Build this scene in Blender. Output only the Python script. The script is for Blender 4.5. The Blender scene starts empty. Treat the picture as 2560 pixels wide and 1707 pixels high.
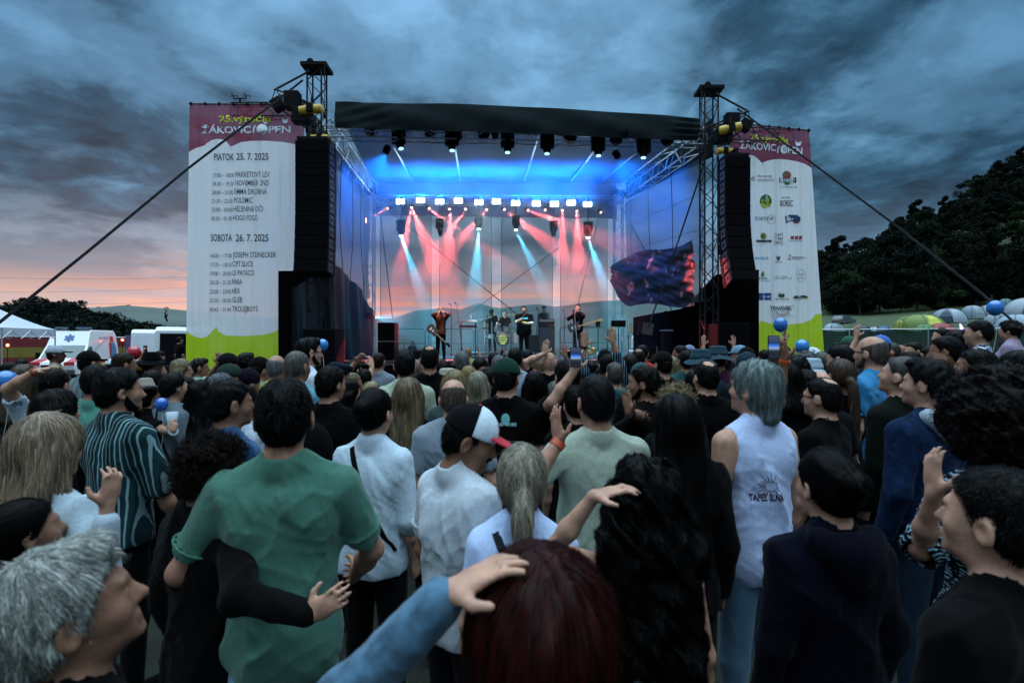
import bpy, bmesh, math, random
import numpy as np
from mathutils import Vector, Matrix, Quaternion
from mathutils.bvhtree import BVHTree
R = math.radians
random.seed(7); rng = np.random.default_rng(11)
scene = bpy.context.scene
COL = scene.collection

# ---------------------------------------------------------------- camera, sky, sun, exposure
FPX, HOR, CAMZ = 1250.0, 860.0, 1.95          # focal length and horizon in 2560-px image units, eye height
cam_d = bpy.data.cameras.new('camera'); cam = bpy.data.objects.new('camera', cam_d); COL.objects.link(cam)
cam.location = (0, 0, CAMZ); cam.rotation_euler = (R(90), 0, 0)
cam_d.sensor_width = 36; cam_d.lens = FPX / 2560 * 36; cam_d.shift_y = (HOR - 853.5) / 2560
cam_d.clip_start = 0.05; cam_d.clip_end = 9000
cam_d.dof.use_dof = True; cam_d.dof.focus_distance = 9.0; cam_d.dof.aperture_fstop = 3.2
scene.camera = cam
scene.view_settings.view_transform = 'Standard'; scene.view_settings.look = 'None'
scene.view_settings.exposure = 0.55; scene.view_settings.gamma = 1.0
scene.render.engine = 'CYCLES'
cy = scene.cycles
cy.use_denoising = True; cy.denoiser = 'OPENIMAGEDENOISE'
cy.max_bounces = 6; cy.diffuse_bounces = 2; cy.glossy_bounces = 2; cy.transmission_bounces = 2
cy.volume_bounces = 0; cy.volume_step_rate = 4; cy.volume_max_steps = 48; cy.transparent_max_bounces = 24
cy.sample_clamp_indirect = 3; cy.sample_clamp_direct = 0
cy.use_adaptive_sampling = True; cy.adaptive_threshold = 0.02
cy.caustics_reflective = False; cy.caustics_refractive = False

def nodes_of(tree):
    N = tree.nodes; L = tree.links
    def n(t, **kw):
        x = N.new(t)
        for k, v in kw.items():
            if k.startswith('i_'):
                x.inputs[int(k[2:])].default_value = v
            else:
                setattr(x, k, v)
        return x
    return N, L, n

def make_world():
    w = bpy.data.worlds.new('World'); scene.world = w; w.use_nodes = True
    t = w.node_tree; N, L, n = nodes_of(t); N.clear()
    out = n('ShaderNodeOutputWorld'); bg = n('ShaderNodeBackground')
    sky = n('ShaderNodeTexSky'); sky.sky_type = 'NISHITA'; sky.sun_disc = False
    sky.sun_elevation = R(1.5); sky.sun_rotation = R(-28); sky.air_density = 1.4; sky.dust_density = 2.0
    co = n('ShaderNodeTexCoord')
    nrm = n('ShaderNodeVectorMath', operation='NORMALIZE'); L.new(co.outputs['Generated'], nrm.inputs[0])
    sp = n('ShaderNodeSeparateXYZ'); L.new(nrm.outputs[0], sp.inputs[0])
    def M(op, a, b=None, c=None, clamp=False):
        m = n('ShaderNodeMath', operation=op); m.use_clamp = clamp
        for i, v in enumerate((a, b, c)):
            if v is None: continue
            if hasattr(v, 'links'): L.new(v, m.inputs[i])
            else: m.inputs[i].default_value = v
        return m.outputs[0]
    X, Y, Z = sp.outputs
    zc = M('MAXIMUM', Z, 0.0)
    # cloud sheet: directions projected on a flat layer so that clouds flatten towards the horizon
    den = M('ADD', zc, 0.16)
    px = M('DIVIDE', X, den); py = M('DIVIDE', Y, den)
    cmb = n('ShaderNodeCombineXYZ'); L.new(px, cmb.inputs[0]); L.new(py, cmb.inputs[1])
    def noise(scale, detail, rough, off, dist=0.0, sx=1, sy=1):
        mp = n('ShaderNodeMapping'); L.new(cmb.outputs[0], mp.inputs[0])
        mp.inputs['Location'].default_value = off; mp.inputs['Scale'].default_value = (sx, sy, 1)
        q = n('ShaderNodeTexNoise'); q.inputs['Scale'].default_value = scale; q.inputs['Detail'].default_value = detail
        q.inputs['Roughness'].default_value = rough; q.inputs['Distortion'].default_value = dist
        L.new(mp.outputs[0], q.inputs['Vector']); return q.outputs['Fac']
    def ramp(f, pts, interp='LINEAR'):
        r = n('ShaderNodeValToRGB'); r.color_ramp.interpolation = interp
        e = r.color_ramp.elements
        e[0].position, e[0].color = pts[0][0], (*pts[0][1], 1)
        e[1].position, e[1].color = pts[-1][0], (*pts[-1][1], 1)
        for p, c in pts[1:-1]:
            k = e.new(p); k.color = (*c, 1)
        L.new(f, r.inputs[0]); return r.outputs[0]
    def mix(f, a, b, mode='MIX'):
        m = n('ShaderNodeMix', data_type='RGBA', blend_type=mode)
        if hasattr(f, 'links'): L.new(f, m.inputs[0])
        else: m.inputs[0].default_value = f
        for i, v in ((6, a), (7, b)):
            if hasattr(v, 'links'): L.new(v, m.inputs[i])
            else: m.inputs[i].default_value = (*v, 1)
        return m.outputs[2]
    # clear sky behind the clouds
    clearL = ramp(zc, [(0.0, (.50, .33, .28)), (.075, (.68, .46, .38)), (.125, (.42, .42, .47)), (.30, (.15, .31, .46)), (.55, (.22, .42, .62)), (1.0, (.55, .90, 1.2))])
    clearR = ramp(zc, [(0.0, (.16, .25, .34)), (.10, (.18, .30, .41)), (.30, (.14, .30, .44)), (.55, (.22, .42, .62)), (1.0, (.55, .90, 1.2))])
    # warm afterglow low in the north-west (screen left and behind the stage)
    az = M('ARCTAN2', X, Y)
    rgt = n('ShaderNodeMapRange', interpolation_type='SMOOTHSTEP'); L.new(az, rgt.inputs[0]); rgt.inputs[1].default_value = .05; rgt.inputs[2].default_value = .50
    clear = mix(rgt.outputs[0], clearL, clearR)
    g = M('SUBTRACT', az, -0.27); g = M('MULTIPLY', g, g); g = M('MULTIPLY', g, -4.0); g = M('EXPONENT', g)
    h = M('SUBTRACT', Z, 0.085); h = M('MULTIPLY', h, h); h = M('MULTIPLY', h, -520.0); h = M('EXPONENT', h)
    warm = M('MULTIPLY', g, h)
    # streaks inside the glow
    st = n('ShaderNodeCombineXYZ'); L.new(M('MULTIPLY', az, 3.0), st.inputs[0]); L.new(M('MULTIPLY', Z, 60.0), st.inputs[1])
    sn = n('ShaderNodeTexNoise'); sn.inputs['Scale'].default_value = 1.1; sn.inputs['Detail'].default_value = 3; sn.inputs['Roughness'].default_value = .5
    L.new(st.outputs[0], sn.inputs['Vector'])
    stf = ramp(sn.outputs['Fac'], [(.40, (0, 0, 0)), (.60, (1, 1, 1))], 'EASE')
    warmc = mix(stf, (.42, .38, .46), (1.05, .40, .26))
    low = mix(warm, clear, warmc)
    # dark cloud masses
    c1 = noise(0.62, 7, .57, (3.1, 1.7, 0), .25)
    c2 = noise(2.3, 5, .55, (0.3, 5.2, 0), .2)
    cl = M('ADD', M('MULTIPLY', c1, .64), M('MULTIPLY', c2, .36))
    ds = M('ABSOLUTE', M('SUBTRACT', az, -0.03)); side = M('MULTIPLY', ds, 0.13)     # heavier cloud to the sides
    cl = M('ADD', cl, side)
    topc = M('MULTIPLY', M('MAXIMUM', M('SUBTRACT', Z, .22), 0.0), -.13); cl = M('ADD', cl, topc)
    cf = ramp(cl, [(.44, (0, 0, 0)), (.515, (.5,) * 3), (.59, (1, 1, 1))], 'EASE')
    # clouds thin out right above the horizon
    lowf = ramp(zc, [(.045, (.0,) * 3), (.13, (.62,) * 3), (.20, (1, 1, 1))], 'EASE')
    cfac = n('ShaderNodeMix', data_type='RGBA', blend_type='MULTIPLY'); cfac.inputs[0].default_value = 1
    L.new(cf, cfac.inputs[6]); L.new(lowf, cfac.inputs[7])
    shade = noise(3.2, 6, .6, (8.0, 2.0, 0), .3)
    dark = ramp(shade, [(.34, (.010, .034, .062)), (.50, (.030, .088, .145)), (.60, (.07, .17, .26)), (.74, (.17, .34, .48))])
    darklow = mix(ramp(zc, [(.08, (1, 1, 1)), (.25, (0, 0, 0))]), dark, (.12, .15, .20))
    skyc = mix(cfac.outputs[2], low, darklow)
    # unseen sky overhead and behind, brightened to light crowd and banners
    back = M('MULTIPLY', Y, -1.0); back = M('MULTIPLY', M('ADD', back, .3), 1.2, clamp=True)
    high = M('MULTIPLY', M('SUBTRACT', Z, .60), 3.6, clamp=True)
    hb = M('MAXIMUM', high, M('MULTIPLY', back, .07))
    sdk = M('MULTIPLY', ramp(ds, [(.35, (0,) * 3), (.95, (.5,) * 3)], 'EASE'), ramp(zc, [(.06, (0,) * 3), (.22, (1,) * 3)]))
    skyc = mix(sdk, skyc, mix(1.0, skyc, (.22, .36, .44), 'MULTIPLY'))
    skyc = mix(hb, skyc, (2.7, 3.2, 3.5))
    # below the horizon: dim ground tone
    skyc = mix(M('LESS_THAN', Z, -0.002), skyc, (.012, .022, .03))
    skyc = mix(1.0, skyc, (.72, .82, .90), 'MULTIPLY')
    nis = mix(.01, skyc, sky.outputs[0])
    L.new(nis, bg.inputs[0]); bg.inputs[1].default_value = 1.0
    L.new(bg.outputs[0], out.inputs[0])
    w.cycles.sampling_method = 'MANUAL'; w.cycles.sample_map_resolution = 512
make_world()

sun_d = bpy.data.lights.new('sun', 'SUN'); sun_d.energy = 0.06; sun_d.angle = R(20); sun_d.color = (1, .62, .42)
sun = bpy.data.objects.new('sun', sun_d); COL.objects.link(sun)
sun.rotation_euler = Vector((-.47, .88, .06)).to_track_quat('Z', 'Y').to_euler()   # low afterglow, front left

# ---------------------------------------------------------------- helpers
def P(u, v, Y):
    return Vector(((u - 1280) / FPX * Y, Y, CAMZ + (HOR - v) / FPX * Y))

MATS = {}
def srgb(h):
    if isinstance(h, str):
        c = [int(h[i:i + 2], 16) / 255 for i in (0, 2, 4)]
        return tuple(x / 12.92 if x <= .04045 else ((x + .055) / 1.055) ** 2.4 for x in c)
    return h
def mat(name, col=(.5, .5, .5), rough=.6, metal=0, emit=None, es=0, bump=0, bscale=40, var=0, vscale=6, alpha=1, trans=0, coat=0, sheen=0, bstretch=(1, 1, 1), spec=None):
    if name in MATS: return MATS[name]
    m = bpy.data.materials.new(name); m.use_nodes = True; MATS[name] = m
    N, L, n = nodes_of(m.node_tree); b = N['Principled BSDF']
    col = srgb(col)
    b.inputs['Base Color'].default_value = (*col, 1); b.inputs['Roughness'].default_value = rough
    b.inputs['Metallic'].default_value = metal; b.inputs['Alpha'].default_value = alpha
    if coat: b.inputs['Coat Weight'].default_value = coat
    if sheen: b.inputs['Sheen Weight'].default_value = sheen
    if spec is not None: b.inputs['Specular IOR Level'].default_value = spec
    if emit: b.inputs['Emission Color'].default_value = (*srgb(emit), 1); b.inputs['Emission Strength'].default_value = es
    tc = None
    if bump or var:
        tc = n('ShaderNodeTexCoord')
    if bump:
        mp = n('ShaderNodeMapping'); L.new(tc.outputs['Object'], mp.inputs[0]); mp.inputs['Scale'].default_value = bstretch
        q = n('ShaderNodeTexNoise'); q.inputs['Scale'].default_value = bscale; q.inputs['Detail'].default_value = 4
        L.new(mp.outputs[0], q.inputs['Vector'])
        bp = n('ShaderNodeBump'); bp.inputs['Strength'].default_value = min(1, bump); bp.inputs['Distance'].default_value = .02 * max(1, bump)
        L.new(q.outputs['Fac'], bp.inputs['Height']); L.new(bp.outputs[0], b.inputs['Normal'])
    if var:
        q = n('ShaderNodeTexNoise'); q.inputs['Scale'].default_value = vscale; q.inputs['Detail'].default_value = 5
        L.new(tc.outputs['Object'], q.inputs['Vector'])
        r = n('ShaderNodeValToRGB'); L.new(q.outputs['Fac'], r.inputs[0])
        r.color_ramp.elements[0].position = .3; r.color_ramp.elements[1].position = .7
        r.color_ramp.elements[0].color = (*[c * (1 - var) for c in col], 1); r.color_ramp.elements[1].color = (*[min(1, c * (1 + var)) for c in col], 1)
        L.new(r.outputs[0], b.inputs['Base Color'])
    if trans:                                   # thin cloth: part of the light goes through, part of the view too
        o = N['Material Output']; tl = n('ShaderNodeBsdfTranslucent'); tl.inputs[0].default_value = (*col, 1)
        if var: L.new(r.outputs[0], tl.inputs[0])
        ms = n('ShaderNodeMixShader'); ms.inputs[0].default_value = trans
        L.new(b.outputs[0], ms.inputs[1]); L.new(tl.outputs[0], ms.inputs[2]); L.new(ms.outputs[0], o.inputs[0])
    return m
def see_through(m, f):
    N, L, n = nodes_of(m.node_tree); o = N['Material Output']; src = o.inputs[0].links[0].from_socket
    tr = n('ShaderNodeBsdfTransparent'); ms = n('ShaderNodeMixShader'); ms.inputs[0].default_value = f
    L.new(src, ms.inputs[1]); L.new(tr.outputs[0], ms.inputs[2]); L.new(ms.outputs[0], o.inputs[0]); return m

def tag(o, label=None, cat=None, group=None, kind=None):
    if label: o['label'] = label
    if cat: o['category'] = cat
    if group: o['group'] = group
    if kind: o['kind'] = kind
    return o
def empty(name, loc=(0, 0, 0), rz=0, label=None, cat=None, group=None):
    o = bpy.data.objects.new(name, None); COL.objects.link(o); o.location = loc; o.rotation_euler = (0, 0, rz)
    o.empty_display_size = .2
    return tag(o, label, cat, group)
def set_parent(o, p, keep=True):
    o.parent = p
    if keep: o.matrix_parent_inverse = world_of(p).inverted()
def world_of(o):
    m = Matrix.LocRotScale(o.location, o.rotation_euler, o.scale)
    if o.parent: return world_of(o.parent) @ o.matrix_parent_inverse @ m
    return m
def mesh_obj(name, verts, faces, m, parent=None, smooth=False, local=False, mats=None, mi=None):
    me = bpy.data.meshes.new(name); me.from_pydata([tuple(v) for v in verts], [], [tuple(f) for f in faces]) if not isinstance(verts, np.ndarray) else fast_mesh(me, verts, faces)
    for x in (mats or [m]): me.materials.append(x)
    if mi is not None: me.polygons.foreach_set('material_index', np.asarray(mi, dtype=np.int32))
    if smooth: me.polygons.foreach_set('use_smooth', np.ones(len(me.polygons), dtype=bool))
    me.update()
    o = bpy.data.objects.new(name, me); COL.objects.link(o)
    if parent: set_parent(o, parent, keep=not local)
    return o
def fast_mesh(me, v, f):
    f = np.asarray(f, dtype=np.int32); k = f.shape[1]
    me.vertices.add(len(v)); me.vertices.foreach_set('co', np.ascontiguousarray(v, dtype=np.float32).ravel())
    me.loops.add(f.size); me.loops.foreach_set('vertex_index', f.ravel())
    me.polygons.add(len(f)); me.polygons.foreach_set('loop_start', np.arange(0, f.size, k, dtype=np.int32))
    me.update(calc_edges=True)

class MB:
    def __init__(s): s.v = []; s.f = []; s.m = []; s.cur = 0
    def add(s, vs, fs):
        b = len(s.v); s.v += [Vector(v) for v in vs]; s.f += [tuple(b + i for i in f) for f in fs]; s.m += [s.cur] * len(fs); return s
    def box(s, c, d, rot=None, taper=1.0):
        c = Vector(c); x, y, z = [q / 2 for q in d]
        vs = []
        for sz, t in ((-1, 1), (1, taper)):
            for sx, sy in ((-1, -1), (1, -1), (1, 1), (-1, 1)):
                q = Vector((sx * x * t, sy * y * t, sz * z))
                if rot is not None: q = rot @ q
                vs.append(c + q)
        return s.add(vs, [(0, 3, 2, 1), (4, 5, 6, 7), (0, 1, 5, 4), (1, 2, 6, 5), (2, 3, 7, 6), (3, 0, 4, 7)])
    def tube(s, a, b, r, r2=None, n=6, caps=True):
        a = Vector(a); b = Vector(b); d = b - a
        if d.length < 1e-6: return s
        q = d.to_track_quat('Z', 'Y'); r2 = r if r2 is None else r2
        vs = []
        for p, rr in ((a, r), (b, r2)):
            for i in range(n):
                t = 2 * math.pi * i / n; vs.append(p + q @ Vector((math.cos(t) * rr, math.sin(t) * rr, 0)))
        fs = [(i, (i + 1) % n, n + (i + 1) % n, n + i) for i in range(n)]
        if caps: fs += [tuple(reversed(range(n))), tuple(range(n, 2 * n))]
        return s.add(vs, fs)
    def path(s, pts, r, n=6):
        for a, b in zip(pts, pts[1:]): s.tube(a, b, r, n=n)
        return s
    def lathe(s, c, prof, n=20, axis=None):
        c = Vector(c); q = axis.to_track_quat('Z', 'Y') if axis is not None else Quaternion()
        vs = []; fs = []
        for (r, z) in prof:
            for i in range(n):
                t = 2 * math.pi * i / n; vs.append(c + q @ Vector((r * math.cos(t), r * math.sin(t), z)))
        for k in range(len(prof) - 1):
            for i in range(n):
                j = (i + 1) % n; fs.append((k * n + i, k * n + j, (k + 1) * n + j, (k + 1) * n + i))
        fs += [tuple(reversed(range(n))), tuple(range((len(prof) - 1) * n, len(prof) * n))]
        return s.add(vs, fs)
    def truss(s, a, b, w=.29, h=None, r=.024, rd=.013, bay=.5, tri=False):
        a = Vector(a); b = Vector(b); d = b - a; L = d.length; z = d.normalized(); h = h or w
        up = Vector((0, 0, 1)) if abs(z.z) < .9 else Vector((0, 1, 0))
        x = z.cross(up).normalized(); y = x.cross(z).normalized()
        cs = [x * w / 2 + y * h / 2, -x * w / 2 + y * h / 2, -x * w / 2 - y * h / 2, x * w / 2 - y * h / 2]
        if tri: cs = [x * w / 2 - y * h / 2, -x * w / 2 - y * h / 2, y * h / 2]
        for c in cs: s.tube(a + c, b + c, r)
        k = max(1, round(L / bay)); nc = len(cs)
        for i in range(k):
            p, q = a + d * (i / k), a + d * ((i + 1) / k)
            for j in range(nc):
                c0, c1 = cs[j], cs[(j + 1) % nc]
                if (i + j) % 2: c0, c1 = c1, c0
                s.tube(p + c0, q + c1, rd, n=5, caps=False)
                if i == 0: s.tube(p + c0, p + c1, rd, n=5)
            if i == k - 1:
                for j in range(nc): s.tube(q + cs[j], q + cs[(j + 1) % nc], rd, n=5)
        return s
    def sheet(s, fn, nu, nv):
        vs = [fn(i / nu, j / nv) for j in range(nv + 1) for i in range(nu + 1)]
        fs = [(j * (nu + 1) + i, j * (nu + 1) + i + 1, (j + 1) * (nu + 1) + i + 1, (j + 1) * (nu + 1) + i) for j in range(nv) for i in range(nu)]
        return s.add(vs, fs)
    def prism(s, pts, a, b):                    # 2-D outline placed by functions a (front) and b (back)
        n = len(pts); vs = [a(*p) for p in pts] + [b(*p) for p in pts]
        fs = [tuple(range(n)), tuple(reversed(range(n, 2 * n)))] + [(i, n + i, n + (i + 1) % n, (i + 1) % n) for i in range(n)]
        return s.add(vs, fs)
    def build(s, name, m, parent=None, smooth=False, local=False, mats=None, fix=True, bevel=0):
        o = mesh_obj(name, s.v, s.f, m, parent, smooth, local, mats, s.m if mats else None)
        if fix:
            bm = bmesh.new(); bm.from_mesh(o.data)
            if bevel: bmesh.ops.bevel(bm, geom=bm.edges[:], offset=bevel, segments=2, affect='EDGES', profile=.6)
            bmesh.ops.recalc_face_normals(bm, faces=bm.faces[:]); bm.to_mesh(o.data); bm.free()
        return o
def struct(o): return tag(o, kind='structure')
def single(o, label, cat, group=None): return tag(o, label, cat, group)
def copy_tree(o, parent=None):
    c = o.copy(); COL.objects.link(c)
    if parent: c.parent = parent
    for ch in o.children: copy_tree(ch, c)
    return c
def strap(name, pts, w, th, m, label, cat, group=None):
    mb = MB()
    pts = [Vector(p) for p in pts]; up = Vector((0, 0, 1))
    for a, b in zip(pts, pts[1:]):
        d = (b - a).normalized(); y = (up - d * up.dot(d)).normalized(); x = d.cross(y)
        vs = [p + x * sx * th / 2 + y * sy * w / 2 for p in (a, b) for sx, sy in ((-1, -1), (1, -1), (1, 1), (-1, 1))]
        mb.add(vs, [(0, 1, 5, 4), (1, 2, 6, 5), (2, 3, 7, 6), (3, 0, 4, 7), (0, 3, 2, 1), (4, 5, 6, 7)])
    return single(mb.build(name, m), label, cat, group)
def text_mesh(body, size, sx=1.0, bold=0.0, align='LEFT', shear=0.0):
    cu = bpy.data.curves.new('t', 'FONT'); cu.body = body; cu.size = size; cu.offset = bold; cu.align_x = align; cu.shear = shear
    cu.resolution_u = 3
    o = bpy.data.objects.new('t', cu); COL.objects.link(o)
    dg = bpy.context.evaluated_depsgraph_get(); dg.update()
    me = bpy.data.meshes.new_from_object(o.evaluated_get(dg))
    vs = [(v.co.x * sx, v.co.y) for v in me.vertices]; fs = [tuple(p.vertices) for p in me.polygons]
    bpy.data.objects.remove(o); bpy.data.curves.remove(cu); bpy.data.meshes.remove(me)
    return vs, fs
def fnoise(p, seed=0, oct=3, f=1.0):
    """cheap smooth noise of an (n,3) array: sums of warped sines"""
    g = np.random.default_rng(seed); out = np.zeros(len(p), dtype=np.float32); a = 1.0
    for o in range(oct):
        for k in range(3):
            d = g.normal(size=3); d /= np.linalg.norm(d); e = g.normal(size=3); e /= np.linalg.norm(e)
            out += a * np.sin(p @ (d * f) + 1.7 * np.sin(p @ (e * f * .8) + g.uniform(0, 6)) + g.uniform(0, 6)).astype(np.float32) / 3
        a *= .5; f *= 2.03
    return out
def lerp(a, b, t): return a + (b - a) * t
# ---------------------------------------------------------------- shared materials
M_BLACK = mat('black_paint', (.004, .0045, .006), .6, spec=.08)
M_MATT = mat('matt_black_cloth', (.0012, .0014, .002), .95, bump=.6, bscale=9, spec=.04)
M_STEEL = mat('dark_steel', (.008, .009, .011), .6, metal=.15, spec=.3)
M_ALU = mat('truss_aluminium', (.42, .44, .46), .38, metal=.85)
M_CHROME = mat('chrome', (.8, .8, .82), .12, metal=1)
M_WHITE = mat('white_paint', (.78, .80, .80), .35, coat=.3)
M_DARKG = mat('dark_grey', (.05, .052, .055), .6)
M_GLASS = mat('dark_glass', (.03, .045, .05), .06, coat=.6)
M_YEL = mat('hoist_yellow', (.55, .36, .04), .45)
M_RUB = mat('rubber', (.015, .015, .016), .8)
M_SKINW = None

# ---------------------------------------------------------------- ground
def ground():
    m = mat('trampled_grass', (.012, .018, .009), .95, bump=1, bscale=60, var=.5, vscale=3)
    mb = MB(); mb.sheet(lambda a, b: Vector((-1500 + 3000 * a, -60 + 2060 * b, 0)), 8, 8)
    struct(mb.build('ground', m, fix=False))
ground()

# ---------------------------------------------------------------- stage
LF, RF = Vector((-5.85, 15.0, 0)), Vector((6.30, 16.0, 0))        # front towers
LR, RR = Vector((-6.15, 21.6, 0)), Vector((4.72, 22.2, 0))         # rear towers
DZ, RZ = 1.42, 9.15
def deck():
    m = mat('stage_plywood', (.030, .032, .036), .45, bump=.2, bscale=6, var=.3)
    e = empty('stage_deck', (0, 18, 0), label='black stage floor with scaffold front below the band', cat='stage')
    a, b, c, d = Vector((-5.5, 15.5, DZ)), Vector((6.2, 16.3, DZ)), Vector((5.2, 22.9, DZ)), Vector((-6.0, 22.3, DZ))
    mb = MB(); lo = Vector((0, 0, -.12))
    mb.add([a + lo, b + lo, c + lo, d + lo, a, b, c, d], [(4, 5, 6, 7), (3, 2, 1, 0), (0, 1, 5, 4), (1, 2, 6, 5), (2, 3, 7, 6), (3, 0, 4, 7)])
    mb.build('floor', m, e)
    mb = MB()
    for t in np.linspace(0, 1, 8):
        for A, B in ((a, b), (d, c)):
            p = lerp(A, B, t); mb = MB(); mb.tube((p.x, p.y + .1, 0), (p.x, p.y + .1, DZ - .12), .03); mb.build('scaffold_leg', M_STEEL, e)
    mb = MB(); s = MB()
    mb.sheet(lambda u, v: lerp(a, b, u) + Vector((0, -.03 + .03 * math.sin(u * 90), -.13 - v * (DZ - .16))), 120, 2)
    mb.build('front_skirt', M_MATT, e, smooth=True)
deck()
riser = empty('drum_riser', (-.4, 19.6, DZ), label='low black riser platform under the drum kit', cat='platform')
mb = MB(); mb.box((-.1, 20.3, DZ + .16), (3.6, 1.9, .06)); mb.build('platform_top', M_DARKG, riser)
for x in (-1.8, -.6, .6, 1.6):
    for y in (19.45, 21.1): mb = MB(); mb.box((x, y, DZ + .065), (.08, .08, .13)); mb.build('leg', M_ALU, riser)

def tower(base, top, label, w=.42, mm=None):
    e = empty('stage_tower', base, label=label, cat='truss tower', group='lattice towers holding the stage roof')
    mb = MB(); mb.truss(base + Vector((0, 0, .25)), Vector((base.x, base.y, top)), w=w, r=.028, rd=.014, bay=.42); mb.build('mast', mm or M_STEEL, e)
    mb = MB(); mb.box(base + Vector((0, 0, .12)), (1.1, 1.1, .24)); mb.build('base_plate', M_STEEL, e)
    mb = MB(); mb.box(Vector((base.x, base.y, top + .05)), (w + .34, w + .2, .10)); mb.box(Vector((base.x, base.y, top + .16)), (w + .2, .12, .12))
    mb.lathe(Vector((base.x - .12, base.y - .2, top + .14)), [(.10, -.03), (.10, .03)], 12, Vector((0, 1, 0)))
    mb.build('pulley_head', M_BLACK, e)
    return e
TL = tower(LF, CAMZ + (860 - 176) / FPX * 15, 'tall dark truss tower above the left speaker array')
TR = tower(RF, CAMZ + (860 - 232) / FPX * 16, 'tall dark truss tower above the right speaker array')
tower(LR, 8.45, 'rear truss tower left of the mesh backdrop', .36, M_ALU)
tower(RR, 8.55, 'rear truss tower right of the mesh backdrop, seen full height', .36, M_ALU)

roof = empty('stage_roof', (0, 18, RZ), label='black canvas stage roof with blue lit ceiling and roof trusses', cat='stage roof')
M_CANVAS = mat('roof_canvas', (.009, .016, .019), .9, spec=.15, bump=.5, bscale=5, bstretch=(1.6, .5, .6))
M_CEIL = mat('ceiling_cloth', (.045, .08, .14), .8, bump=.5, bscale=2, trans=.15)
def Pt(u, v, A, B):
    """point on the vertical plane through A and B seen at u, v"""
    dx = (u - 1280) / FPX; n = Vector((-(B - A).y, (B - A).x)); t = (n.x * A.x + n.y * A.y) / (n.x * dx + n.y)
    return P(u, v, t)
FA, FB = LF + Vector((.2, -.45, 0)), RF + Vector((0, -.45, 0))
top = [(838, 254), (950, 258), (1100, 259), (1250, 264), (1400, 272), (1550, 281), (1650, 288), (1752, 296)]
bot = [(838, 320), (950, 324), (1100, 328), (1250, 332), (1400, 338), (1550, 345), (1650, 349), (1745, 352)]
def curve(pts, t):
    x = [p[0] for p in pts]; u = x[0] + (x[-1] - x[0]) * t
    return u, float(np.interp(u, x, [p[1] for p in pts]))
mb = MB()
def fas(a, b):
    u, v = curve(top, a); u2, v2 = curve(bot, a); w = .5 - .5 * math.cos(math.pi * b)
    p = Pt(lerp(u, u2, b), lerp(v, v2, b), FA, FB)
    k = .05 * math.sin(b * math.pi) + .012 * math.sin(a * 60 + 4 * b) * b + .018 * math.sin(a * 23 - 6 * b) + .02 * max(0, 1 - abs(a - .08) * 9) * math.sin(b * 16 + a * 60) + .05 * max(0, 1 - abs(a - .97) * 18) * math.sin(b * 25)
    return p + Vector((0, -k, 0.0))
mb.sheet(fas, 160, 14)
def fas_back(a, b): return fas(a, b) + Vector((0, .12, 0))
mb.build('front_fascia', M_CANVAS, roof, smooth=True, fix=False)
mb = MB()
c0, c1 = Pt(838, 257, FA, FB) + Vector((0, .05, 0)), Pt(1752, 298, FA, FB) + Vector((0, .05, 0))
r0, r1 = Vector((LR.x - .1, 22.4, 9.2)), Vector((RR.x + .5, 23.0, 9.35))
mb.sheet(lambda a, b: lerp(lerp(c0, c1, a), lerp(r0, r1, a), b) + Vector((0, 0, -.05 * math.sin(a * 5 * math.pi) ** 2 - .02)), 40, 10)
mb.build('ceiling', M_CEIL, roof, smooth=True, fix=False)
mb = MB()                                        # upper rear wall (blue lit), down to the light bar
v0, v1 = Vector((LR.x - .1, 22.42, 0)), Vector((RR.x + .1, 23.02, 0))
mb.sheet(lambda a, b: lerp(v0, v1, a) + Vector((0, .04 * math.sin(a * 40), lerp(9.3, 7.72, b))), 60, 3)
mb.build('rear_valance', M_CEIL, roof, smooth=True, fix=False)
# side wings of the roof cloth
for (A, B, zt0, zt1, zb0, zb1) in ((LF, LR, 9.2, 9.2, 8.3, 8.35),):
    mb = MB(); mb.sheet(lambda a, b: Vector((lerp(A.x, B.x, a) - .35, lerp(A.y, B.y, a), lerp(lerp(zt0, zt1, a), lerp(zb0, zb1, a), b))), 20, 3)
    mb.build('side_valance', M_CANVAS, roof, smooth=True, fix=False)
mb = MB(); mb.sheet(lambda a, b: Vector((lerp(RF.x, RR.x + .2, a) + .15, lerp(RF.y, RR.y, a), lerp(lerp(9.2, 9.3, a), lerp(7.95, 8.35, a), b))), 20, 3)
mb.build('side_valance', M_CANVAS, roof, smooth=True, fix=False)
def rt(name, a, b, **k):
    mb = MB(); mb.truss(a, b, **k); return mb.build(name, M_ALU, roof)
FZ = 8.62
rt('front_truss', Vector((LF.x, 15.35, FZ - .2)), Vector((RF.x, 16.35, FZ - .05)), w=.35, h=.32, r=.02)
rt('side_truss', Vector((LF.x + .1, LF.y + .3, 8.5)), Vector((LR.x + .2, LR.y - .2, 8.35)), w=.42, h=.7, r=.03)
rt('side_truss', Vector((RF.x - .1, RF.y + .3, 8.7)), Vector((RR.x + .1, RR.y - .2, 8.5)), w=.42, h=.7, r=.03)
rt('rear_truss', Vector((LR.x, LR.y, 8.15)), Vector((RR.x, RR.y, 8.3)), w=.35, h=.35, r=.022)
for x0, x1 in ((-4.2, -4.35), (-1.95, -2.25), (1.0, .55), (3.35, 2.6), (5.2, 4.0)):
    mb = MB(); mb.tube((x0, 15.8, 9.02), (x1, 21.9, 9.12), .045); mb.build('rafter_tube', M_ALU, roof)

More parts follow.
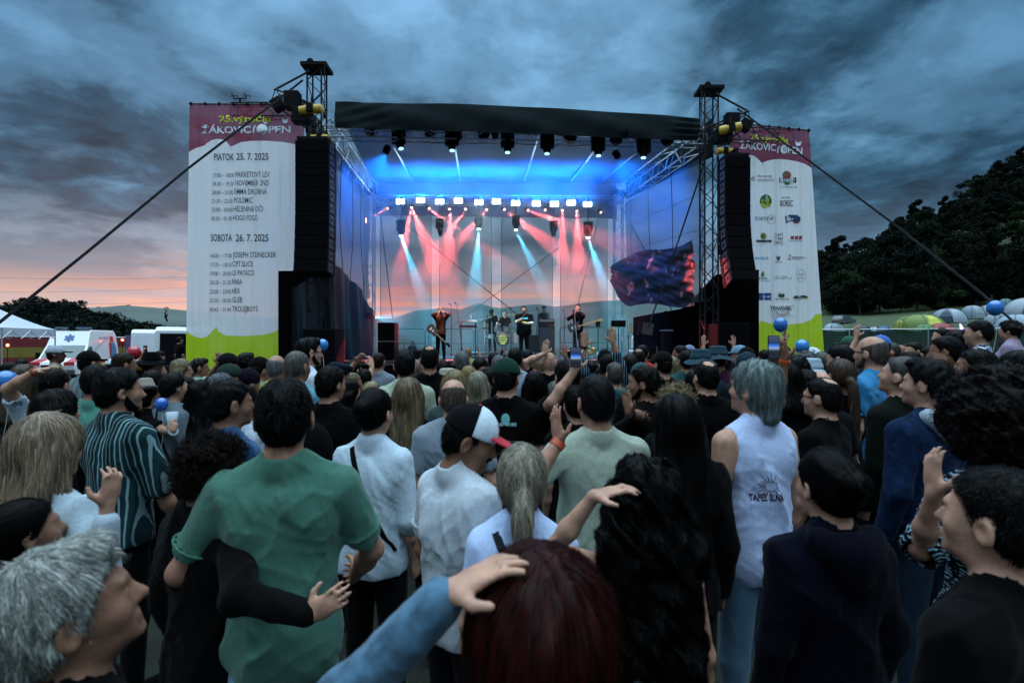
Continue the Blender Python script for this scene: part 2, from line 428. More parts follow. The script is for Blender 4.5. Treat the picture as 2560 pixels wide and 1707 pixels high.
# tower head frames with hoists and outrigger arms
def head_frame(base, s, zt, label):
    e = empty('rigging_outrigger', base + Vector((s * .5, 0, zt - 1.5)), label=label, cat='outrigger truss')
    mb = MB(); p = Vector((base.x, base.y - .15, 0))
    mb.truss(p + Vector((0, 0, zt - 1.35)), p + Vector((s * 1.1, -.15, zt - .95)), w=.32, r=.026)
    mb.build('arm', M_STEEL, e)
    mb = MB(); mb.tube(p + Vector((s * 1.15, -.15, zt - .75)), p + Vector((s * .1, -.1, zt - .15)), .03); mb.tube(p + Vector((s * 1.15, -.15, zt - 1.15)), p + Vector((s * .15, -.1, zt - 1.9)), .03)
    mb.build('brace', M_STEEL, e)
    mb = MB(); mb.box(p + Vector((s * .52, -.32, zt - 1.15)), (.42, .3, .5)); mb.box(p + Vector((s * .95, -.3, zt - 1.25)), (.34, .26, .34), Matrix.Rotation(.5 * s, 3, 'Y')); mb.box(p + Vector((s * .25, -.34, zt - 1.6)), (.5, .3, .45))
    mb.build('winch_block', M_BLACK, e, bevel=.03)
    mb = MB()
    for k in range(16): mb.lathe(p + Vector((-s * .36, -.2, zt - .1 - k * .085)), [(.012, -.03), (.02, 0), (.012, .03)], 6)
    mb.lathe(p + Vector((-s * .36, -.2, zt - 1.5)), [(.03, -.1), (.06, -.03), (.05, .06)], 8)
    mb.build('chain', M_STEEL, e)
    return e
ZL, ZR = TL.children[2], None
head_frame(LF, -1, CAMZ + 684 / FPX * 15, 'black outrigger and winch on the left tower head')
head_frame(RF, 1, CAMZ + 628 / FPX * 16, 'black outrigger and winch on the right tower head')
def motor(c, ax, label, s=1.0):
    e = empty('chain_hoist', c, label=label, cat='hoist', group='yellow chain hoists over the speaker arrays')
    q = Vector(ax).normalized(); c = Vector(c)
    mb = MB(); mb.lathe(c, [(.06 * s, -.34 * s), (.13 * s, -.32 * s), (.14 * s, -.12 * s), (.11 * s, -.1 * s), (.11 * s, .1 * s), (.14 * s, .12 * s), (.13 * s, .3 * s), (.05 * s, .33 * s)], 14, q); mb.build('motor_housing', M_YEL, e)
    mb = MB(); mb.tube(c + Vector((0, 0, .35 * s)), c - Vector((0, 0, .5 * s)), .02); mb.lathe(c - Vector((0, 0, .3 * s)), [(.02, -.08), (.07, 0), (.02, .08)], 8); mb.build('hook', M_STEEL, e)
    mb = MB(); mb.box(c - q * .0 + Vector((0, -.12 * s, 0)), (.16 * s, .1 * s, .2 * s)); mb.build('gearbox', M_BLACK, e)
motor(P(778, 275, 14.4), (1, 0, .12), 'yellow chain hoist beside the left banner top', 1.0)
motor(P(800, 345, 14.5), (1, .1, 0), 'small yellow hoist just above the left speaker array', .75)
motor(P(1826, 322, 15.3), (1, -.2, .15), 'yellow chain hoist in front of the right banner top', 1.0)
motor(P(1812, 378, 15.4), (1, .1, 0), 'small yellow hoist just above the right speaker array', .75)

# line arrays
def line_array(u0, u1, vt, n, Y, curve_deg, label, side):
    t0, t1 = P(u0, vt, Y), P(u1, vt, Y); w = t1.x - t0.x; cx = (t0.x + t1.x) / 2
    e = empty('line_array', (cx, Y + .4, t0.z), label=label, cat='speaker array', group='hanging speaker arrays beside the stage')
    h = .345; z = t0.z; y = Y; ang = 0
    mb = MB(); mb.box((cx, Y + .35, z + .06), (w * .9, .7, .10)); mb.box((cx, Y + .35, z + .2), (.12, .5, .18)); mb.build('fly_frame', M_BLACK, e, bevel=.01)
    for i in range(n):
        if i > n * .45: ang += curve_deg / (n * .55)
        rot = Matrix.Rotation(-R(ang), 3, 'X')
        c = Vector((cx, y, z)) + rot @ Vector((0, .32, -h / 2))
        mb = MB(); mb.box(c, (w, .62, h - .012), rot); cab = mb.build('cabinet', M_BLACK, e, bevel=.012)
        mb = MB(); mb.box(c + rot @ Vector((0, -.318, 0)), (w - .06, .014, h - .05), rot); mb.build('grille', mat('speaker_grille', (.003, .003, .004), .9, spec=.04, bump=.5, bscale=400), cab)
        mb = MB()
        for k in (-1, 1):
            mb.box(c + rot @ Vector((side * (w / 2 + .006), -.10 + .0 * k, 0)), (.014, .26, h - .09), rot)
            break
        mb.build('side_plate', mat('side_plate_grey', (.05, .065, .09), .6), cab)
        mb = MB(); mb.box(c + rot @ Vector((side * (w / 2 + .015), -.10, .0)), (.012, .10, .10), rot); mb.build('handle_recess', M_BLACK, cab)
        step = rot @ Vector((0, 0, -h)); y += step.y; z += step.z
    return e
line_array(737, 822, 350, 11, 14.3, 6, 'tall hanging black speaker array left of the stage', 1)
line_array(1814, 1877, 391, 11, 14.9, 22, 'curved hanging black speaker array right of the stage', -1)

# ---------------------------------------------------------------- rear mesh backdrop: four panels with open gaps
M_MESH = see_through(mat('backdrop_mesh', (.05, .055, .06), .9, trans=.5), .62)
for i, (u0, u1) in enumerate(((951, 1078), (1099, 1229), (1254, 1381), (1401, 1518))):
    mb = MB(); A, B = P(u0, 530, 22.3 + i * .15), P(u1, 530, 22.4 + i * .15)
    mb.sheet(lambda a, b: Vector((lerp(A.x, B.x, a) , lerp(A.y, B.y, a) + .03 * math.sin(a * 9 + b * 3), lerp(7.75, 1.5, b))), 24, 12)
    o = mb.build('backdrop_panel', M_MESH, smooth=True, fix=False)
    single(o, ('first', 'second', 'third', 'last')[i] + ' translucent mesh backdrop panel from the left, behind the band', 'backdrop panel', 'mesh panels hung behind the band')
    mb = MB()
    for p in (A, B): mb.tube((p.x, p.y - .01, 7.75), (p.x, p.y - .01, 1.5), .012, n=5)
    mb.build('hem', M_STEEL, o)

# side scrims
def grid_mat(name, col, f, tr=.4):
    m = see_through(mat(name, col, .8, trans=tr, bump=.8, bscale=2.2), f); return m
M_SCR = grid_mat('side_scrim_cloth', (.13, .17, .22), .30, .45)
mb = MB()
def scr_l(a, b):
    zt = lerp(8.25, 8.1, a); zb = lerp(4.0, 3.9, a)
    return Vector((lerp(LF.x + .28, LR.x + .1, a) + .10 * math.sin(a * 14 + b * 5) * b, lerp(LF.y + .3, LR.y - .3, a), lerp(zt, zb, b) - .5 * math.sin(a * math.pi) * b))
mb.sheet(scr_l, 40, 24)
so = single(mb.build('side_scrim', M_SCR, smooth=True, fix=False), 'blue lit translucent side cloth between the left towers', 'side cloth', 'cloths closing the stage sides')
mb = MB()
for a in (.2, .45, .7): mb.path([scr_l(a, b / 10) + Vector((.03, 0, 0)) for b in range(11)], .012, 5)
mb.build('seam', M_BLACK, so)
mb = MB()
def scr_r(a, b):
    zt = lerp(8.05, 8.1, a); zb = lerp(1.9, 2.2, a)
    return Vector((lerp(RF.x - .1, RR.x + .25, a) + .04 * math.sin(a * 18 + b * 4), lerp(RF.y + .2, RR.y - .3, a), lerp(zt, lerp(3.3, 3.9, a), b)))
mb.sheet(scr_r, 40, 24)
so = single(mb.build('side_scrim', M_SCR, smooth=True, fix=False), 'blue lit translucent side cloth between the right towers', 'side cloth', 'cloths closing the stage sides')
mb = MB()
for a in (.33, .62, .88): mb.path([scr_r(a, b / 10) + Vector((-.03, 0, 0)) for b in range(11)], .012, 5)
for b in (.25, .5, .75): mb.path([scr_r(a / 10, b) + Vector((-.03, 0, 0)) for a in range(11)], .006, 5)
mb.build('seam', M_BLACK, so)
# loose dark tarp, right side; orange light on the print is painted in
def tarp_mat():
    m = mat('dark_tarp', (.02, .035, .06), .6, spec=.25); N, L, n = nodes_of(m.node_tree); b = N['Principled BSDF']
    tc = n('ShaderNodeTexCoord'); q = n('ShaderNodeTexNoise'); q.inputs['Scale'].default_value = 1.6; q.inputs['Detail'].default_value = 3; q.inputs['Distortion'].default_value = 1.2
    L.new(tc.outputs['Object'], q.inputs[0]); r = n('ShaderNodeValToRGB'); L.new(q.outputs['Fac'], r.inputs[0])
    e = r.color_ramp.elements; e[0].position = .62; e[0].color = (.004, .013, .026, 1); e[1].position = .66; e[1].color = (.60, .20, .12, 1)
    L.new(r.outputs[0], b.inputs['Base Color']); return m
def tarp(a, b):
    u = lerp(1762, 1548, a); vt = lerp(598, 656, a) + 8 * math.sin(a * 7); vb = 764 - 58 * max(0, (a - .72) / .28) ** 2 + 5 * math.sin(a * 9)
    Y = lerp(15.9, 21.4, a); p = P(u, lerp(vt, vb, b), Y)
    fold = .07 * math.sin(b * 11 + a * 5) * (.4 + a * (1 - a) * 2.0) + .03 * math.sin(b * 27 - a * 9) + .02 * math.sin(b * 50 + a * 30)
    return p + Vector((-.35 - fold, 0, 0))
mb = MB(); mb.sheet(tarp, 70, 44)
single(mb.build('printed_tarp', tarp_mat(), smooth=True, fix=False), 'loose creased dark tarpaulin with print tinted by orange light, low on the right stage side', 'tarpaulin')
# drapes
def drape(name, pts, z0, z1, label, cat, amp=.12, fr=22, m=None, sag=0):
    mb = MB(); L0 = len(pts) - 1
    def fn(a, b):
        t = a * L0; i = min(int(t), L0 - 1); p = lerp(Vector(pts[i]), Vector(pts[i + 1]), t - i)
        d = (Vector(pts[i + 1]) - Vector(pts[i])).normalized(); nx = Vector((-d.y, d.x, 0))
        zt = z1[i] + (z1[i + 1] - z1[i]) * (t - i) if isinstance(z1, (list, tuple)) else z1
        return Vector((p.x, p.y, lerp(zt, z0, b))) + nx * amp * (math.sin(a * fr + b * 2) * .6 + math.sin(a * fr * 2.3 - b * 3) * .4) * (.3 + .7 * b)
    mb.sheet(fn, 90, 14)
    return single(mb.build(name, m or M_MATT, smooth=True, fix=False), label, cat)
drape('black_drape', [(-6.55, 14.9, 0), (-5.4, 15.2, 0), (-5.5, 18.0, 0), (-5.75, 21.0, 0)], .1, [3.6, 4.4, 4.0, 3.1], 'bunched black drape at the left stage wing', 'drape', .22, 26, mat('shiny_black_sheet', (.008, .014, .026), .42, bump=1, bscale=3, spec=.3))
drape('black_drape', [(-7.2, 15.4, 0), (-6.1, 15.3, 0)], 0, 4.2, 'flat black cloth under the left speaker array', 'drape', .05, 20)
drape('black_drape', [(4.75, 19.6, 0), (6.0, 17.6, 0), (6.6, 16.2, 0), (7.8, 15.8, 0)], 0, [3.0, 3.2, 4.2, 4.3], 'wide black cloth masking the right stage wing', 'drape', .1, 30)
# speaker stacks
def stack(c, d, n, label, grp='black speaker cabinets standing by the stage'):
    e = empty('speaker_stack', (c[0], c[1], c[2]), label=label, cat='speakers', group=grp)
    for i in range(n):
        b = MB(); b.box((c[0], c[1], c[2] + d[2] * (i + .5)), (d[0], d[1], d[2] - .015)); cab = b.build('cabinet', M_BLACK, e, bevel=.015)
        b = MB(); b.box((c[0], c[1] - d[1] / 2 - .008, c[2] + d[2] * (i + .5)), (d[0] - .07, .015, d[2] - .08)); b.build('grille', mat('speaker_grille'), cab)
stack((P(963, 800, 16.2).x, 16.6, DZ), (.55, .6, .62), 2, 'tall black side-fill speaker stack at the left stage edge')
stack((P(1838, 830, 14.9).x, 15.4, 0), (.95, .8, .86), 3, 'black bass speaker stack in front of the right drape')
stack((P(790, 830, 14.2).x, 14.8, 0), (.95, .8, .80), 3, 'black bass speaker stack below the left speaker array')

# ---------------------------------------------------------------- guy straps
M_STRAP = mat('black_webbing', (.008, .009, .012), .9)
strap('guy_strap', [P(757, 201, 14.85), P(672, 268, 14.0), P(472, 420, 12.4), P(217, 631, 10.6), P(0, 805, 9.4), P(-454, 1165, 8)], .055, .012, M_STRAP, 'long black guy strap from the left tower down past the banner', 'strap', 'straps bracing the stage towers')
strap('guy_strap', [P(1843, 272, 15.8), P(2030, 408, 14.3), P(2245, 568, 12.4), P(2456, 736, 10.4), P(2560, 827, 9.2), P(2950, 1190, 7.4)], .05, .012, M_STRAP, 'long black guy strap from the right tower down past the hillside', 'strap', 'straps bracing the stage towers')
strap('tension_cable', [P(1765, 395, 16), P(1700, 590, 16.0), P(1620, 820, 16.0)], .05, .01, M_STRAP, 'black strap slanting across the right side cloth', 'strap', 'straps bracing the stage towers')
strap('tension_cable', [P(833, 380, 15.2), P(846, 480, 17), P(880, 610, 18)], .05, .01, M_STRAP, 'black strap slanting across the left side cloth', 'strap', 'straps bracing the stage towers')
def cable(pts, r, label):
    mb = MB(); mb.path([Vector(p) for p in pts], r, 5); return single(mb.build('bracing_cable', M_STEEL, fix=False), label, 'cable', 'thin cables crossing behind the band')
cable([P(968, 526, 22.0), P(1000, 550, 22), P(1270, 768, 22.0), P(1330, 815, 22)], .022, 'dark bracing cable falling rightwards behind the singer')
cable([P(1253, 725, 22.0), P(1410, 610, 22)], .016, 'dark bracing cable rising rightwards above the keyboard player')
cable([P(1253, 725, 22.2), P(1090, 845, 22)], .012, 'thin bracing cable falling leftwards behind the synthesizer')
cable([P(951, 540, 21.8), P(982, 800, 21.8)], .022, 'thin dark cable near the left edge of the backdrop')
cable([P(1498, 540, 21.8), P(1445, 760, 21.8)], .016, 'thin dark cable near the right edge of the backdrop')
cable([P(1555, 520, 21.5), P(1620, 640, 20), P(1690, 800, 18)], .02, 'dark cable crossing the right side cloth')
# ---------------------------------------------------------------- stage lamps
def spot(parent, loc, tgt, col, W, deg, blend=.35, size=.03):
    d = bpy.data.lights.new('lamp_beam', 'SPOT'); d.energy = W; d.color = col; d.spot_size = R(deg); d.spot_blend = blend; d.shadow_soft_size = size
    o = bpy.data.objects.new('lamp_beam', d); COL.objects.link(o); o.location = loc
    o.rotation_euler = (Vector(tgt) - Vector(loc)).to_track_quat('-Z', 'Y').to_euler(); set_parent(o, parent); return o
def lens_mat(name, col, s): return mat(name, (0.8, .8, .8), .3, emit=col, es=s)
# wash panels on the rear truss
M_WASH = lens_mat('blue_white_lamp', (.55, .80, 1.0), 42)
for i, (u, v) in enumerate(((1001, 504), (1051, 501), (1099, 504), (1146, 502), (1197, 506), (1241, 504), (1289, 508), (1341, 509), (1386, 510), (1428, 507), (1469, 511))):
    c = P(u, v, 21.25); names = 'first second third fourth fifth sixth seventh eighth ninth tenth last'.split()
    e = empty('wash_light', c, label=f'{names[i]} glaring white wash light from the left on the rear truss', cat='stage light', group='row of wash lights on the rear truss')
    mb = MB(); mb.box(c + Vector((0, .1, 0)), (.40, .16, .26)); mb.build('housing', M_BLACK, e, bevel=.01)
    mb = MB(); mb.box(c + Vector((0, .012, 0)), (.33, .02, .19)); mb.build('lens', M_WASH, e)
    mb = MB(); mb.tube(c + Vector((-.22, .1, 0)), c + Vector((-.22, .1, .3)), .015); mb.tube(c + Vector((.22, .1, 0)), c + Vector((.22, .1, .3)), .015); mb.tube(c + Vector((-.22, .1, .3)), c + Vector((.22, .1, .3)), .015); mb.build('yoke', M_STEEL, e)
    d = bpy.data.lights.new('lamp_glow', 'SPOT'); d.energy = 1150; d.color = (.0, .17, 1.0); d.shadow_soft_size = .12; d.spot_size = R(165); d.spot_blend = .7
    o = bpy.data.objects.new('lamp_glow', d); COL.objects.link(o); o.location = c + Vector((0, -.05, .02))
    o.rotation_euler = Vector((0, .30, 1.0)).to_track_quat('-Z', 'Y').to_euler(); set_parent(o, e)
# pink beam lamps
PK = (1.0, .12, .11); OR = (1.0, .2, .05)
beams = [(969, 521, (-113, 88), OR, 9, 1.0), (1029, 519, (-2, 100), PK, 12, 1.3), (1029, 519, (55, 100), PK, 16, .8), (1073, 521, (105, 88), PK, 13, 1.1), (1124, 523, (12, 100), PK, 13, 1.2),
         (1164, 523, (-50, 95), PK, 12, 1.1), (1217, 524, (-62, 90), PK, 13, 1.1), (1261, 524, (95, 84), PK, 14, 1.0), (1320, 526, (80, 50), PK, 12, .9), (1363, 525, (36, 90), PK, 13, 1.0),
         (1406, 526, (-8, 100), PK, 12, 1.2), (1442, 528, (-8, 100), PK, 14, .9), (1502, 531, (60, 90), OR, 8, .06)]
M_PL = lens_mat('pink_lamp_lens', (1.0, .40, .32), 7)
last = None; k = 0
nm = ['leftmost', 'second', 'third', 'fourth', 'fifth', 'sixth', 'seventh', 'eighth', 'ninth', 'tenth', 'eleventh', 'rightmost']
for (u, v, (dx, dy), c, deg, s) in beams:
    p = P(u, v, 21.0); d = Vector((dx * .9, -78, -dy)).normalized()
    if (u, v) != last:
        e = empty('beam_light', p, label=f'{nm[k]} small pink beam lamp under the rear truss', cat='stage light', group='pink beam lamps under the rear truss'); k += 1
        mb = MB(); mb.lathe(p, [(.05, -.22), (.09, -.18), (.085, -.02), (.075, .0)], 14, d); mb.build('housing', M_BLACK, e)
        mb = MB(); mb.lathe(p + d * .004, [(.045, -.01), (.045, .01)], 14, d); mb.build('lens', M_PL, e)
        mb = MB(); mb.tube(p - d * .1, p - d * .1 + Vector((0, .05, .28)), .018); mb.build('clamp', M_STEEL, e)
        last = (u, v)
    spot(e, p + d * .03, p + d * 3, c, 12500 * s * (deg / 12) ** 1.5, deg * .92, .35)
# moving heads: yoke, base and tapered head
def moving_head(u, v0, v1, Y, lean, label, grp, beam=None, s=1.0, pole=0):
    t = P(u, v0, Y); b = P(u, v1, Y); h = t.z - b.z
    e = empty('moving_head', t, label=label, cat='stage light', group=grp)
    q = Vector(lean).normalized()
    mb = MB(); mb.box(t + Vector((0, 0, -.06 * s)), (.42 * s, .30 * s, .14 * s)); mb.build('base', M_BLACK, e, bevel=.015)
    mb = MB()
    for sx in (-1, 1): mb.box(t + Vector((sx * .18 * s, 0, -.30 * s)), (.07 * s, .14 * s, .42 * s))
    mb.box(t + Vector((0, 0, -.145 * s)), (.30 * s, .12 * s, .05 * s))
    mb.build('yoke', M_BLACK, e, bevel=.01)
    c = t + Vector((0, 0, -.36 * s)); L = h - .36 * s
    mb = MB(); mb.lathe(c, [(.11 * s, -.22 * s), (.155 * s, -.16 * s), (.165 * s, .1 * s), (.12 * s, L * .7), (.10 * s, L - .01)], 16, q); mb.build('head', M_BLACK, e)
    mb = MB(); mb.lathe(c + q * (L + .002), [(.08 * s, -.01), (.08 * s, .008)], 16, q)
    mb.build('lens', (lens_mat('lens_bright', (.5, .95, 1.0), 30) if beam[1] > 8000 else lens_mat('lens_soft', (.4, .8, 1.0), 1.2)) if beam else M_GLASS, e)
    if pole:
        mb = MB(); mb.tube(t, t + Vector((0, 0, pole)), .025); mb.build('drop_pipe', M_STEEL, e)
    if beam:
        col, W, deg, d = beam
        spot(e, c + q * (L + .03), c + q * (L + .03) + Vector(d), col, W, deg, .3)
G1 = 'large moving heads hanging under the front truss'
CY = (.10, .72, 1.0)
for u, v, l, W, t, w in ((997, 374, (.25, -.1, -1), 160, (.75, .5, -2), 'leftmost'), (1130, 378, (.02, -.1, -1), 110, (0, .4, -2), 'second'), (1269, 383, (0, -.1, -1), 90, (-.05, .4, -2), 'third'),
                         (1368, 386, (-.03, -.1, -1), 190, (-.25, .4, -2), 'fourth'), (1495, 391, (.03, -.1, -1), 70, (-.05, .4, -2), 'fifth'), (1609, 396, (-.05, -.1, -1), 90, (-.35, .4, -2), 'rightmost')):
    moving_head(u, v - 54, v, 15.75, l, f'{w} large black moving head hanging under the front roof edge', G1, (CY, W * 20, 11, t))
G2 = 'cyan moving heads hanging before the backdrop'
moving_head(1003, 552, 590, 20.2, (0, 0, -1), 'hanging moving head throwing a cyan beam, left of the backdrop', G2, (CY, 12500, 15, (.60, .1, -1.7)), .85, 1.0)
moving_head(1197, 540, 573, 20.2, (0, 0, -1), 'hanging moving head throwing a wide white beam, above the drummer', G2, (CY, 12000, 18, (-.12, .1, -1.7)), .75, .8)
moving_head(1290, 540, 575, 20.2, (0, 0, -1), 'hanging moving head throwing a slanting pale beam, right of the drummer', G2, (CY, 9000, 15, (.85, .1, -1.7)), .75, .8)
moving_head(1470, 556, 594, 20.2, (0, 0, -1), 'hanging moving head throwing a cyan beam, right of the backdrop', G2, (CY, 12500, 17, (.62, .1, -1.7)), .85, 1.0)
moving_head(1099, 548, 590, 20.4, (.1, 0, -1), 'unlit hanging moving head between two pink beams, left half', 'unlit hanging moving heads', None, .75, .8)
moving_head(1384, 553, 590, 20.4, (-.05, 0, -1), 'unlit hanging moving head between two pink beams, right half', 'unlit hanging moving heads', None, .75, .8)
for u, v, w in ((927, 345, 'leftmost'), (1075, 349, 'second'), (1209, 353, 'third'), (1426, 361, 'fourth'), (1540, 366, 'fifth'), (1668, 368, 'rightmost')):
    t = P(u, v - 34, 15.9); e = empty('small_spotlight', t, label=f'{w} small round black lamp between the large moving heads', cat='stage light', group='small black lamps on the front truss')
    mb = MB(); mb.lathe(t + Vector((0, 0, -.25)), [(.12, -.12), (.17, -.06), (.17, .08), (.1, .14)], 14); mb.build('head', M_BLACK, e)
    mb = MB(); mb.box(t + Vector((0, 0, -.04)), (.30, .2, .12)); [mb.box(t + Vector((sx * .18, 0, -.15)), (.03, .08, .25)) for sx in (-1, 1)]; mb.build('yoke', M_BLACK, e)
# lamps added behind the roof edge to light the musicians
for x, c, W, t, who in ((-3.4, (1, .93, .85), 1500, (-2.3, 17.2, 2.8), 'orange-shirted musician'), (-.5, (1, .93, .85), 1500, (.5, 17.6, 2.8), 'singer'), (3.4, (1, .93, .85), 1400, (2.4, 17.2, 2.8), 'bass player'), (-1.6, (.75, .97, 1), 3200, (-.4, 20.2, 2.4), 'drummer')):
    p = Vector((x, 15.25, 8.2)); e = empty('added_front_lamp', p, label='added black profile lamp behind the roof edge aimed at the ' + who, cat='stage light', group='added profile lamps behind the roof edge')
    d = (Vector(t) - p).normalized(); mb = MB(); mb.lathe(p, [(.08, -.3), (.11, -.2), (.09, 0)], 12, d); mb.build('housing', M_BLACK, e)
    spot(e, p + d * .05, t, c, W, 24, .8)
# cyan wash on stage floor from the right wing and on the mesh
for p, t, c, W, dg in (((5.6, 18.6, 5.0), (2.6, 21.6, 2.3), (.02, .85, .78), 9000, 50), ((-5.3, 19.0, 3.0), (-1.0, 21.6, 2.2), (.03, .62, .85), 3000, 60)):
    e = empty('colour_wash_lamp', p, label='black wash lamp tinting the backdrop ' + ('turquoise from the right' if p[0] > 0 else 'blue green from the left'), cat='stage light')
    d = (Vector(t) - Vector(p)).normalized(); mb = MB(); mb.lathe(Vector(p), [(.08, -.25), (.12, -.2), (.12, 0)], 12, d); mb.build('housing', M_BLACK, e)
    spot(e, Vector(p) + d * .05, t, c, W, dg, .8)
for p, t, sd in (((3.6, 17.0, 8.3), (5.8, 19.0, 6.2), 'right'), ((-4.2, 16.6, 8.3), (-6.0, 18.4, 6.0), 'left')):  # wash lamps added to turn the side cloths blue
    e = empty('colour_wash_lamp', p, label='added black wash lamp turning the ' + sd + ' side cloth blue', cat='stage light'); d = (Vector(t) - Vector(p)).normalized(); mb = MB(); mb.lathe(Vector(p), [(.08, -.25), (.12, -.2), (.12, 0)], 12, d); mb.build('housing', M_BLACK, e)
    spot(e, Vector(p) + d * .05, t, (.0, .18, 1.0), 1600, 105, 1.0)
# smoke inside the stage
def stage_smoke():
    m = bpy.data.materials.new('thin_stage_smoke'); m.use_nodes = True; N, L, n = nodes_of(m.node_tree); N.clear()
    o = n('ShaderNodeOutputMaterial'); v = n('ShaderNodeVolumePrincipled'); v.inputs['Color'].default_value = (.78, .88, 1, 1); v.inputs['Anisotropy'].default_value = .2
    tc = n('ShaderNodeTexCoord'); sp = n('ShaderNodeSeparateXYZ'); L.new(tc.outputs['Object'], sp.inputs[0]); q = n('ShaderNodeTexNoise'); q.inputs['Scale'].default_value = .75; q.inputs['Detail'].default_value = 3; q.inputs['Distortion'].default_value = .6; L.new(tc.outputs['Object'], q.inputs[0])
    r = n('ShaderNodeMapRange', interpolation_type='SMOOTHSTEP'); L.new(sp.outputs[2], r.inputs[0]); r.inputs[1].default_value = 3.4; r.inputs[2].default_value = 7.4; r.inputs[3].default_value = .018; r.inputs[4].default_value = .10
    w = n('ShaderNodeMapRange'); L.new(q.outputs['Fac'], w.inputs[0]); w.inputs[1].default_value = .35; w.inputs[2].default_value = .68; w.inputs[3].default_value = .35; w.inputs[4].default_value = 1.5
    k = n('ShaderNodeMath', operation='MULTIPLY'); L.new(r.outputs[0], k.inputs[0]); L.new(w.outputs[0], k.inputs[1]); L.new(k.outputs[0], v.inputs['Density']); L.new(v.outputs[0], o.inputs['Volume'])
    mb = MB(); mb.add([(-5.6, 16.6, DZ + .02), (5.6, 17.3, DZ + .02), (4.4, 22.1, DZ + .02), (-5.75, 22.1, DZ + .02), (-5.6, 16.6, 8.95), (5.6, 17.3, 8.95), (4.4, 22.1, 8.95), (-5.75, 22.1, 8.95)],
        [(0, 3, 2, 1), (4, 5, 6, 7), (0, 1, 5, 4), (1, 2, 6, 5), (2, 3, 7, 6), (3, 0, 4, 7)])
    tag(mb.build('smoke', m), kind='stuff', label='thin smoke filling the stage and catching the light beams')
stage_smoke()
# ---------------------------------------------------------------- banners with lettering
def cloth_mat(name, col, f=.10):
    return see_through(mat(name, col, .6, trans=.5, bump=.35, bscale=1.3, bstretch=(2.2, 1, .35)), f)
class Banner:
    def __init__(s, name, tl, tr, bl, br, Y, head, foot, label, yslope=0.0):
        s.Y = Y; s.tl, s.tr, s.bl, s.br = tl, tr, bl, br; s.ys = yslope
        s.e = empty('tower_banner', P(bl[0], bl[1], Y), label=label, cat='banner', group='tall festival banners beside the stage')
        mb = MB(); n = 110; hx = [p[0] for p in head]; hy = [p[1] for p in head]; fx = [p[0] for p in foot]; fy = [p[1] for p in foot]
        rows = []
        for i in range(n + 1):
            a = i / n; ut, ub = lerp(tl[0], tr[0], a), lerp(bl[0], br[0], a); vt, vb = lerp(tl[1], tr[1], a), lerp(bl[1], br[1], a)
            def U(v): return lerp(ut, ub, (v - vt) / (vb - vt))
            u = ut
            for _ in range(3): h = float(np.interp(u, hx, hy)); u = U(h)
            for _ in range(3): f = float(np.interp(U(f) if _ else ub, fx, fy)) if _ else float(np.interp(ub, fx, fy))
            vs = list(np.linspace(vt, h, 5)) + list(np.linspace(h, f, 22))[1:] + list(np.linspace(f, vb, 5))[1:]
            rows.append([s.pt(U(v), v) for v in vs])
        m = len(rows[0]); vs = [p for r in rows for p in r]; fs = []; mi = []
        for i in range(n):
            for j in range(m - 1):
                fs.append((i * m + j, (i + 1) * m + j, (i + 1) * m + j + 1, i * m + j + 1)); mi.append(0 if j < 4 else (1 if j < 25 else 2))
        o = mesh_obj('cloth', vs, fs, None, s.e, True, mats=[cloth_mat('banner_crimson', (.30, .025, .065)), cloth_mat('banner_white', (.93, .94, .95), .03), cloth_mat('banner_lime', (.56, .74, .02), .03)], mi=mi)
        s.cloth = o; o.data.flip_normals()
        mb = MB(); a, b = P(tl[0] - 2, tl[1] - 1, Y), P(tr[0] + 3, tr[1] - 1, Y); mb.tube(a, b, .022); mb.build('top_pole', M_STEEL, s.e)
        mb = MB()
        for t in np.linspace(.02, .98, 9):
            p = lerp(a, b, t); mb.box(p, (.05, .07, .09))
        mb.build('clips', M_BLACK, s.e)
        s.parts = {}
    def fold(s, u, v):
        return .05 * math.sin(u * .085 + v * .0035) + .025 * math.sin(u * .21 + v * .006 + 1) + .012 * math.sin(u * .5 - v * .01)
    def pt(s, u, v, off=0.0): return P(u, v, s.Y + s.fold(u, v) * (1 if v > s.tl[1] + 8 else .3) - off)
    def add(s, key, col, vs2, fs, off=.02):
        mb = s.parts.setdefault((key, col, len(s.parts)), MB()); mb.add([s.pt(u, v, off) for u, v in vs2], fs)
    def text(s, key, col, body, u0, u1, v0, h, v1=None, shear=0, bold=.012):
        bold = min(bold * .75, .022); vs, fs = text_mesh(body, 1.0, bold=bold, shear=shear)
        if not vs: return
        x = [p[0] for p in vs]; x0, x1 = min(x), max(x); v1 = v0 if v1 is None else v1
        k = (u1 - u0) / (x1 - x0)
        s.add(key, col, [(u0 + (a - x0) * k, v0 + (v1 - v0) * (a - x0) / (x1 - x0) - b / .73 * h) for a, b in vs], fs)
    def disc(s, key, col, u, v, ru, rv, ring=0, off=.016, a0=0, a1=360, n=28):
        pts = [(u + ru * math.cos(R(lerp(a0, a1, i / n))), v + rv * math.sin(R(lerp(a0, a1, i / n)))) for i in range(n + 1)]
        if ring:
            q = [(u + (ru - ring) * math.cos(R(lerp(a0, a1, i / n))), v + (rv - ring) * math.sin(R(lerp(a0, a1, i / n)))) for i in range(n + 1)]
            s.add(key, col, pts + q, [(i, i + 1, n + 2 + i, n + 1 + i) for i in range(n)], off)
        else: s.add(key, col, pts, [tuple(range(len(pts)))], off)
    def poly(s, key, col, pts, off=.016): s.add(key, col, pts, [tuple(range(len(pts)))], off)
    def rect(s, key, col, u0, v0, u1, v1, off=.014): s.poly(key, col, [(u0, v0), (u1, v0), (u1, v1), (u0, v1)], off)
    def finish(s):
        for (key, col, _), mb in s.parts.items():
            mb.build(key, mat('print_' + col, col, .6), s.e, fix=False)
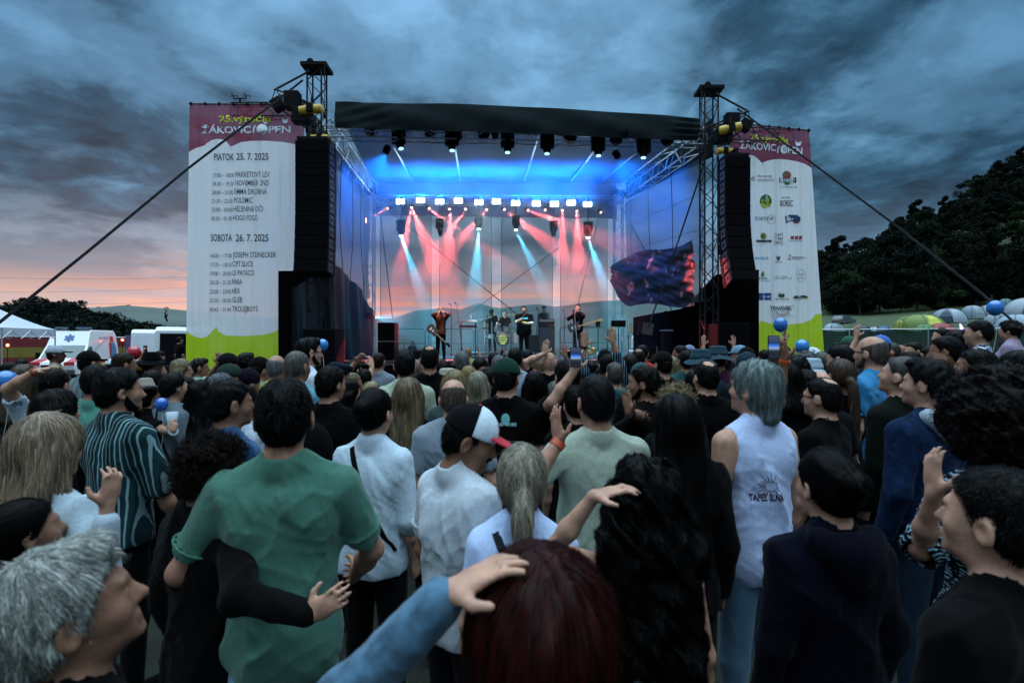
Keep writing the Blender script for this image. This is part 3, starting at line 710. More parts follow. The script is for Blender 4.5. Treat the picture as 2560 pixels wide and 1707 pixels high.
DK, WH, YG = '1b2f38', 'dfe8f2', 'd8e000'
def header(b, t25, zk, pen, disc, bird, dv=0):
    b.text('anniversary_lettering', YG, '25.výročie', t25[0], t25[1], t25[2], t25[3], t25[2] + t25[4], bold=.03)
    b.text('title_lettering', WH, 'ŽÁKOVIC', zk[0], zk[1], zk[2], zk[3], zk[2] + zk[4], bold=.035)
    b.text('title_lettering', WH, 'PEN', pen[0], pen[1], pen[2], pen[3], pen[2] + pen[4], bold=.035)
    u, v, r, q = disc
    b.disc('emblem', WH, u, v, r, q); b.disc('emblem', '7a2440', u, v, r * .62, q * .62, ring=1.6, off=.024, a0=-150, a1=120); b.disc('emblem', '7a2440', u - r * .1, v + 1, r * .25, q * .25, off=.026)
    b.poly('emblem', WH, [(u - r - 9, v + 9), (u - r - 8, v - 3), (u - r - 4, v - 9), (u - r - 1, v - 9), (u - r - 5, v - 1), (u - r - 6, v + 9)])
    b.poly('emblem', WH, [(u + 3, v - q - 2), (u + 8, v - q - 5), (u + 15, v - q), (u + 9, v - q)])
    u, v = bird; b.poly('emblem', WH, [(u - 8, v - 2), (u - 6, v - 7), (u - 1, v - 2), (u + 4, v - 5), (u + 8, v - 5), (u + 5, v + 4), (u, v + 7), (u - 5, v + 5)])
BL = Banner('left', (474, 261), (763, 263), (464, 935), (735, 935), 16.0,
    [(460, 385), (472, 380), (491, 370), (512, 364), (517, 358), (529, 351), (543, 348), (557, 349), (568, 356), (575, 367), (583, 365), (602, 356), (625, 353), (660, 352), (703, 355), (738, 361), (765, 364)],
    [(460, 826), (465, 828), (483, 840), (504, 845), (519, 841), (529, 829), (542, 816), (545, 828), (564, 839), (618, 840), (662, 836), (689, 829), (705, 816), (735, 810)],
    'tall white schedule banner with crimson header hanging left of the stage')
header(BL, (547.5, 676.6, 304.5, 16, 0), (504, 627, 333.5, 17.5, -1), (671.7, 726.5, 332, 17.5, 0), (655, 323, 14, 13), (713, 303))
BL.poly('cloud_mark', '7a2440', [(575, 367), (583, 380), (577, 369)])
BL.text('schedule_lettering', DK, 'PIATOK', 535, 585, 401, 17.5, bold=.02); BL.text('schedule_lettering', DK, '25. 7. 2025', 591, 671, 400, 17.5, bold=.02)
for t, u0, u1, nme, n0, n1, v in (('17:00 – 18:00', 983, 1080, 'PARKETOVÝ LEV', 1086, 1243, 633), ('18:30 – 19:30', 981, 1077, 'NOVEMBER 2ND', 1084, 1239, 672), ('20:00 – 21:00', 978, 1074, 'EMMA DROBNÁ', 1081, 1230, 712),
    ('21:30 – 22:30', 976, 1072, 'POLEMIC', 1079, 1165, 752), ('23:00 – 00:00', 975, 1072, 'HEĽENINE OČI', 1076, 1212, 792), ('00:30 – 01:30', 974, 1070, 'HOGO POGO', 1075, 1188, 833),
    ('16:00 – 17:00', 971, 1068, 'JOSEPH STEINECKER', 1073, 1272, 1003), ('17:30 – 18:30', 970, 1068, 'CPT.SLICE', 1072, 1166, 1045), ('19:00 – 20:00', 969, 1067, 'LE PAYACO', 1072, 1171, 1086),
    ('20:30 – 21:30', 968, 1066, 'PARA', 1071, 1116, 1127), ('22:00 – 23:00', 967, 1066, 'HEX', 1071, 1106, 1169), ('23:30 – 00:30', 967, 1066, 'GLEB', 1071, 1116, 1210), ('00:45 – 01:45', 967, 1065, 'TROLEJBOYS', 1070, 1188, 1252)):
    f = lambda x: x / 1.844
    BL.text('schedule_lettering', DK, t, f(u0), f(u1), 100 + f(v), 10.5, bold=.004); BL.text('schedule_lettering', DK, nme, f(n0), f(n1), 100 + f(v) - .5, 14, bold=.008)
BL.text('schedule_lettering', DK, 'SOBOTA', 527, 580, 603, 18, bold=.02); BL.text('schedule_lettering', DK, '26. 7. 2025', 589, 671, 603, 18, bold=.02)
BL.finish()
BR = Banner('right', (1822, 307), (2023, 328), (1858, 935), (2064, 935), 17.2,
    [(1815, 384), (1840, 392), (1856, 391), (1875, 388), (1886, 390), (1896, 399), (1905, 408), (1913, 404), (1933, 399), (1949, 398), (1969, 400), (1994, 404), (2012, 410), (2029, 420)],
    [(1850, 812), (1865, 816), (1881, 821), (1894, 815), (1903, 800), (1906, 803), (1924, 808), (1949, 811), (1977, 811), (2005, 808), (2025, 801), (2033, 795), (2038, 786), (2058, 784)],
    'tall white sponsor logo banner with crimson header hanging right of the stage')
header(BR, (1876, 1970, 350, 15, 8), (1849, 1940, 371, 17.5, 7), (1970, 2006, 383, 17, 3), (1960, 374, 8.5, 11), (1996, 360))
b = BR
b.poly('cloud_mark', '7a2440', [(1905, 408), (1911, 418), (1907, 409)])
b.text('sponsor_lettering', '7d4a44', 'dt', 1877, 1888, 452, 13); b.text('sponsor_lettering', '4f4548', 'Slovenská', 1893, 1930, 443, 6); b.text('sponsor_lettering', '4f4548', 'výhybkáreň', 1893, 1934, 453, 6)
b.disc('sponsor_badge', '8a4038', 1967, 438, 11, 10.5); b.disc('sponsor_badge', '2d5a3f', 1967, 437, 7.5, 8, off=.022); b.rect('sponsor_badge', '4e7f55', 1960, 436, 1975, 439, off=.024); b.rect('sponsor_badge', '14392f', 1948, 444, 1991, 457, off=.022); b.text('sponsor_lettering', WH, 'RADEGOST', 1951, 1988, 454, 7, bold=.03); b.disc('sponsor_badge', '2f6a48', 1968, 459, 7, 4, off=.02); b.text('sponsor_lettering', '56606a', 'ZIŤ O HORKY BOHATŠIE', 1949, 1993, 470, 4)
b.disc('sponsor_badge', '27612f', 1914.5, 503.5, 15, 17); b.disc('sponsor_badge', 'b9c322', 1914.5, 503.5, 14.6, 16.6, off=.02, a0=20, a1=160); b.text('sponsor_lettering', 'c8cf2a', 'pd', 1905, 1923, 506, 11, bold=.04); b.text('sponsor_lettering', '41682e', 'Bošáca', 1906, 1923, 515, 4)
b.text('sponsor_lettering', '17222b', 'BOREC', 1951, 1982.5, 515.6, 15, bold=.04); b.text('sponsor_lettering', '2a363f', 'BOROVIČKA', 1954, 1976, 497, 5, bold=.02)
b.text('sponsor_lettering', '1b2c36', 'STARTITUP', 1887, 1934, 551, 9); b.disc('sponsor_ring', '7c5a56', 1928.6, 548.7, 10.5, 12, ring=.9)
b.poly('sponsor_badge', '173a63', [(1962, 541), (1975, 537), (1992, 537), (2001, 543), (2001, 552), (1995, 557), (1982, 554), (1970, 555), (1965, 560), (1964, 551)]); b.text('sponsor_lettering', WH, 'Budiš', 1968, 1998, 552, 10, shear=.2, bold=.03); b.disc('sponsor_badge', 'a8323a', 1991, 556, 8, 3, off=.024)
b.disc('sponsor_badge', '8d9c32', 1908.7, 590.4, 7.5, 8.8); b.disc('sponsor_badge', '23386a', 1908.7, 590.4, 2.8, 3.2, off=.022); b.disc('sponsor_badge', '33502e', 1908.7, 590.4, 5.6, 6.8, ring=.8, off=.02); b.rect('sponsor_badge', '22343e', 1890, 600, 1929, 606); b.text('sponsor_lettering', 'b7bd2c', 'proreco', 1891, 1928, 604.5, 4.5, bold=.04)
for r_ in ((1937, 581, 1957, 582), (1937, 611.5, 1957, 612.5), (1937, 581, 1938, 612.5), (1956, 581, 1957, 612.5)): b.rect('sponsor_frame', '222b33', *r_)
for k, t in enumerate(('SEP', 'TEM', 'BER')): b.text('sponsor_lettering', '222b33', t, 1940, 1954, 590.5 + 9.6 * k, 7)
for k in range(3): u = 1976 + 10 * k; b.poly('sponsor_badge', '97303a', [(u + 1.5, 590), (u + 9.6, 590), (u + 8.4, 599), (u, 599)])
b.text('sponsor_lettering', '3c5c7c', 'power sponsoring', 1973, 2005, 604, 4)
b.text('sponsor_lettering', '3f96cc', 'HUDBA.SK', 1893, 1922, 648.7, 7, bold=.03); b.poly('sponsor_badge', '2a6fae', [(1888, 641), (1893, 648), (1888, 648)])
b.poly('sponsor_badge', '4a4046', [(1939, 639), (1943, 643), (1946, 640), (1951, 643), (1952, 639), (1950, 648), (1947, 652), (1944, 652), (1942, 647)]); b.text('sponsor_lettering', '5f4e54', 'URBANEK', 1937, 1956, 656.5, 4)
b.text('sponsor_lettering', '9c2433', 'Z', 1969, 1979, 649, 12, shear=.2, bold=.03); b.text('sponsor_lettering', '262d38', 'oznam', 1979, 2007, 646, 6.5, bold=.03); b.text('sponsor_lettering', '474e5a', '.sk', 2007, 2015, 646, 5); b.poly('sponsor_badge', '9c2433', [(1969, 650), (1990, 647.6), (2008, 649.5), (1990, 648.8)])
b.poly('sponsor_badge', '2f7d2e', [(1902, 690), (1904, 682), (1909, 677), (1910, 685), (1906, 691)]); b.poly('sponsor_badge', '6aa52f', [(1904, 692), (1908, 686), (1913, 683), (1911, 690), (1907, 693)])
b.text('sponsor_lettering', '23384c', 'anja', 1895, 1918, 698, 6.5, bold=.02); b.text('sponsor_lettering', '6f8791', 'ŠIKO TECHNIK', 1889, 1925, 704, 4)
b.text('sponsor_lettering', '2d7a55', 'LEGUSEM', 1936, 1968.5, 698, 8.5, bold=.0); b.text('sponsor_lettering', '4a8f2e', 'pč', 1973, 1980, 698, 6, shear=.3)
b.disc('sponsor_ring', '5f5560', 2003, 689, 12, 15.5, ring=.8); b.text('sponsor_lettering', '2b4a5e', 'area', 1996, 2010, 687, 5); b.text('sponsor_lettering', '7f8c98', 'print', 1996, 2010, 697, 5); b.rect('sponsor_ring', '5f5560', 1996, 689, 2010, 689.7)
b.rect('sponsor_badge', '173a86', 1894.5, 732.6, 1928, 750); b.text('sponsor_lettering', WH, 'rttbonat', 1897, 1926, 744, 6.5, shear=.3, bold=.02)
b.poly('sponsor_badge', '3a4640', [(1946, 742), (1946, 731), (1949, 737), (1951, 729), (1953, 736), (1959, 733), (1962, 738), (1961, 743), (1952, 744)]); b.text('sponsor_lettering', '2c3038', 'MLYN TRENČAN', 1939, 1972, 749.5, 4, bold=.03)
b.poly('sponsor_badge', '1c2a1c', [(1982, 746), (1987, 739), (2000, 740), (2010, 738), (2020, 741), (2020, 744)]); b.rect('sponsor_badge', 'a2b41c', 1987, 742, 2020, 747, off=.02); b.text('sponsor_lettering', '2b3a18', 'LESOSTROM', 1990, 2018, 746.2, 3.6, bold=.03)
b.rect('sponsor_badge', 'e8f2ee', 1924, 760, 1987, 789); b.text('sponsor_lettering', '182028', 'TRNAVSKÉ', 1926, 1985, 774.5, 10, shear=.2, bold=.03)
b.disc('sponsor_badge', 'b0443c', 1956, 770, 19, 18, ring=1.3, off=.02, a0=25, a1=155)
BR.finish()
# lattice carrying each banner
for (a, bb, s, l) in ((P(585, 278, 16.35), P(775, 278, 15.9), 1, 'steel lattice arm behind the left banner header'), (P(1815, 335, 16.6), P(1975, 345, 17.5), -1, 'steel lattice arm behind the right banner header')):
    mb = MB(); mb.truss(a, bb, w=.3, h=.42, r=.022, rd=.014, bay=.5); single(mb.build('banner_arm', M_STEEL), l, 'truss arm', 'lattice arms carrying the banners')
# wind gauge over the left banner
p = P(600, 256, 16.0); e = empty('wind_gauge', p, label='small cup wind gauge on top of the left banner', cat='weather sensor')
mb = MB(); mb.tube(p, p + Vector((0, 0, .12)), .03); mb.tube(p + Vector((-.2, 0, .12)), p + Vector((.2, 0, .12)), .018); mb.build('arm', M_BLACK, e)
for sx in (-1, 1):
    q = p + Vector((sx * .2, 0, .12)); mb = MB(); mb.tube(q, q + Vector((0, 0, .1)), .015)
    for k in range(3): t = R(120 * k + 30); mb.tube(q + Vector((0, 0, .1)), q + Vector((.1 * math.cos(t), .1 * math.sin(t), .1)), .008); mb.lathe(q + Vector((.1 * math.cos(t), .1 * math.sin(t), .1)), [(.015, -.02), (.03, 0), (.015, .02)], 8)
    mb.build('cup_rotor', M_BLACK, e)

# ---------------------------------------------------------------- hills
def hill(name, pts, Y0, Y1, m, foot=885, back=1.3, lump=0, du=4, seed=1):
    us = np.arange(pts[0][0], pts[-1][0] + du, du); g = np.random.default_rng(seed)
    ridge = np.interp(us, [p[0] for p in pts], [p[1] for p in pts]); n = 10; vs = []; fs = []
    for j in range(n + 2):
        for i, u in enumerate(us):
            if j <= n:
                t = j / n; Yd = lerp(Y0, Y1, t); zr = (HOR - ridge[i]) / FPX * Y1 + CAMZ
                z = -1 + (zr + 1) * (t ** 1.15) + (g.normal() * lump * .35 if j < n else g.normal() * lump * .12)
                vs.append(Vector(((u - 1280) / FPX * Yd, Yd, z)))
            else: vs.append(Vector(((u - 1280) / FPX * Y1 * back, Y1 * back, -2)))
    w = len(us)
    fs = [(j * w + i, j * w + i + 1, (j + 1) * w + i + 1, (j + 1) * w + i) for j in range(n + 1) for i in range(w - 1)]
    return struct(mesh_obj(name, vs, fs, m, None, True))
M_HILLF = mat('far_hill_field', (.050, .070, .060), .95, var=.45, vscale=.012, bump=1, bscale=.2)
M_HILLW = mat('far_hill_woods', (.010, .022, .026), .95, var=.5, vscale=.05, bump=1, bscale=.35)
M_HILLC = mat('centre_hill', (.035, .065, .065), .95, var=.35, vscale=.01)
hill('hill_far', [(-900, 740), (-300, 750), (150, 770), (244, 769), (308, 763), (400, 770), (464, 776), (600, 790), (800, 800), (951, 796), (981, 796), (1000, 790), (1039, 776), (1080, 773), (1109, 769), (1151, 773), (1178, 764), (1199, 758), (1213, 762), (1228, 767), (1253, 770), (1300, 764), (1343, 760), (1386, 766), (1420, 763), (1454, 757), (1505, 752), (1573, 750), (1700, 745), (2000, 730), (2600, 700)], 260, 620, M_HILLC, du=6)
hill('hill_field', [(-300, 790), (150, 785), (200, 772), (244, 769), (308, 763), (400, 770), (464, 776), (600, 800), (760, 850)], 180, 400, M_HILLF, du=6)
hill('hill_wooded', [(-1100, 735), (-500, 745), (0, 766), (60, 764), (117, 764), (150, 766), (187, 766), (215, 778), (260, 800), (330, 820), (470, 842), (640, 858)], 120, 300, M_HILLW, lump=2.2, du=3, seed=3)

# ---------------------------------------------------------------- trees
M_BARK = mat('bark', (.035, .028, .022), .9, bump=1, bscale=12)
def leaf_mat(name, c):
    m = mat(name, c, .85, spec=.1, var=.55, vscale=.6); return m
M_LEAF = [leaf_mat('leaf_dark', (.003, .008, .005)), leaf_mat('leaf_mid', (.006, .014, .006)), leaf_mat('leaf_light', (.016, .036, .012))]
def crown_mesh(seed, H, W, n, leaf):
    g = np.random.default_rng(seed); nb = 26
    cs = []
    for k in range(nb):
        t = g.uniform(.0, 1.0); rr = W * .5 * math.sqrt(max(.05, math.sin(min(1, t * .92 + .06) * math.pi))) * g.uniform(.25, 1); a = g.uniform(0, 2 * math.pi)
        cs.append((rr * math.cos(a), rr * math.sin(a), H * (.14 + .82 * t), g.uniform(.10, .20) * W))
    cs = np.array(cs); idx = g.integers(0, nb, n); d = g.normal(size=(n, 3)); d /= np.linalg.norm(d, axis=1)[:, None]
    p = cs[idx, :3] + d * cs[idx, 3:4] * g.uniform(.45, 1.08, (n, 1)) * np.array([1, 1, .8])
    a = g.normal(size=(n, 3)) + d * .6; a /= np.linalg.norm(a, axis=1)[:, None]; b = np.cross(a, g.normal(size=(n, 3))); b /= np.linalg.norm(b, axis=1)[:, None]; c = np.cross(a, b)
    s = leaf * g.uniform(.6, 1.5, (n, 1))
    v = np.stack([p - b * s, p - c * s * .55, p + b * s, p + c * s * .55], 1).reshape(-1, 3); f = np.arange(4 * n).reshape(n, 4)
    return v, f
def make_tree(seed, H, W, n, leaf, lm):
    e = empty('tree'); e['category'] = 'tree'
    v, f = crown_mesh(seed, H, W, n, leaf); mesh_obj('crown', v, f, lm, e, False, local=True)
    mb = MB(); g = random.Random(seed); mb.tube((0, 0, -.8), (0, 0, H * .5), W * .028, W * .016, 8)
    for k in range(7):
        a = g.uniform(0, 6.28); z0 = H * g.uniform(.22, .5); mb.tube((0, 0, z0), (W * .3 * math.cos(a), W * .3 * math.sin(a), z0 + H * .25), W * .013, W * .004, 6)
    mb.build('trunk', M_BARK, e, local=True); return e
protos = [make_tree(s, H, W, n, lf, M_LEAF[c]) for s, H, W, n, lf, c in ((1, 12, 9.5, 9000, .22, 0), (2, 14, 8, 9000, .22, 0), (3, 10.5, 10, 9000, .22, 1), (4, 12, 9, 9000, .22, 1), (5, 9, 8, 8000, .22, 2), (6, 15, 7, 9000, .22, 0))]
# right hillside: terrain through measured heights
RU = [1700, 1900, 2048, 2130, 2255, 2389, 2427, 2560, 2800, 3200, 3700]
RV = [800, 730, 712, 676, 625, 570, 515, 445, 370, 320, 300]
def hillside():
    us = np.arange(1700, 3701, 20.0); rows = []
    prof = [(24, 0.0), (30, .3), (50, None), (87, None), (112, None), (135, None), (160, None), (185, None), (260, None)]
    for u in us:
        rv = float(np.interp(u, RU, RV)); k = float(np.interp(u, [1700, 2000, 2560, 3200], [0, .8, 1.25, 1.6])); c = []
        for Y, z in prof:
            if Y == 24: zz = -.05
            elif Y == 30: zz = .6 * k
            elif Y == 50: zz = CAMZ + (HOR - 828 + (k - 1) * 40) / FPX * 50 if k > .3 else 1.5 * k
            elif Y == 87: zz = CAMZ + (HOR - 800 + (k - 1) * 90) / FPX * 87
            elif Y == 112: zz = CAMZ + (HOR - 775 + (k - 1) * 90) / FPX * 112
            else:
                z0 = CAMZ + (HOR - 775 + (k - 1) * 90) / FPX * 112; z1 = CAMZ + (HOR - rv) / FPX * 185
                t = min(1, (Y - 112) / 73); zz = lerp(z0, max(z0 + 1, z1), t ** .9) - (20 if Y > 200 else 0)
            c.append(Vector(((u - 1280) / FPX * Y, Y, zz)))
        rows.append(c)
    m = len(prof); vs = [p for r in rows for p in r]
    fs = [(i * m + j, (i + 1) * m + j, (i + 1) * m + j + 1, i * m + j + 1) for i in range(len(rows) - 1) for j in range(m - 1)]
    o = struct(mesh_obj('hillside', vs, fs, mat('meadow_grass', (.028, .050, .014), .95, var=.45, vscale=.5, bump=1, bscale=8), None, True)); return rows, us, [p[0] for p in prof]
HROWS, HUS, HYS = hillside()
def hz(u, Y):
    col = []
    for j in range(len(HYS)): col.append(float(np.interp(u, HUS, [r[j].z for r in HROWS])))
    return float(np.interp(Y, HYS, col))
g = random.Random(5); ti = 0
used = [False] * 6
rows = [(108, 5.2), (113, 5.6), (122, 8.2), (131, 8.4), (141, 8.8), (152, 9), (165, 9), (180, 8), (188, 7)]
for Y, step in rows:
    u = 2030 + g.uniform(0, 40)
    while u < 2760:
        yy = Y + g.uniform(-3.5, 3.5)
        if u > 2085 or yy > 118:
            k = g.choice([0, 0, 1, 2, 3, 4, 5] if Y < 150 else [0, 1, 2, 3, 5, 5, 4]); o = protos[k] if not used[k] else copy_tree(protos[k]); used[k] = True
            x = (u - 1280) / FPX * yy; sc = g.uniform(.75, 1.12) * (.9 if Y > 170 else 1)
            o.location = (x, yy, hz(u, yy) - .3); o.scale = (sc * g.uniform(.85, 1.15), sc, sc * g.uniform(.8, 1.15)); o.rotation_euler = (0, 0, g.uniform(0, 6.28))
            o['group'] = 'trees of the wooded hillside'
            o['label'] = ('pale green leafy tree among darker ones on the right hillside' if k == 4 else 'dark leafy tree in the wood covering the right hillside') if Y < 175 else 'dark tree standing on the ridge line of the right hillside'
        u += step * FPX / Y * g.uniform(.62, .95)
# small trees along the left hill crest and one poplar
for u, v, Y, s, l in ((190, 775, 300, .55, 'small round tree on the left hill crest where the woods end'), (246, 772, 398, .45, 'tiny lone tree on the left field ridge, nearest the woods'), (320, 766, 398, .42, 'tiny lone tree at the top of the left field ridge'), (415, 775, 398, .55, 'tiny lone tree on the left field ridge, nearest the banner')):
    o = copy_tree(protos[3]); p = P(u, v, Y); o.location = p - Vector((0, 0, 1)); o.scale = (s * .8, s * .8, s * .5); o['label'] = l; o['group'] = 'lone trees on the left hill'
o = copy_tree(protos[1]); o.location = P(416, 806, 230); o.scale = (.20, .20, .42); tag(o, 'tall narrow poplar standing before the pale left hill', 'tree', 'lone trees on the left hill')
# woods on the left hill as one far mass of crowns
v_, f_ = [], []
gg = np.random.default_rng(8)
for k in range(260):
    u = gg.uniform(-260, 470); Y = gg.uniform(140, 300); t = (Y - 120) / 180
    rv = float(np.interp(u, [-300, 0, 117, 187, 215, 260, 330, 470], [750, 766, 764, 766, 778, 800, 820, 842])); zr = (HOR - rv) / FPX * 300 + CAMZ
    z = -1 + (zr + 1) * max(t, 0) ** 1.15
    v, f = crown_mesh(100 + k % 5, 9, 9, 420, .55); sc = gg.uniform(.6, 1.1)
    f_.append(f + sum(len(q) for q in v_)); v_.append(v * sc + np.array([(u - 1280) / FPX * Y, Y, z - 3]))
tag(mesh_obj('woodland', np.concatenate(v_), np.concatenate(f_), M_LEAF[0], None), 'far dark woods covering the left hill', kind='stuff')

# ---------------------------------------------------------------- pylon and power lines
p = P(2268, 575, 186); e = empty('power_pylon', p, label='small lattice power pylon on the right hill ridge', cat='pylon')
mb = MB(); mb.tube(p + Vector((-.8, 0, -2)), p + Vector((-.2, 0, 4.2)), .12); mb.tube(p + Vector((.8, 0, -2)), p + Vector((.2, 0, 4.2)), .12); mb.build('mast', M_STEEL, e)
mb = MB(); mb.tube(p + Vector((-1.8, 0, 3.6)), p + Vector((1.9, 0, 4.6)), .1); mb.tube(p + Vector((-1.8, 0, 3.6)), p + Vector((-1.5, 0, 2)), .08); mb.tube(p + Vector((-1.5, 0, 2.3)), p + Vector((1.6, 0, 3.6)), .08); mb.build('crossarm', M_STEEL, e)
for k, (a, c, l) in enumerate(((P(-200, 690, 90), P(760, 655, 200), 'upper power line across the left sunset sky'), (P(-200, 730, 90), P(760, 675, 200), 'middle power line across the left sunset sky'), (P(-200, 752, 90), P(760, 718, 200), 'lowest power line across the left sunset sky'), (P(2030, 640, 120), P(2275, 560, 186), 'power line running from the right banner to the hill pylon'))):
    pts = [lerp(a, c, t) - Vector((0, 0, 3 * math.sin(t * math.pi))) for t in np.linspace(0, 1, 14)]
    mb = MB(); mb.path(pts, .022, 4); single(mb.build('power_line', M_STEEL, fix=False), l, 'cable', 'power lines crossing the sky')

# ---------------------------------------------------------------- tents on the slope
def tent(u0, u1, vt, vb, Y, c1, c2, label, door=None, elong=1.0, ns=4, rot=0.0, cname='tent'):
    a, b = P(u0, vb, Y), P(u1, vb, Y); w = abs(b.x - a.x) / 2; h = (vb - vt) / FPX * Y; c = (a + b) / 2
    z0 = c.z; e = empty('camping_tent', c, label=label, cat='tent', group='camping tents on the slope')
    fly = MB(); pan = MB(); n = 32; m = 9; D = w * elong
    def pt(i, j):
        t = 2 * math.pi * i / n; ph = (j / m) * math.pi / 2; r = math.cos(ph) ** .8
        x = w * r * math.cos(t); y = D * r * math.sin(t); k = 1 - .05 * abs(math.sin(t * ns / 2)) * math.sin(2 * ph)
        x, y = x * math.cos(rot) - y * math.sin(rot), x * math.sin(rot) + y * math.cos(rot)
        return c + Vector((x * k, y * k, h * math.sin(ph) ** .9))
    for i in range(n):
        t = 2 * math.pi * (i + .5) / n; tgt = pan if math.sin(t * ns / 2 + .8) > .15 else fly
        for j in range(m): tgt.add([pt(i, j), pt(i + 1, j), pt(i + 1, j + 1), pt(i, j + 1)], [(0, 1, 2, 3)])
    dim = lambda c: tuple(q * .62 for q in srgb(c))
    fly.build('outer_fly', mat('tent_' + c1, dim(c1), .55, bump=.5, bscale=5), e, smooth=True); pan.build('side_panel', mat('tentp_' + c1 + c2, tuple(.5 * a_ + .5 * b_ for a_, b_ in zip(dim(c1), dim(c2))) , .55, bump=.5, bscale=5), e, smooth=True)
    mb = MB()
    for k in range(ns // 2):
        t = 2 * math.pi * k / ns + .8; pts = []
        for s in np.linspace(-1, 1, 17):
            ph = (1 - abs(s)) * math.pi / 2; r = math.cos(ph) ** .8 * (1 if s > 0 else -1); x, y = w * r * math.cos(t) * 1.01, D * r * math.sin(t) * 1.01
            pts.append(c + Vector((x * math.cos(rot) - y * math.sin(rot), x * math.sin(rot) + y * math.cos(rot), h * math.sin(ph) ** .9 * 1.012)))
        mb.path(pts, .02, 5)
    mb.build('pole_sleeve', M_DARKG, e)
    if door:
        mb = MB(); ang = door[1]; pts = []
        for s in np.linspace(-.42, .42, 7):
            for q in (0.02, .25, .5, .7):
                t = ang + s * (1 - q * .8); ph = q * math.pi / 2; r = math.cos(ph) ** .8 * 1.025; x, y = w * r * math.cos(t), D * r * math.sin(t)
                pts.append(c + Vector((x * math.cos(rot) - y * math.sin(rot), x * math.sin(rot) + y * math.cos(rot), h * math.sin(ph) ** .9 * 1.01)))
        mb.add(pts, [(i * 4 + j, i * 4 + j + 1, (i + 1) * 4 + j + 1, (i + 1) * 4 + j) for i in range(6) for j in range(3)])
        mb.build('door_flap', mat('tent_' + door[0], srgb(door[0]), .6), e)
    return e
PI = math.pi
tent(2055, 2110, 808, 842, 47, '9fb2bd', '51626c', 'low pale grey dome tent just right of the sponsor banner', None, 1, 6)
tent(2138, 2176, 813, 842, 46, '1c2c33', '2a3b42', 'small dark dome tent behind the green mesh fence', None)
tent(2171, 2197, 817, 842, 46.5, 'c4d3dc', 'a4b3bc', 'tiny white dome tent between dark and blue tents', None)
tent(2192, 2226, 815, 842, 45, '2c5f97', '3f76ad', 'small blue dome tent behind the green mesh fence', None)
tent(2250, 2340, 786, 838, 47, '6f8a22', '7f9a2a', 'big olive green tunnel tent with yellow porch', ('a8ac34', -PI * .62), 1.5, 6, .2)
tent(2236, 2264, 800, 838, 45.5, 'a9ad3c', '8d9630', 'yellow porch tent leaning against the big green tent', ('566325', -PI / 2), 1.0)
tent(2285, 2336, 810, 842, 43.5, '4a8a2e', '3c7827', 'small bright green dome tent before the big green tent', ('3a6a26', -PI / 2))
tent(2322, 2386, 808, 842, 44, 'a5182c', 'c02a40', 'crimson red dome tent beside the green tents', ('7d1322', -PI * .7), .9)
tent(2331, 2409, 772, 807, 52, 'aebfcf', '1d4258', 'white and navy dome tent higher on the slope', ('173347', -PI * .75), .9)
tent(2405, 2455, 764, 797, 53, 'a9b7bf', '4f7c95', 'cream and steel blue dome tent on the slope', ('7f929d', -PI * .45))
tent(2447, 2486, 763, 797, 54, '9aa0a8', 'b9bfc6', 'striped pale grey tent behind the blue balloon', None, 1, 10)
tent(2493, 2534, 747, 790, 56, '2c6672', '3d7d88', 'teal dome tent highest on the slope at right', None)
tent(2515, 2640, 744, 790, 52, 'a3b0ba', '6f7f87', 'large pale family tent at the right picture edge', ('3a4448', -PI * .68), .8, 6)
tent(2458, 2520, 784, 829, 47, 'b4c3cc', '35505e', 'white dome tent with dark window panel near the strap', ('2c4350', -PI * .55), .9)
tent(2494, 2585, 786, 830, 45, 'a7bdcf', '7d97a8', 'pale blue dome tent at right behind the fence', ('8ea6b6', -PI * .5), .9)

# green mesh fence
e = empty('mesh_fence', (20, 24, 0), label='dark green mesh covered fence below the tents', cat='fence')
F0, F1 = Vector(((2030 - 1280) / FPX * 21, 21, 0)), Vector(((2760 - 1280) / FPX * 18.5, 18.5, 0))
zt = CAMZ + (HOR - 824) / FPX * 21
mb = MB(); mb.sheet(lambda a, b: lerp(F0, F1, a) + Vector((0, .05 * math.sin(a * 60) + .03 * math.sin(a * 140 + b * 6), lerp(zt - .05 + .03 * math.sin(a * 45), .1, b))), 140, 6)
mb.build('mesh_screen', see_through(mat('green_fence_mesh', (.008, .034, .022), .85, bump=1, bscale=3), .03), e, smooth=True, fix=False)
mb = MB(); mb.tube(F0 + Vector((0, 0, zt)), F1 + Vector((0, 0, zt)), .022); mb.build('top_rail', M_ALU, e)
for t in np.linspace(0, 1, 8):
    mb = MB(); p = lerp(F0, F1, t); mb.tube(p, p + Vector((0, 0, zt + .02)), .024); mb.build('post', M_ALU, e)
mb = MB(); c = P(2349, 853, 19.6); mb.box(c, (.50, .015, .17)); sg = mb.build('sign_panel', M_WHITE, e)
vs, fs = text_mesh('ZAKO', 1, bold=.05, shear=.2); mb = MB(); mb.add([c + Vector((-.16 + a * .13, -.012, -.05 + b * .13)) for a, b in vs], fs); mb.build('lettering', mat('print_red', 'b02035', .6), sg, fix=False)

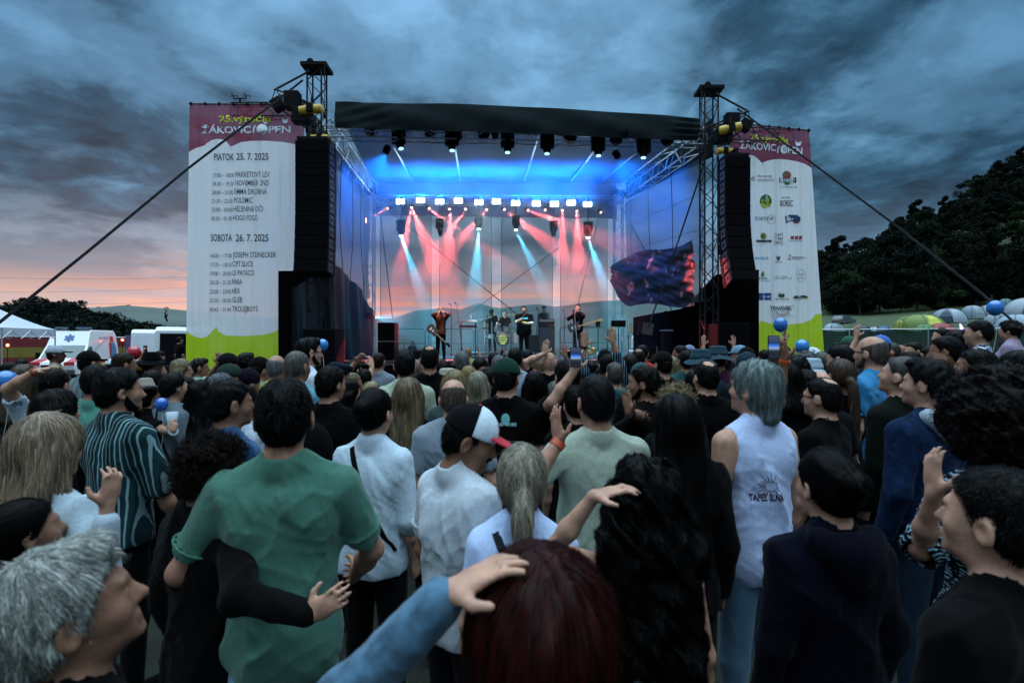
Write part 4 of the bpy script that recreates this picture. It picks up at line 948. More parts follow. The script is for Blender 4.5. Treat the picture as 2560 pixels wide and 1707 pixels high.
# ---------------------------------------------------------------- vehicles
def wheel(parent, c, r, ax=Vector((1, 0, 0)), w=.22):
    mb = MB(); mb.lathe(c, [(r * .62, -w / 2), (r * .95, -w / 2), (r, -w * .3), (r, w * .3), (r * .95, w / 2), (r * .62, w / 2)], 24, ax); t = mb.build('wheel', M_RUB, parent, local=True)
    mb = MB(); mb.lathe(c, [(r * .1, -w * .54), (r * .6, -w * .5), (r * .6, w * .5), (r * .1, w * .54)], 16, ax); o = mb.build('rim', M_ALU, t, local=True); return t
def quadp(mb, pts, off): # polygon lifted along its normal, thin
    n = (pts[1] - pts[0]).cross(pts[2] - pts[0]).normalized(); return mb.add([p + n * off for p in pts], [tuple(range(len(pts)))])
def van_body(e, prof, w, roofw, m, L):
    """side profile (y,z) list extruded over the width; upper part narrower"""
    zs = [p[1] for p in prof]; zmax = max(zs); mb = MB()
    def X(z): return (w / 2) * (1 - (1 - roofw) * max(0, (z - 1.0) / (zmax - 1.0)) ** 1.5)
    rings = [[Vector((s * X(z), y, z)) for y, z in prof] for s in (-1, -.93, .93, 1)]
    for r_, s in zip(rings, (-1, -.93, .93, 1)):
        if abs(s) < 1:
            for p in r_: p.x = (1 if p.x > 0 else -1) * X(p.z) * 1.0; p.x *= .93; p.z += .0
    for p in rings[0]: p.z = p.z - .03 * (p.z > 1.6); 
    for p in rings[3]: p.z = p.z - .03 * (p.z > 1.6)
    n = len(prof); vs = [p for r_ in rings for p in r_]; fs = []
    for k in range(3): fs += [(k * n + i, k * n + (i + 1) % n, (k + 1) * n + (i + 1) % n, (k + 1) * n + i) for i in range(n)]
    fs += [tuple(range(n)), tuple(reversed(range(3 * n, 4 * n)))]
    mb.add(vs, fs); o = mb.build('body', m, e, local=True); return o, X
def ambulance():
    e = empty('ambulance', (-22.2, 24.2, 0), R(18), 'white high roof ambulance with red stripes and blue star, facing left', 'ambulance')
    e.location = P(132, 900, 24.6) * 1; e.location.z = 0
    prof = [(-.05, .45), (-.08, .75), (.05, 1.05), (.75, 1.22), (1.35, 1.90), (1.75, 2.62), (2.0, 2.70), (4.55, 2.72), (4.75, 2.5), (4.98, 1.1), (5.0, .45)]
    body, X = van_body(e, prof, 1.86, .86, M_WHITE, 5)
    def on_side(pts, name, m, s=1, off=.012): mb = MB(); mb.add([Vector((s * (X(z) + off), y, z)) for y, z in pts], [tuple(range(len(pts)))]); return mb.build(name, m, e, local=True)
    mred = mat('signal_red', (.42, .02, .035), .4); mlime = mat('reflective_lime', (.55, .75, .05), .4); mblue = mat('ems_blue', (.03, .12, .35), .4)
    M_WIN = mat('tinted_window', (.02, .055, .06), .08, coat=.5)
    # windscreen lies on the slope (.75,1.22)-(1.35,1.90)
    def slope(t0, t1, x0, x1, a, b, off=.015, k=.94):
        p0, p1 = Vector((0, a[0], a[1])), Vector((0, b[0], b[1])); d = p1 - p0; nrm = Vector((0, -d.z, d.y)).normalized()
        q = []
        for t, x in ((t0, x0), (t0, x1), (t1, x1 * k), (t1, x0 * k)): q.append(p0 + d * t + nrm * off + Vector((x, 0, 0)))
        return q
    mb = MB(); mb.add(slope(.04, .97, -.84, .84, (.75, 1.22), (1.35, 1.90)), [(0, 1, 2, 3)]); mb.build('windscreen', M_WIN, e, local=True)
    for (x0, x1) in ((-.9, -.48), (.48, .9)):
        mb = MB(); mb.add(slope(0, 1, x0, x1, (.05, 1.05), (.75, 1.22), .01, .9), [(0, 1, 2, 3)]); mb.box((((x0 + x1) / 2), -.085, .95), (x1 - x0, .03, .22)); mb.build('red_bonnet_stripe', mred, e, local=True)
    for s in (-1, 1):
        on_side([(.95, 1.25), (1.75, 1.22), (1.75, 1.80), (1.45, 1.82)], 'door_window', M_WIN, s)
        on_side([(.4, .95), (5.0, .95), (4.98, 1.12), (.4, 1.12)], 'red_side_stripe', mred, s)
        on_side([(.4, .70), (5.0, .70), (5.0, .93), (.4, .93)], 'lime_side_stripe', mlime, s, .014)
        for y0 in (2.2, 2.9, 3.6, 4.3): on_side([(y0, .70), (y0 + .3, .70), (y0 + .45, .93), (y0 + .15, .93)], 'red_chevron', mred, s, .018)
        on_side([(3.95, 1.2), (4.55, 1.2), (4.6, 1.7), (4.35, 2.1), (4.0, 2.0)], 'blue_figure_print', mat('print_blue_fig', (.05, .25, .45), .5), s, .016)
        on_side([(3.95, 2.1), (4.3, 2.1), (4.3, 2.4), (3.95, 2.4)], 'red_cross_print', mred, s, .016)
        on_side([(3.8, 1.15), (4.05, 1.15), (4.05, 2.05), (3.8, 2.05)], 'red_upright_stripe', mred, s, .014)
        mb = MB(); mb.box((s * 1.06, .98, 1.38), (.12, .2, .28)); mb.tube((s * .92, 1.0, 1.3), (s * 1.06, .98, 1.3), .03); mb.build('wing_mirror', M_BLACK, e, local=True)
        vs, fs = text_mesh('ZDRAVOTNÁ SLUŽBA', 1, bold=.02); mb = MB()
        mb.add([Vector((s * (X(2.3) + .03), 2.55 + (a * .115 if s > 0 else 1.4 - a * .115), 2.25 + b * .13)) for a, b in vs], fs); mb.build('service_lettering', mblue, e, local=True)
        mb = MB(); mb.box((s * .68, -.10, .78), (.42, .06, .2)); mb.build('headlight', mat('lamp_glass', (.5, .55, .55), .1, coat=1), e, local=True)
        for y in (.95, 4.05): wheel(e, Vector((s * .84, y, .33)), .33)
    mb = MB(); mb.box((0, -.10, .86), (.85, .05, .14)); mb.build('grille', M_BLACK, e, local=True)
    mb = MB(); mb.box((0, -.12, .55), (1.82, .16, .22)); mb.build('bumper', M_DARKG, e, local=True, bevel=.02)
    mb = MB(); mb.box((0, 1.95, 2.78), (1.5, .3, .13)); b_ = mb.build('light_bar', mat('blue_lightbar', (.03, .10, .16), .15, coat=1), e, local=True, bevel=.03)
    mb = MB(); mb.box((0, 1.95, 2.80), (.3, .34, .2)); mb.build('siren_box', M_BLACK, b_, local=True)
    # star of life on the sloping roof front
    mb = MB(); a, b = Vector((0, 1.35, 1.90)), Vector((0, 1.75, 2.62)); d = (b - a).normalized(); nrm = Vector((0, -d.z, d.y)); c = a + (b - a) * .5 + nrm * .02
    for k in range(3):
        t = R(60 * k); ax = Vector((1, 0, 0)) * math.sin(t) + d * math.cos(t); px = Vector((1, 0, 0)) * math.cos(t) - d * math.sin(t)
        mb.add([c + ax * .22 + px * .055 + nrm * .002 * k, c + ax * .22 - px * .055 + nrm * .002 * k, c - ax * .22 - px * .055 + nrm * .002 * k, c - ax * .22 + px * .055 + nrm * .002 * k], [(0, 1, 2, 3)])
    mb.build('star_emblem', mblue, e, local=True)
ambulance()
def cargo_van(loc, rz, label, opened):
    e = empty('cargo_van', loc, rz, label, 'van')
    prof = [(0, .45), (0.0, 2.45), (.12, 2.60), (3.9, 2.60), (4.3, 2.3), (4.9, 1.35), (5.6, 1.1), (5.65, .45)]
    body, X = van_body(e, prof, 2.0, .92, M_WHITE, 5)
    mb = MB(); mb.add([Vector((-.82, -.012, .62)), Vector((.82 if opened == 2 else 0, -.012, .62)), Vector((.78 if opened == 2 else 0, -.012, 2.35)), Vector((-.78, -.012, 2.35))], [(0, 1, 2, 3)]); 
    if opened == 2: mb.build('dark_interior', M_BLACK, e, local=True)
    else: mb.build('rear_door', mat('white_door', (.72, .75, .76), .35), e, local=True)
    if opened == 1:
        mb = MB(); mb.add([Vector((.03, -.014, .62)), Vector((.82, -.014, .62)), Vector((.78, -.014, 2.35)), Vector((.03, -.014, 2.35))], [(0, 1, 2, 3)]); mb.build('dark_interior', M_BLACK, e, local=True)
        mb = MB(); mb.box((1.1, -.36, 1.5), (.05, .8, 1.8), Matrix.Rotation(-.5, 3, 'Z')); dr = mb.build('open_rear_door', M_WHITE, e, local=True, bevel=.02)
        mb = MB()
        for z in (.95, 1.95): mb.box((1.06, -.36, z), (.05, .55, .6 if z < 1 else .7), Matrix.Rotation(-.5, 3, 'Z'))
        mb.build('plywood_lining', mat('plywood', (.24, .12, .05), .7), dr, local=True)
    mb = MB(); mb.box((0, -.03, .95), (.5, .02, .11)); mb.build('number_plate', M_DARKG, e, local=True)
    for s in (-1, 1):
        mb = MB(); mb.box((s * .93, -.02, 1.3), (.1, .05, .5)); mb.build('tail_light', mat('tail_red', (.4, .01, .01), .2, coat=1), e, local=True)
        for y in (1.0, 4.6): wheel(e, Vector((s * .9, y, .34)), .34)
    mb = MB(); mb.box((0, -.05, .5), (1.9, .12, .18)); mb.build('bumper', M_DARKG, e, local=True)
v1 = P(392, 900, 22.5); v1.z = 0; cargo_van(v1, R(28), 'white delivery van with one rear door open, left of the banner', 1)
v2 = P(462, 900, 19); v2.z = 0; cargo_van(v2, R(26), 'white high van with dark open back, half hidden by the schedule banner', 2)
def small_car(loc, rz, col, label, name='parked_car', cat='car', hatch=True, sc=1):
    e = empty(name, loc, rz, label, cat)
    prof = [(0, .3), (0, .8), (.12, .95), (.45, 1.5), (.8, 1.6), (2.4, 1.58), (3.2, 1.05), (4.2, .88), (4.3, .5), (4.3, .3)] if hatch else [(0, .3), (0, .85), (.9, .95), (1.4, 1.38), (2.5, 1.4), (3.2, .98), (4.3, .82), (4.4, .45), (4.4, .3)]
    m = mat('carpaint_' + str(col), col, .3, coat=.6); body, X = van_body(e, prof, 1.78, .78, m, 4.3)
    M_WIN = mat('tinted_window'); mb = MB()
    for s in (-1, 1): mb.add([Vector((s * (X(z) + .012), y, z)) for y, z in ((.5, 1.0), (3.0, 1.0), (2.35, 1.48), (.75, 1.48))], [(0, 1, 2, 3)])
    mb.build('side_windows', M_WIN, e, local=True)
    mb = MB(); mb.add([Vector((-.65, .08, 1.0)), Vector((.65, .08, 1.0)), Vector((.55, .40, 1.45)), Vector((-.55, .40, 1.45))], [(0, 1, 2, 3)]); mb.build('rear_window', M_WIN, e, local=True)
    for s in (-1, 1):
        mb = MB(); mb.box((s * .72, -.01, .82), (.22, .04, .16)); mb.build('tail_light', mat('tail_red', (.4, .01, .01), .2, coat=1), e, local=True)
        for y in (.8, 3.5): wheel(e, Vector((s * .8, y, .3)), .3)
    e.scale = (sc,) * 3; return e
small_car(Vector((P(2092, 800, 87).x, 87, hz(2100, 87))), R(-62), (.05, .055, .06), 'dark estate car parked on the slope below the wood')
small_car(P(1480, 905, 27.5) * Vector((1, 1, 0)), R(-75), (.55, .57, .6), 'silver car seen under the backdrop right of the bass player', hatch=False) if False else None
c_ = P(1500, 900, 28); c_.z = .25; small_car(c_, R(-70), (.55, .57, .60), 'silver saloon car behind the stage, right of the bass player', hatch=False)
c_ = P(1600, 900, 38); c_.z = 0; cargo_van(c_, R(-60), 'white van behind the stage near the right rear tower', 0)

# ---------------------------------------------------------------- left background: canopy tent, striped screen, board
def canopy(corner, w, d, ze, zp, label, legs=True, rz=0):
    e = empty('canopy_tent', corner, rz, label, 'canopy'); mb = MB(); x, y = w / 2, d / 2; n = 12
    cs = [(-x, -y), (x, -y), (x, y), (-x, y)]
    def top(a, b):  # pyramid with a slight sag
        px, py = lerp(-x, x, a), lerp(-y, y, b); r = max(abs(px) / x, abs(py) / y); return Vector((px, py, ze + (zp - ze) * (1 - r) ** 1.25))
    mb.sheet(top, 16, 16); mb.build('roof_sheet', mat('canopy_white', (.62, .66, .72), .7, trans=.3), e, smooth=True, local=True, fix=False)
    mb = MB()
    for (p, q) in zip(cs, cs[1:] + cs[:1]): mb.add([Vector((*p, ze)), Vector((*q, ze)), Vector((*q, ze - .32)), Vector((*p, ze - .32))], [(0, 1, 2, 3)])
    mb.build('valance', mat('canopy_white'), e, local=True, fix=False)
    for p in cs: mb = MB(); mb.tube((*p, 0), (*p, ze), .028, n=8); mb.build('leg', M_ALU, e, local=True)
    mb = MB()
    for (p, q) in zip(cs, cs[1:] + cs[:1]):
        P0, P1 = Vector((*p, ze - .1)), Vector((*q, ze - .1)); k = 6
        for i in range(k): a_, b_ = lerp(P0, P1, i / k), lerp(P0, P1, (i + 1) / k); mb.tube(a_ - Vector((0, 0, .0 if i % 2 else .35)), b_ - Vector((0, 0, .35 if i % 2 else .0)), .012, n=4)
    mb.build('scissor_frame', M_ALU, e, local=True); return e
canopy(Vector((-22.1, 21.3, 0)), 2.8, 2.8, 2.62, 3.55, 'white pop-up canopy tent at the left picture edge', rz=R(8))
mr, my = mat('barrier_red', (.16, .012, .014), .7, bump=.5, bscale=2), mat('barrier_yellow', (.20, .16, .02), .7, bump=.5, bscale=2)
e = empty('striped_screen', (-30, 29, 0), label='red and yellow banded fence screen behind the ambulance', cat='fence screen')
A, B = P(-260, 900, 27) * Vector((1, 1, 0)), P(345, 900, 34) * Vector((1, 1, 0))
for z0, z1, m_, nme in ((2.35, 1.75, mr, 'upper_red_band'), (1.75, 1.15, my, 'yellow_band'), (1.15, .1, mr, 'lower_red_band')):
    mb = MB(); mb.sheet(lambda a, b: lerp(A, B, a) + Vector((.06 * math.sin(a * 50), .06 * math.sin(a * 70), lerp(z0, z1, b))), 60, 2); mb.build(nme, m_, e, smooth=True, fix=False)
mb = MB()
for t in np.linspace(0, 1, 9): p = lerp(A, B, t) + Vector((0, .1, 0)); mb.tube(p, p + Vector((0, 0, 2.45)), .03)
mb.tube(A + Vector((0, .1, 2.4)), B + Vector((0, .1, 2.4)), .03); mb.build('frame', M_ALU, e)
c = P(331, 865, 30); mb = MB(); mb.box((c.x, c.y, 1.25), (.8, .06, 2.5)); bd = single(mb.build('advert_board', mat('board_violet', (.06, .05, .14), .6)), 'violet advertising board with green letters beside the white van', 'board')
mb = MB()
for k, t in enumerate('UEN'):
    vs, fs = text_mesh(t, 1, bold=.04); mb.add([Vector((c.x - .02 + a * .32, c.y - .04, 2.0 - k * .45 + b * .36)) for a, b in vs], fs)
mb.build('lettering', mat('print_green2', (.30, .36, .05), .6), bd, fix=False)
for u, v, Y, l in ((19, 863, 26, 'small red warning lamp under the white canopy'), (306, 850, 29, 'small red warning lamp right of the ambulance'), (343, 851, 29.5, 'small red warning lamp beside the violet board')):
    p = P(u, v, Y); e = empty('warning_lamp', p, label=l, cat='lamp', group='red warning lamps')
    mb = MB(); mb.lathe(p, [(.03, -.06), (.06, -.04), (.06, .04), (.02, .07)], 12); mb.build('lens', mat('red_glow', (.6, .02, .02), .3, emit=(1, .08, .04), es=14), e)
    mb = MB(); mb.tube((p.x, p.y, 0), p - Vector((0, 0, .06)), .02); mb.build('pole', M_STEEL, e)
BG = 'musicians on the stage'
BK, BR_, GY, BD, W_ = '0a0908', '2a1c14', '7d7f7c', '8a7450', 'b8c6d2'
# ---------------------------------------------------------------- people: bodies and clothes as blended distance fields
V3 = lambda *a: np.array(a, dtype=np.float32)
class Field:
    def __init__(s, lo, hi, res):
        s.lo = np.array(lo, dtype=np.float32); s.res = res
        s.n = np.maximum(4, np.ceil((np.array(hi) - s.lo) / res).astype(int) + 1)
        s.d = np.full(s.n, 1.0, dtype=np.float32)
        s.ax = [s.lo[i] + np.arange(s.n[i], dtype=np.float32) * res for i in range(3)]
    def sub(s, lo, hi, m):
        a = np.clip(((np.array(lo) - m - s.lo) / s.res).astype(int), 0, s.n); b = np.clip(((np.array(hi) + m - s.lo) / s.res).astype(int) + 2, 0, s.n)
        if np.any(b <= a): return None
        sl = tuple(slice(a[i], b[i]) for i in range(3))
        X = s.ax[0][sl[0]][:, None, None]; Y = s.ax[1][sl[1]][None, :, None]; Z = s.ax[2][sl[2]][None, None, :]
        return sl, X, Y, Z
    def join(s, sl, d, k):
        c = s.d[sl]
        if k > 0:
            h = np.maximum(k - np.abs(c - d), 0) / k; s.d[sl] = np.minimum(c, d) - h * h * k * .25
        else: s.d[sl] = np.minimum(c, d)
    def cut(s, sl, d, k=0):          # keep where d < 0
        c = s.d[sl]
        if k > 0:
            h = np.maximum(k - np.abs(c - d), 0) / k; s.d[sl] = np.maximum(c, d) + h * h * k * .25
        else: s.d[sl] = np.maximum(c, d)
    def cap(s, a, b, ra, rb=None, k=.02, neg=False):
        rb = ra if rb is None else rb; a = np.asarray(a, float); b = np.asarray(b, float); r = max(ra, rb)
        q = s.sub(np.minimum(a, b) - r, np.maximum(a, b) + r, .05 if not neg else .02)
        if q is None: return s
        sl, X, Y, Z = q; e = b - a; L = max(1e-9, float(e @ e))
        t = np.clip(((X - a[0]) * e[0] + (Y - a[1]) * e[1] + (Z - a[2]) * e[2]) / L, 0, 1)
        d = np.sqrt((X - a[0] - t * e[0]) ** 2 + (Y - a[1] - t * e[1]) ** 2 + (Z - a[2] - t * e[2]) ** 2) - (ra + (rb - ra) * t)
        s.cut(sl, -d, k) if neg else s.join(sl, d, k); return s
    def ell(s, c, r, k=.03, rot=None, neg=False):
        c = np.asarray(c, float); r = np.asarray(r, float); R_ = max(r) if rot is not None else r
        q = s.sub(c - R_, c + R_, .05 if not neg else .02)
        if q is None: return s
        sl, X, Y, Z = q; x, y, z = X - c[0], Y - c[1], Z - c[2]
        if rot is not None: x, y, z = (x * rot[0, i] + y * rot[1, i] + z * rot[2, i] for i in range(3))
        k0 = np.sqrt((x / r[0]) ** 2 + (y / r[1]) ** 2 + (z / r[2]) ** 2); k1 = np.sqrt((x / r[0] ** 2) ** 2 + (y / r[1] ** 2) ** 2 + (z / r[2] ** 2) ** 2) + 1e-9
        d = (k0 * (k0 - 1) / k1).astype(np.float32)
        s.cut(sl, -d, k) if neg else s.join(sl, d, k); return s
    def all(s):
        return tuple(slice(0, s.n[i]) for i in range(3)), s.ax[0][:, None, None], s.ax[1][None, :, None], s.ax[2][None, None, :]
    def ripple(s, amp, fx, fz, seed, seg=None):
        g = np.random.default_rng(seed); sl, X, Y, Z = s.all(); w = 0
        for k in range(3):
            a = g.uniform(0, 6.28); f = fx * (1 + .55 * k); c, q = math.cos(a) * f, math.sin(a) * f
            w = w + np.sin(X * c + Y * q + Z * fz * g.uniform(-1, 1) + 1.6 * np.sin(Z * fz * .7 + X * fx * .35 + g.uniform(0, 6)) + g.uniform(0, 6)) / (1 + k * .6)
        s.d += (amp * .6 * w).astype(np.float32); return s
    def folds(s, amp, f, seed, slant=.35):
        g = np.random.default_rng(seed); sl, X, Y, Z = s.all(); tot = 0
        for k in range(4):
            a = g.uniform(-.5, .5) + (k % 2) * 1.57; fr = f * (1 + .45 * k); sg = g.choice([-1, 1]) * slant * g.uniform(.4, 1.6)
            ph = (X * math.cos(a) + Y * math.sin(a)) * fr + Z * fr * sg + 1.3 * np.sin(Z * f * .35 + X * f * .3 + g.uniform(0, 6)) + g.uniform(0, 6)
            m = np.clip(.35 + .65 * np.sin(Z * f * .30 + X * f * .22 * (1 if k % 2 else -1) + g.uniform(0, 6)), 0, 1)
            tot = tot + (1 - np.abs(np.sin(ph * .5))) ** 1.7 * m / (1 + .3 * k)
        s.d -= (amp * (tot - .6)).astype(np.float32); return s
    def mesh(s):
        d = s.d; ins = d < 0; A = ins[:-1, :-1, :-1]; cnt = np.zeros(A.shape, np.int8)
        for i in (0, 1):
            for j in (0, 1):
                for k in (0, 1): cnt += ins[i:i + A.shape[0], j:j + A.shape[1], k:k + A.shape[2]]
        act = (cnt > 0) & (cnt < 8); I = np.argwhere(act)
        if len(I) == 0: return np.zeros((0, 3)), np.zeros((0, 4), int)
        idx = np.full(A.shape, -1, np.int32); idx[act] = np.arange(len(I))
        acc = np.zeros((len(I), 3)); n = np.zeros(len(I)); C = [(i, j, k) for i in (0, 1) for j in (0, 1) for k in (0, 1)]
        val = {c: d[I[:, 0] + c[0], I[:, 1] + c[1], I[:, 2] + c[2]] for c in C}
        for c in C:
            for ax in range(3):
                if c[ax] == 0:
                    e = tuple(c[q] + (q == ax) for q in range(3)); v0, v1 = val[c], val[e]; m = (v0 < 0) != (v1 < 0)
                    t = v0[m] / (v0[m] - v1[m]); p = np.tile(np.array(c, float), (m.sum(), 1)); p[:, ax] += t; acc[m] += p; n[m] += 1
        V = s.lo + (I + acc / n[:, None]) * s.res; F = []
        for ax in range(3):
            b, c = (ax + 1) % 3, (ax + 2) % 3; sh = list(d.shape); sh[ax] -= 1
            lo = [slice(1, -1)] * 3; lo[ax] = slice(0, -1); hi = list(lo); hi[ax] = slice(1, None)
            i0, i1 = ins[tuple(lo)], ins[tuple(hi)]; E = np.argwhere(i0 != i1)
            if len(E) == 0: continue
            fl = i0[E[:, 0], E[:, 1], E[:, 2]]; off = np.array([1, 1, 1]); off[ax] = 0; E = E + off
            def cell(db, dc):
                q = E.copy(); q[:, b] += db; q[:, c] += dc; q = np.minimum(q, np.array(idx.shape) - 1); return idx[q[:, 0], q[:, 1], q[:, 2]]
            Q = np.stack([cell(-1, -1), cell(0, -1), cell(0, 0), cell(-1, 0)], 1); Q[~fl] = Q[~fl][:, ::-1]; F.append(Q[(Q >= 0).all(1)])
        return V, np.concatenate(F)
    def sample(s, p):
        q = (p - s.lo) / s.res; q = np.clip(q, 0, s.n - 1.001); i = q.astype(int); f = q - i; o = 0
        for a in (0, 1):
            for b in (0, 1):
                for c in (0, 1): o = o + s.d[i[:, 0] + a, i[:, 1] + b, i[:, 2] + c] * (f[:, 0] if a else 1 - f[:, 0]) * (f[:, 1] if b else 1 - f[:, 1]) * (f[:, 2] if c else 1 - f[:, 2])
        return o
    def grad(s, p, e=None):
        e = e or s.res; g = np.stack([s.sample(p + np.eye(3)[i] * e) - s.sample(p - np.eye(3)[i] * e) for i in range(3)], 1)
        return g / (np.linalg.norm(g, axis=1)[:, None] + 1e-9)

def rot_m(yaw=0, pitch=0, roll=0):
    return np.array(Matrix.Rotation(yaw, 3, 'Z') @ Matrix.Rotation(pitch, 3, 'X') @ Matrix.Rotation(roll, 3, 'Y'))

# --- materials for people
def skin_mat(tone):
    key = 'skin_' + tone
    if key in MATS: return MATS[key]
    c = {'fair': (.40, .215, .145), 'mid': (.30, .150, .095), 'tan': (.21, .10, .060), 'dark': (.09, .04, .024)}[tone]
    return mat(key, c, .55, var=.25, vscale=24, bump=.15, bscale=190, spec=.35)
def cloth(col, kind='plain'):
    col = srgb(col); col = tuple(c * .4 for c in col) if max(col) < .02 else tuple(c * .8 for c in col) if max(col) < .12 else col; key = f'cloth_{kind}_' + '_'.join('%.3f' % c for c in col)
    if key in MATS: return MATS[key]
    m = bpy.data.materials.new(key); m.use_nodes = True; MATS[key] = m; N, L, n = nodes_of(m.node_tree); b = N['Principled BSDF']
    b.inputs['Roughness'].default_value = .9; b.inputs['Specular IOR Level'].default_value = .2 if sum(col) > .1 else .06; b.inputs['Sheen Weight'].default_value = .12 if sum(col) > .2 else .02
    tc = n('ShaderNodeTexCoord')
    def noi(s, d=4, vec=None, dist=0):
        q = n('ShaderNodeTexNoise'); q.inputs['Scale'].default_value = s; q.inputs['Detail'].default_value = d; q.inputs['Distortion'].default_value = dist; L.new(vec or tc.outputs['Object'], q.inputs['Vector']); return q.outputs['Fac']
    mp = n('ShaderNodeMapping'); L.new(tc.outputs['Object'], mp.inputs[0]); mp.inputs['Scale'].default_value = (1.4, 1.4, .5)
    mx = n('ShaderNodeMath', operation='MULTIPLY_ADD'); L.new(noi(7, 3, mp.outputs[0], .8), mx.inputs[0]); mx.inputs[1].default_value = 1.0; L.new(noi(420, 2), mx.inputs[2])
    m2 = n('ShaderNodeMath', operation='MULTIPLY'); L.new(noi(420, 2), m2.inputs[0]); m2.inputs[1].default_value = .05; L.new(m2.outputs[0], mx.inputs[2])
    bp = n('ShaderNodeBump'); bp.inputs['Strength'].default_value = .7; bp.inputs['Distance'].default_value = .02; L.new(mx.outputs[0], bp.inputs['Height']); L.new(bp.outputs[0], b.inputs['Normal'])
    def rmp(f, a, c0, e, c1, interp='LINEAR'):
        r = n('ShaderNodeValToRGB'); r.color_ramp.interpolation = interp; q = r.color_ramp.elements; q[0].position = a; q[0].color = (*c0, 1); q[1].position = e; q[1].color = (*c1, 1); L.new(f, r.inputs[0]); return r.outputs[0]
    lo = tuple(c * .86 for c in col); base = rmp(noi(90, 3), .35, lo, .65, col)
    if kind == 'denim': base = rmp(noi(26, 6, None, .4), .35, tuple(c * .55 for c in col), .68, tuple(min(1, c * 1.5) for c in col))
    if kind == 'stripe':
        w = n('ShaderNodeTexWave'); w.bands_direction = 'X'; w.inputs['Scale'].default_value = 13; w.inputs['Distortion'].default_value = .3; L.new(tc.outputs['Object'], w.inputs[0]); base = rmp(w.outputs['Fac'], .80, col, .87, (.20, .32, .34))
        w2 = n('ShaderNodeTexWave'); w2.bands_direction = 'X'; w2.inputs['Scale'].default_value = 3.2; L.new(tc.outputs['Object'], w2.inputs[0]); k = n('ShaderNodeMix', data_type='RGBA', blend_type='MULTIPLY'); k.inputs[0].default_value = .7; L.new(base, k.inputs[6]); L.new(rmp(w2.outputs['Fac'], .4, (.35,) * 3, .6, (1, 1, 1)), k.inputs[7]); base = k.outputs[2]
    if kind == 'print':
        v = n('ShaderNodeTexVoronoi'); v.inputs['Scale'].default_value = 17; v.feature = 'DISTANCE_TO_EDGE'; L.new(tc.outputs['Object'], v.inputs[0])
        w = n('ShaderNodeTexWave'); w.wave_type = 'RINGS'; w.inputs['Scale'].default_value = 22; w.inputs['Distortion'].default_value = 9; w.inputs['Detail'].default_value = 2; L.new(tc.outputs['Object'], w.inputs[0])
        k = n('ShaderNodeMath', operation='MULTIPLY'); L.new(rmp(v.outputs['Distance'], .07, (0,) * 3, .10, (1,) * 3), k.inputs[0]); L.new(rmp(w.outputs['Fac'], .62, (0,) * 3, .70, (1,) * 3), k.inputs[1]); base = rmp(k.outputs[0], .3, col, .7, (.17, .27, .33))
    if kind == 'camo':
        q = noi(22, 2, None, 1.5); base = rmp(q, .48, (.02, .07, .22), .5, (.42, .50, .55)); k = n('ShaderNodeMix', data_type='RGBA', blend_type='MULTIPLY'); k.inputs[0].default_value = 1; L.new(base, k.inputs[6]); L.new(rmp(noi(19, 2, None, 2), .50, (1,) * 3, .53, (.03,) * 3), k.inputs[7]); base = k.outputs[2]
    if kind == 'faded': base = rmp(noi(11, 5, None, .6), .4, tuple(c * .72 for c in col), .62, col)
    L.new(base, b.inputs['Base Color']); return m
def hair_mat(col):
    col = srgb(col); key = 'hair_' + '_'.join('%.3f' % c for c in col)
    if key in MATS: return MATS[key]
    m = bpy.data.materials.new(key); m.use_nodes = True; MATS[key] = m; N, L, n = nodes_of(m.node_tree); b = N['Principled BSDF']
    dk = sum(col) < .08; b.inputs['Roughness'].default_value = .5; b.inputs['Specular IOR Level'].default_value = .09 if dk else .25
    col = tuple(c * (.35 if dk else .75) for c in col)
    at = n('ShaderNodeAttribute'); at.attribute_name = 'tone'; tc = n('ShaderNodeTexCoord'); mp = n('ShaderNodeMapping'); mp.inputs['Scale'].default_value = (1, 1, .12); L.new(tc.outputs['Object'], mp.inputs[0])
    q = n('ShaderNodeTexNoise'); q.inputs['Scale'].default_value = 60; q.inputs['Detail'].default_value = 3; L.new(mp.outputs[0], q.inputs[0])
    ad = n('ShaderNodeMath', operation='ADD'); L.new(at.outputs['Fac'], ad.inputs[0]); L.new(q.outputs['Fac'], ad.inputs[1])
    r = n('ShaderNodeValToRGB'); L.new(ad.outputs[0], r.inputs[0]); e = r.color_ramp.elements; e[0].position = .35; e[0].color = (*[c * .32 for c in col], 1); e[1].position = 1.25 if False else .98; e[1].color = (*[min(1, c * 1.55) for c in col], 1)
    L.new(r.outputs[0], b.inputs['Base Color']); return m

def two_bone(S, W, L1, L2, pole):
    S, W, pole = (np.array(q, float) for q in (S, W, pole)); d = W - S; D = np.linalg.norm(d)
    if D > (L1 + L2) * .995: W = S + d / D * (L1 + L2) * .995; d = W - S; D = np.linalg.norm(d)
    a = (L1 ** 2 - L2 ** 2 + D ** 2) / (2 * D); h = math.sqrt(max(0, L1 ** 2 - a ** 2)); u = d / D; p = pole - u * (pole @ u); p /= np.linalg.norm(p) + 1e-9
    return S + u * a + p * h, W

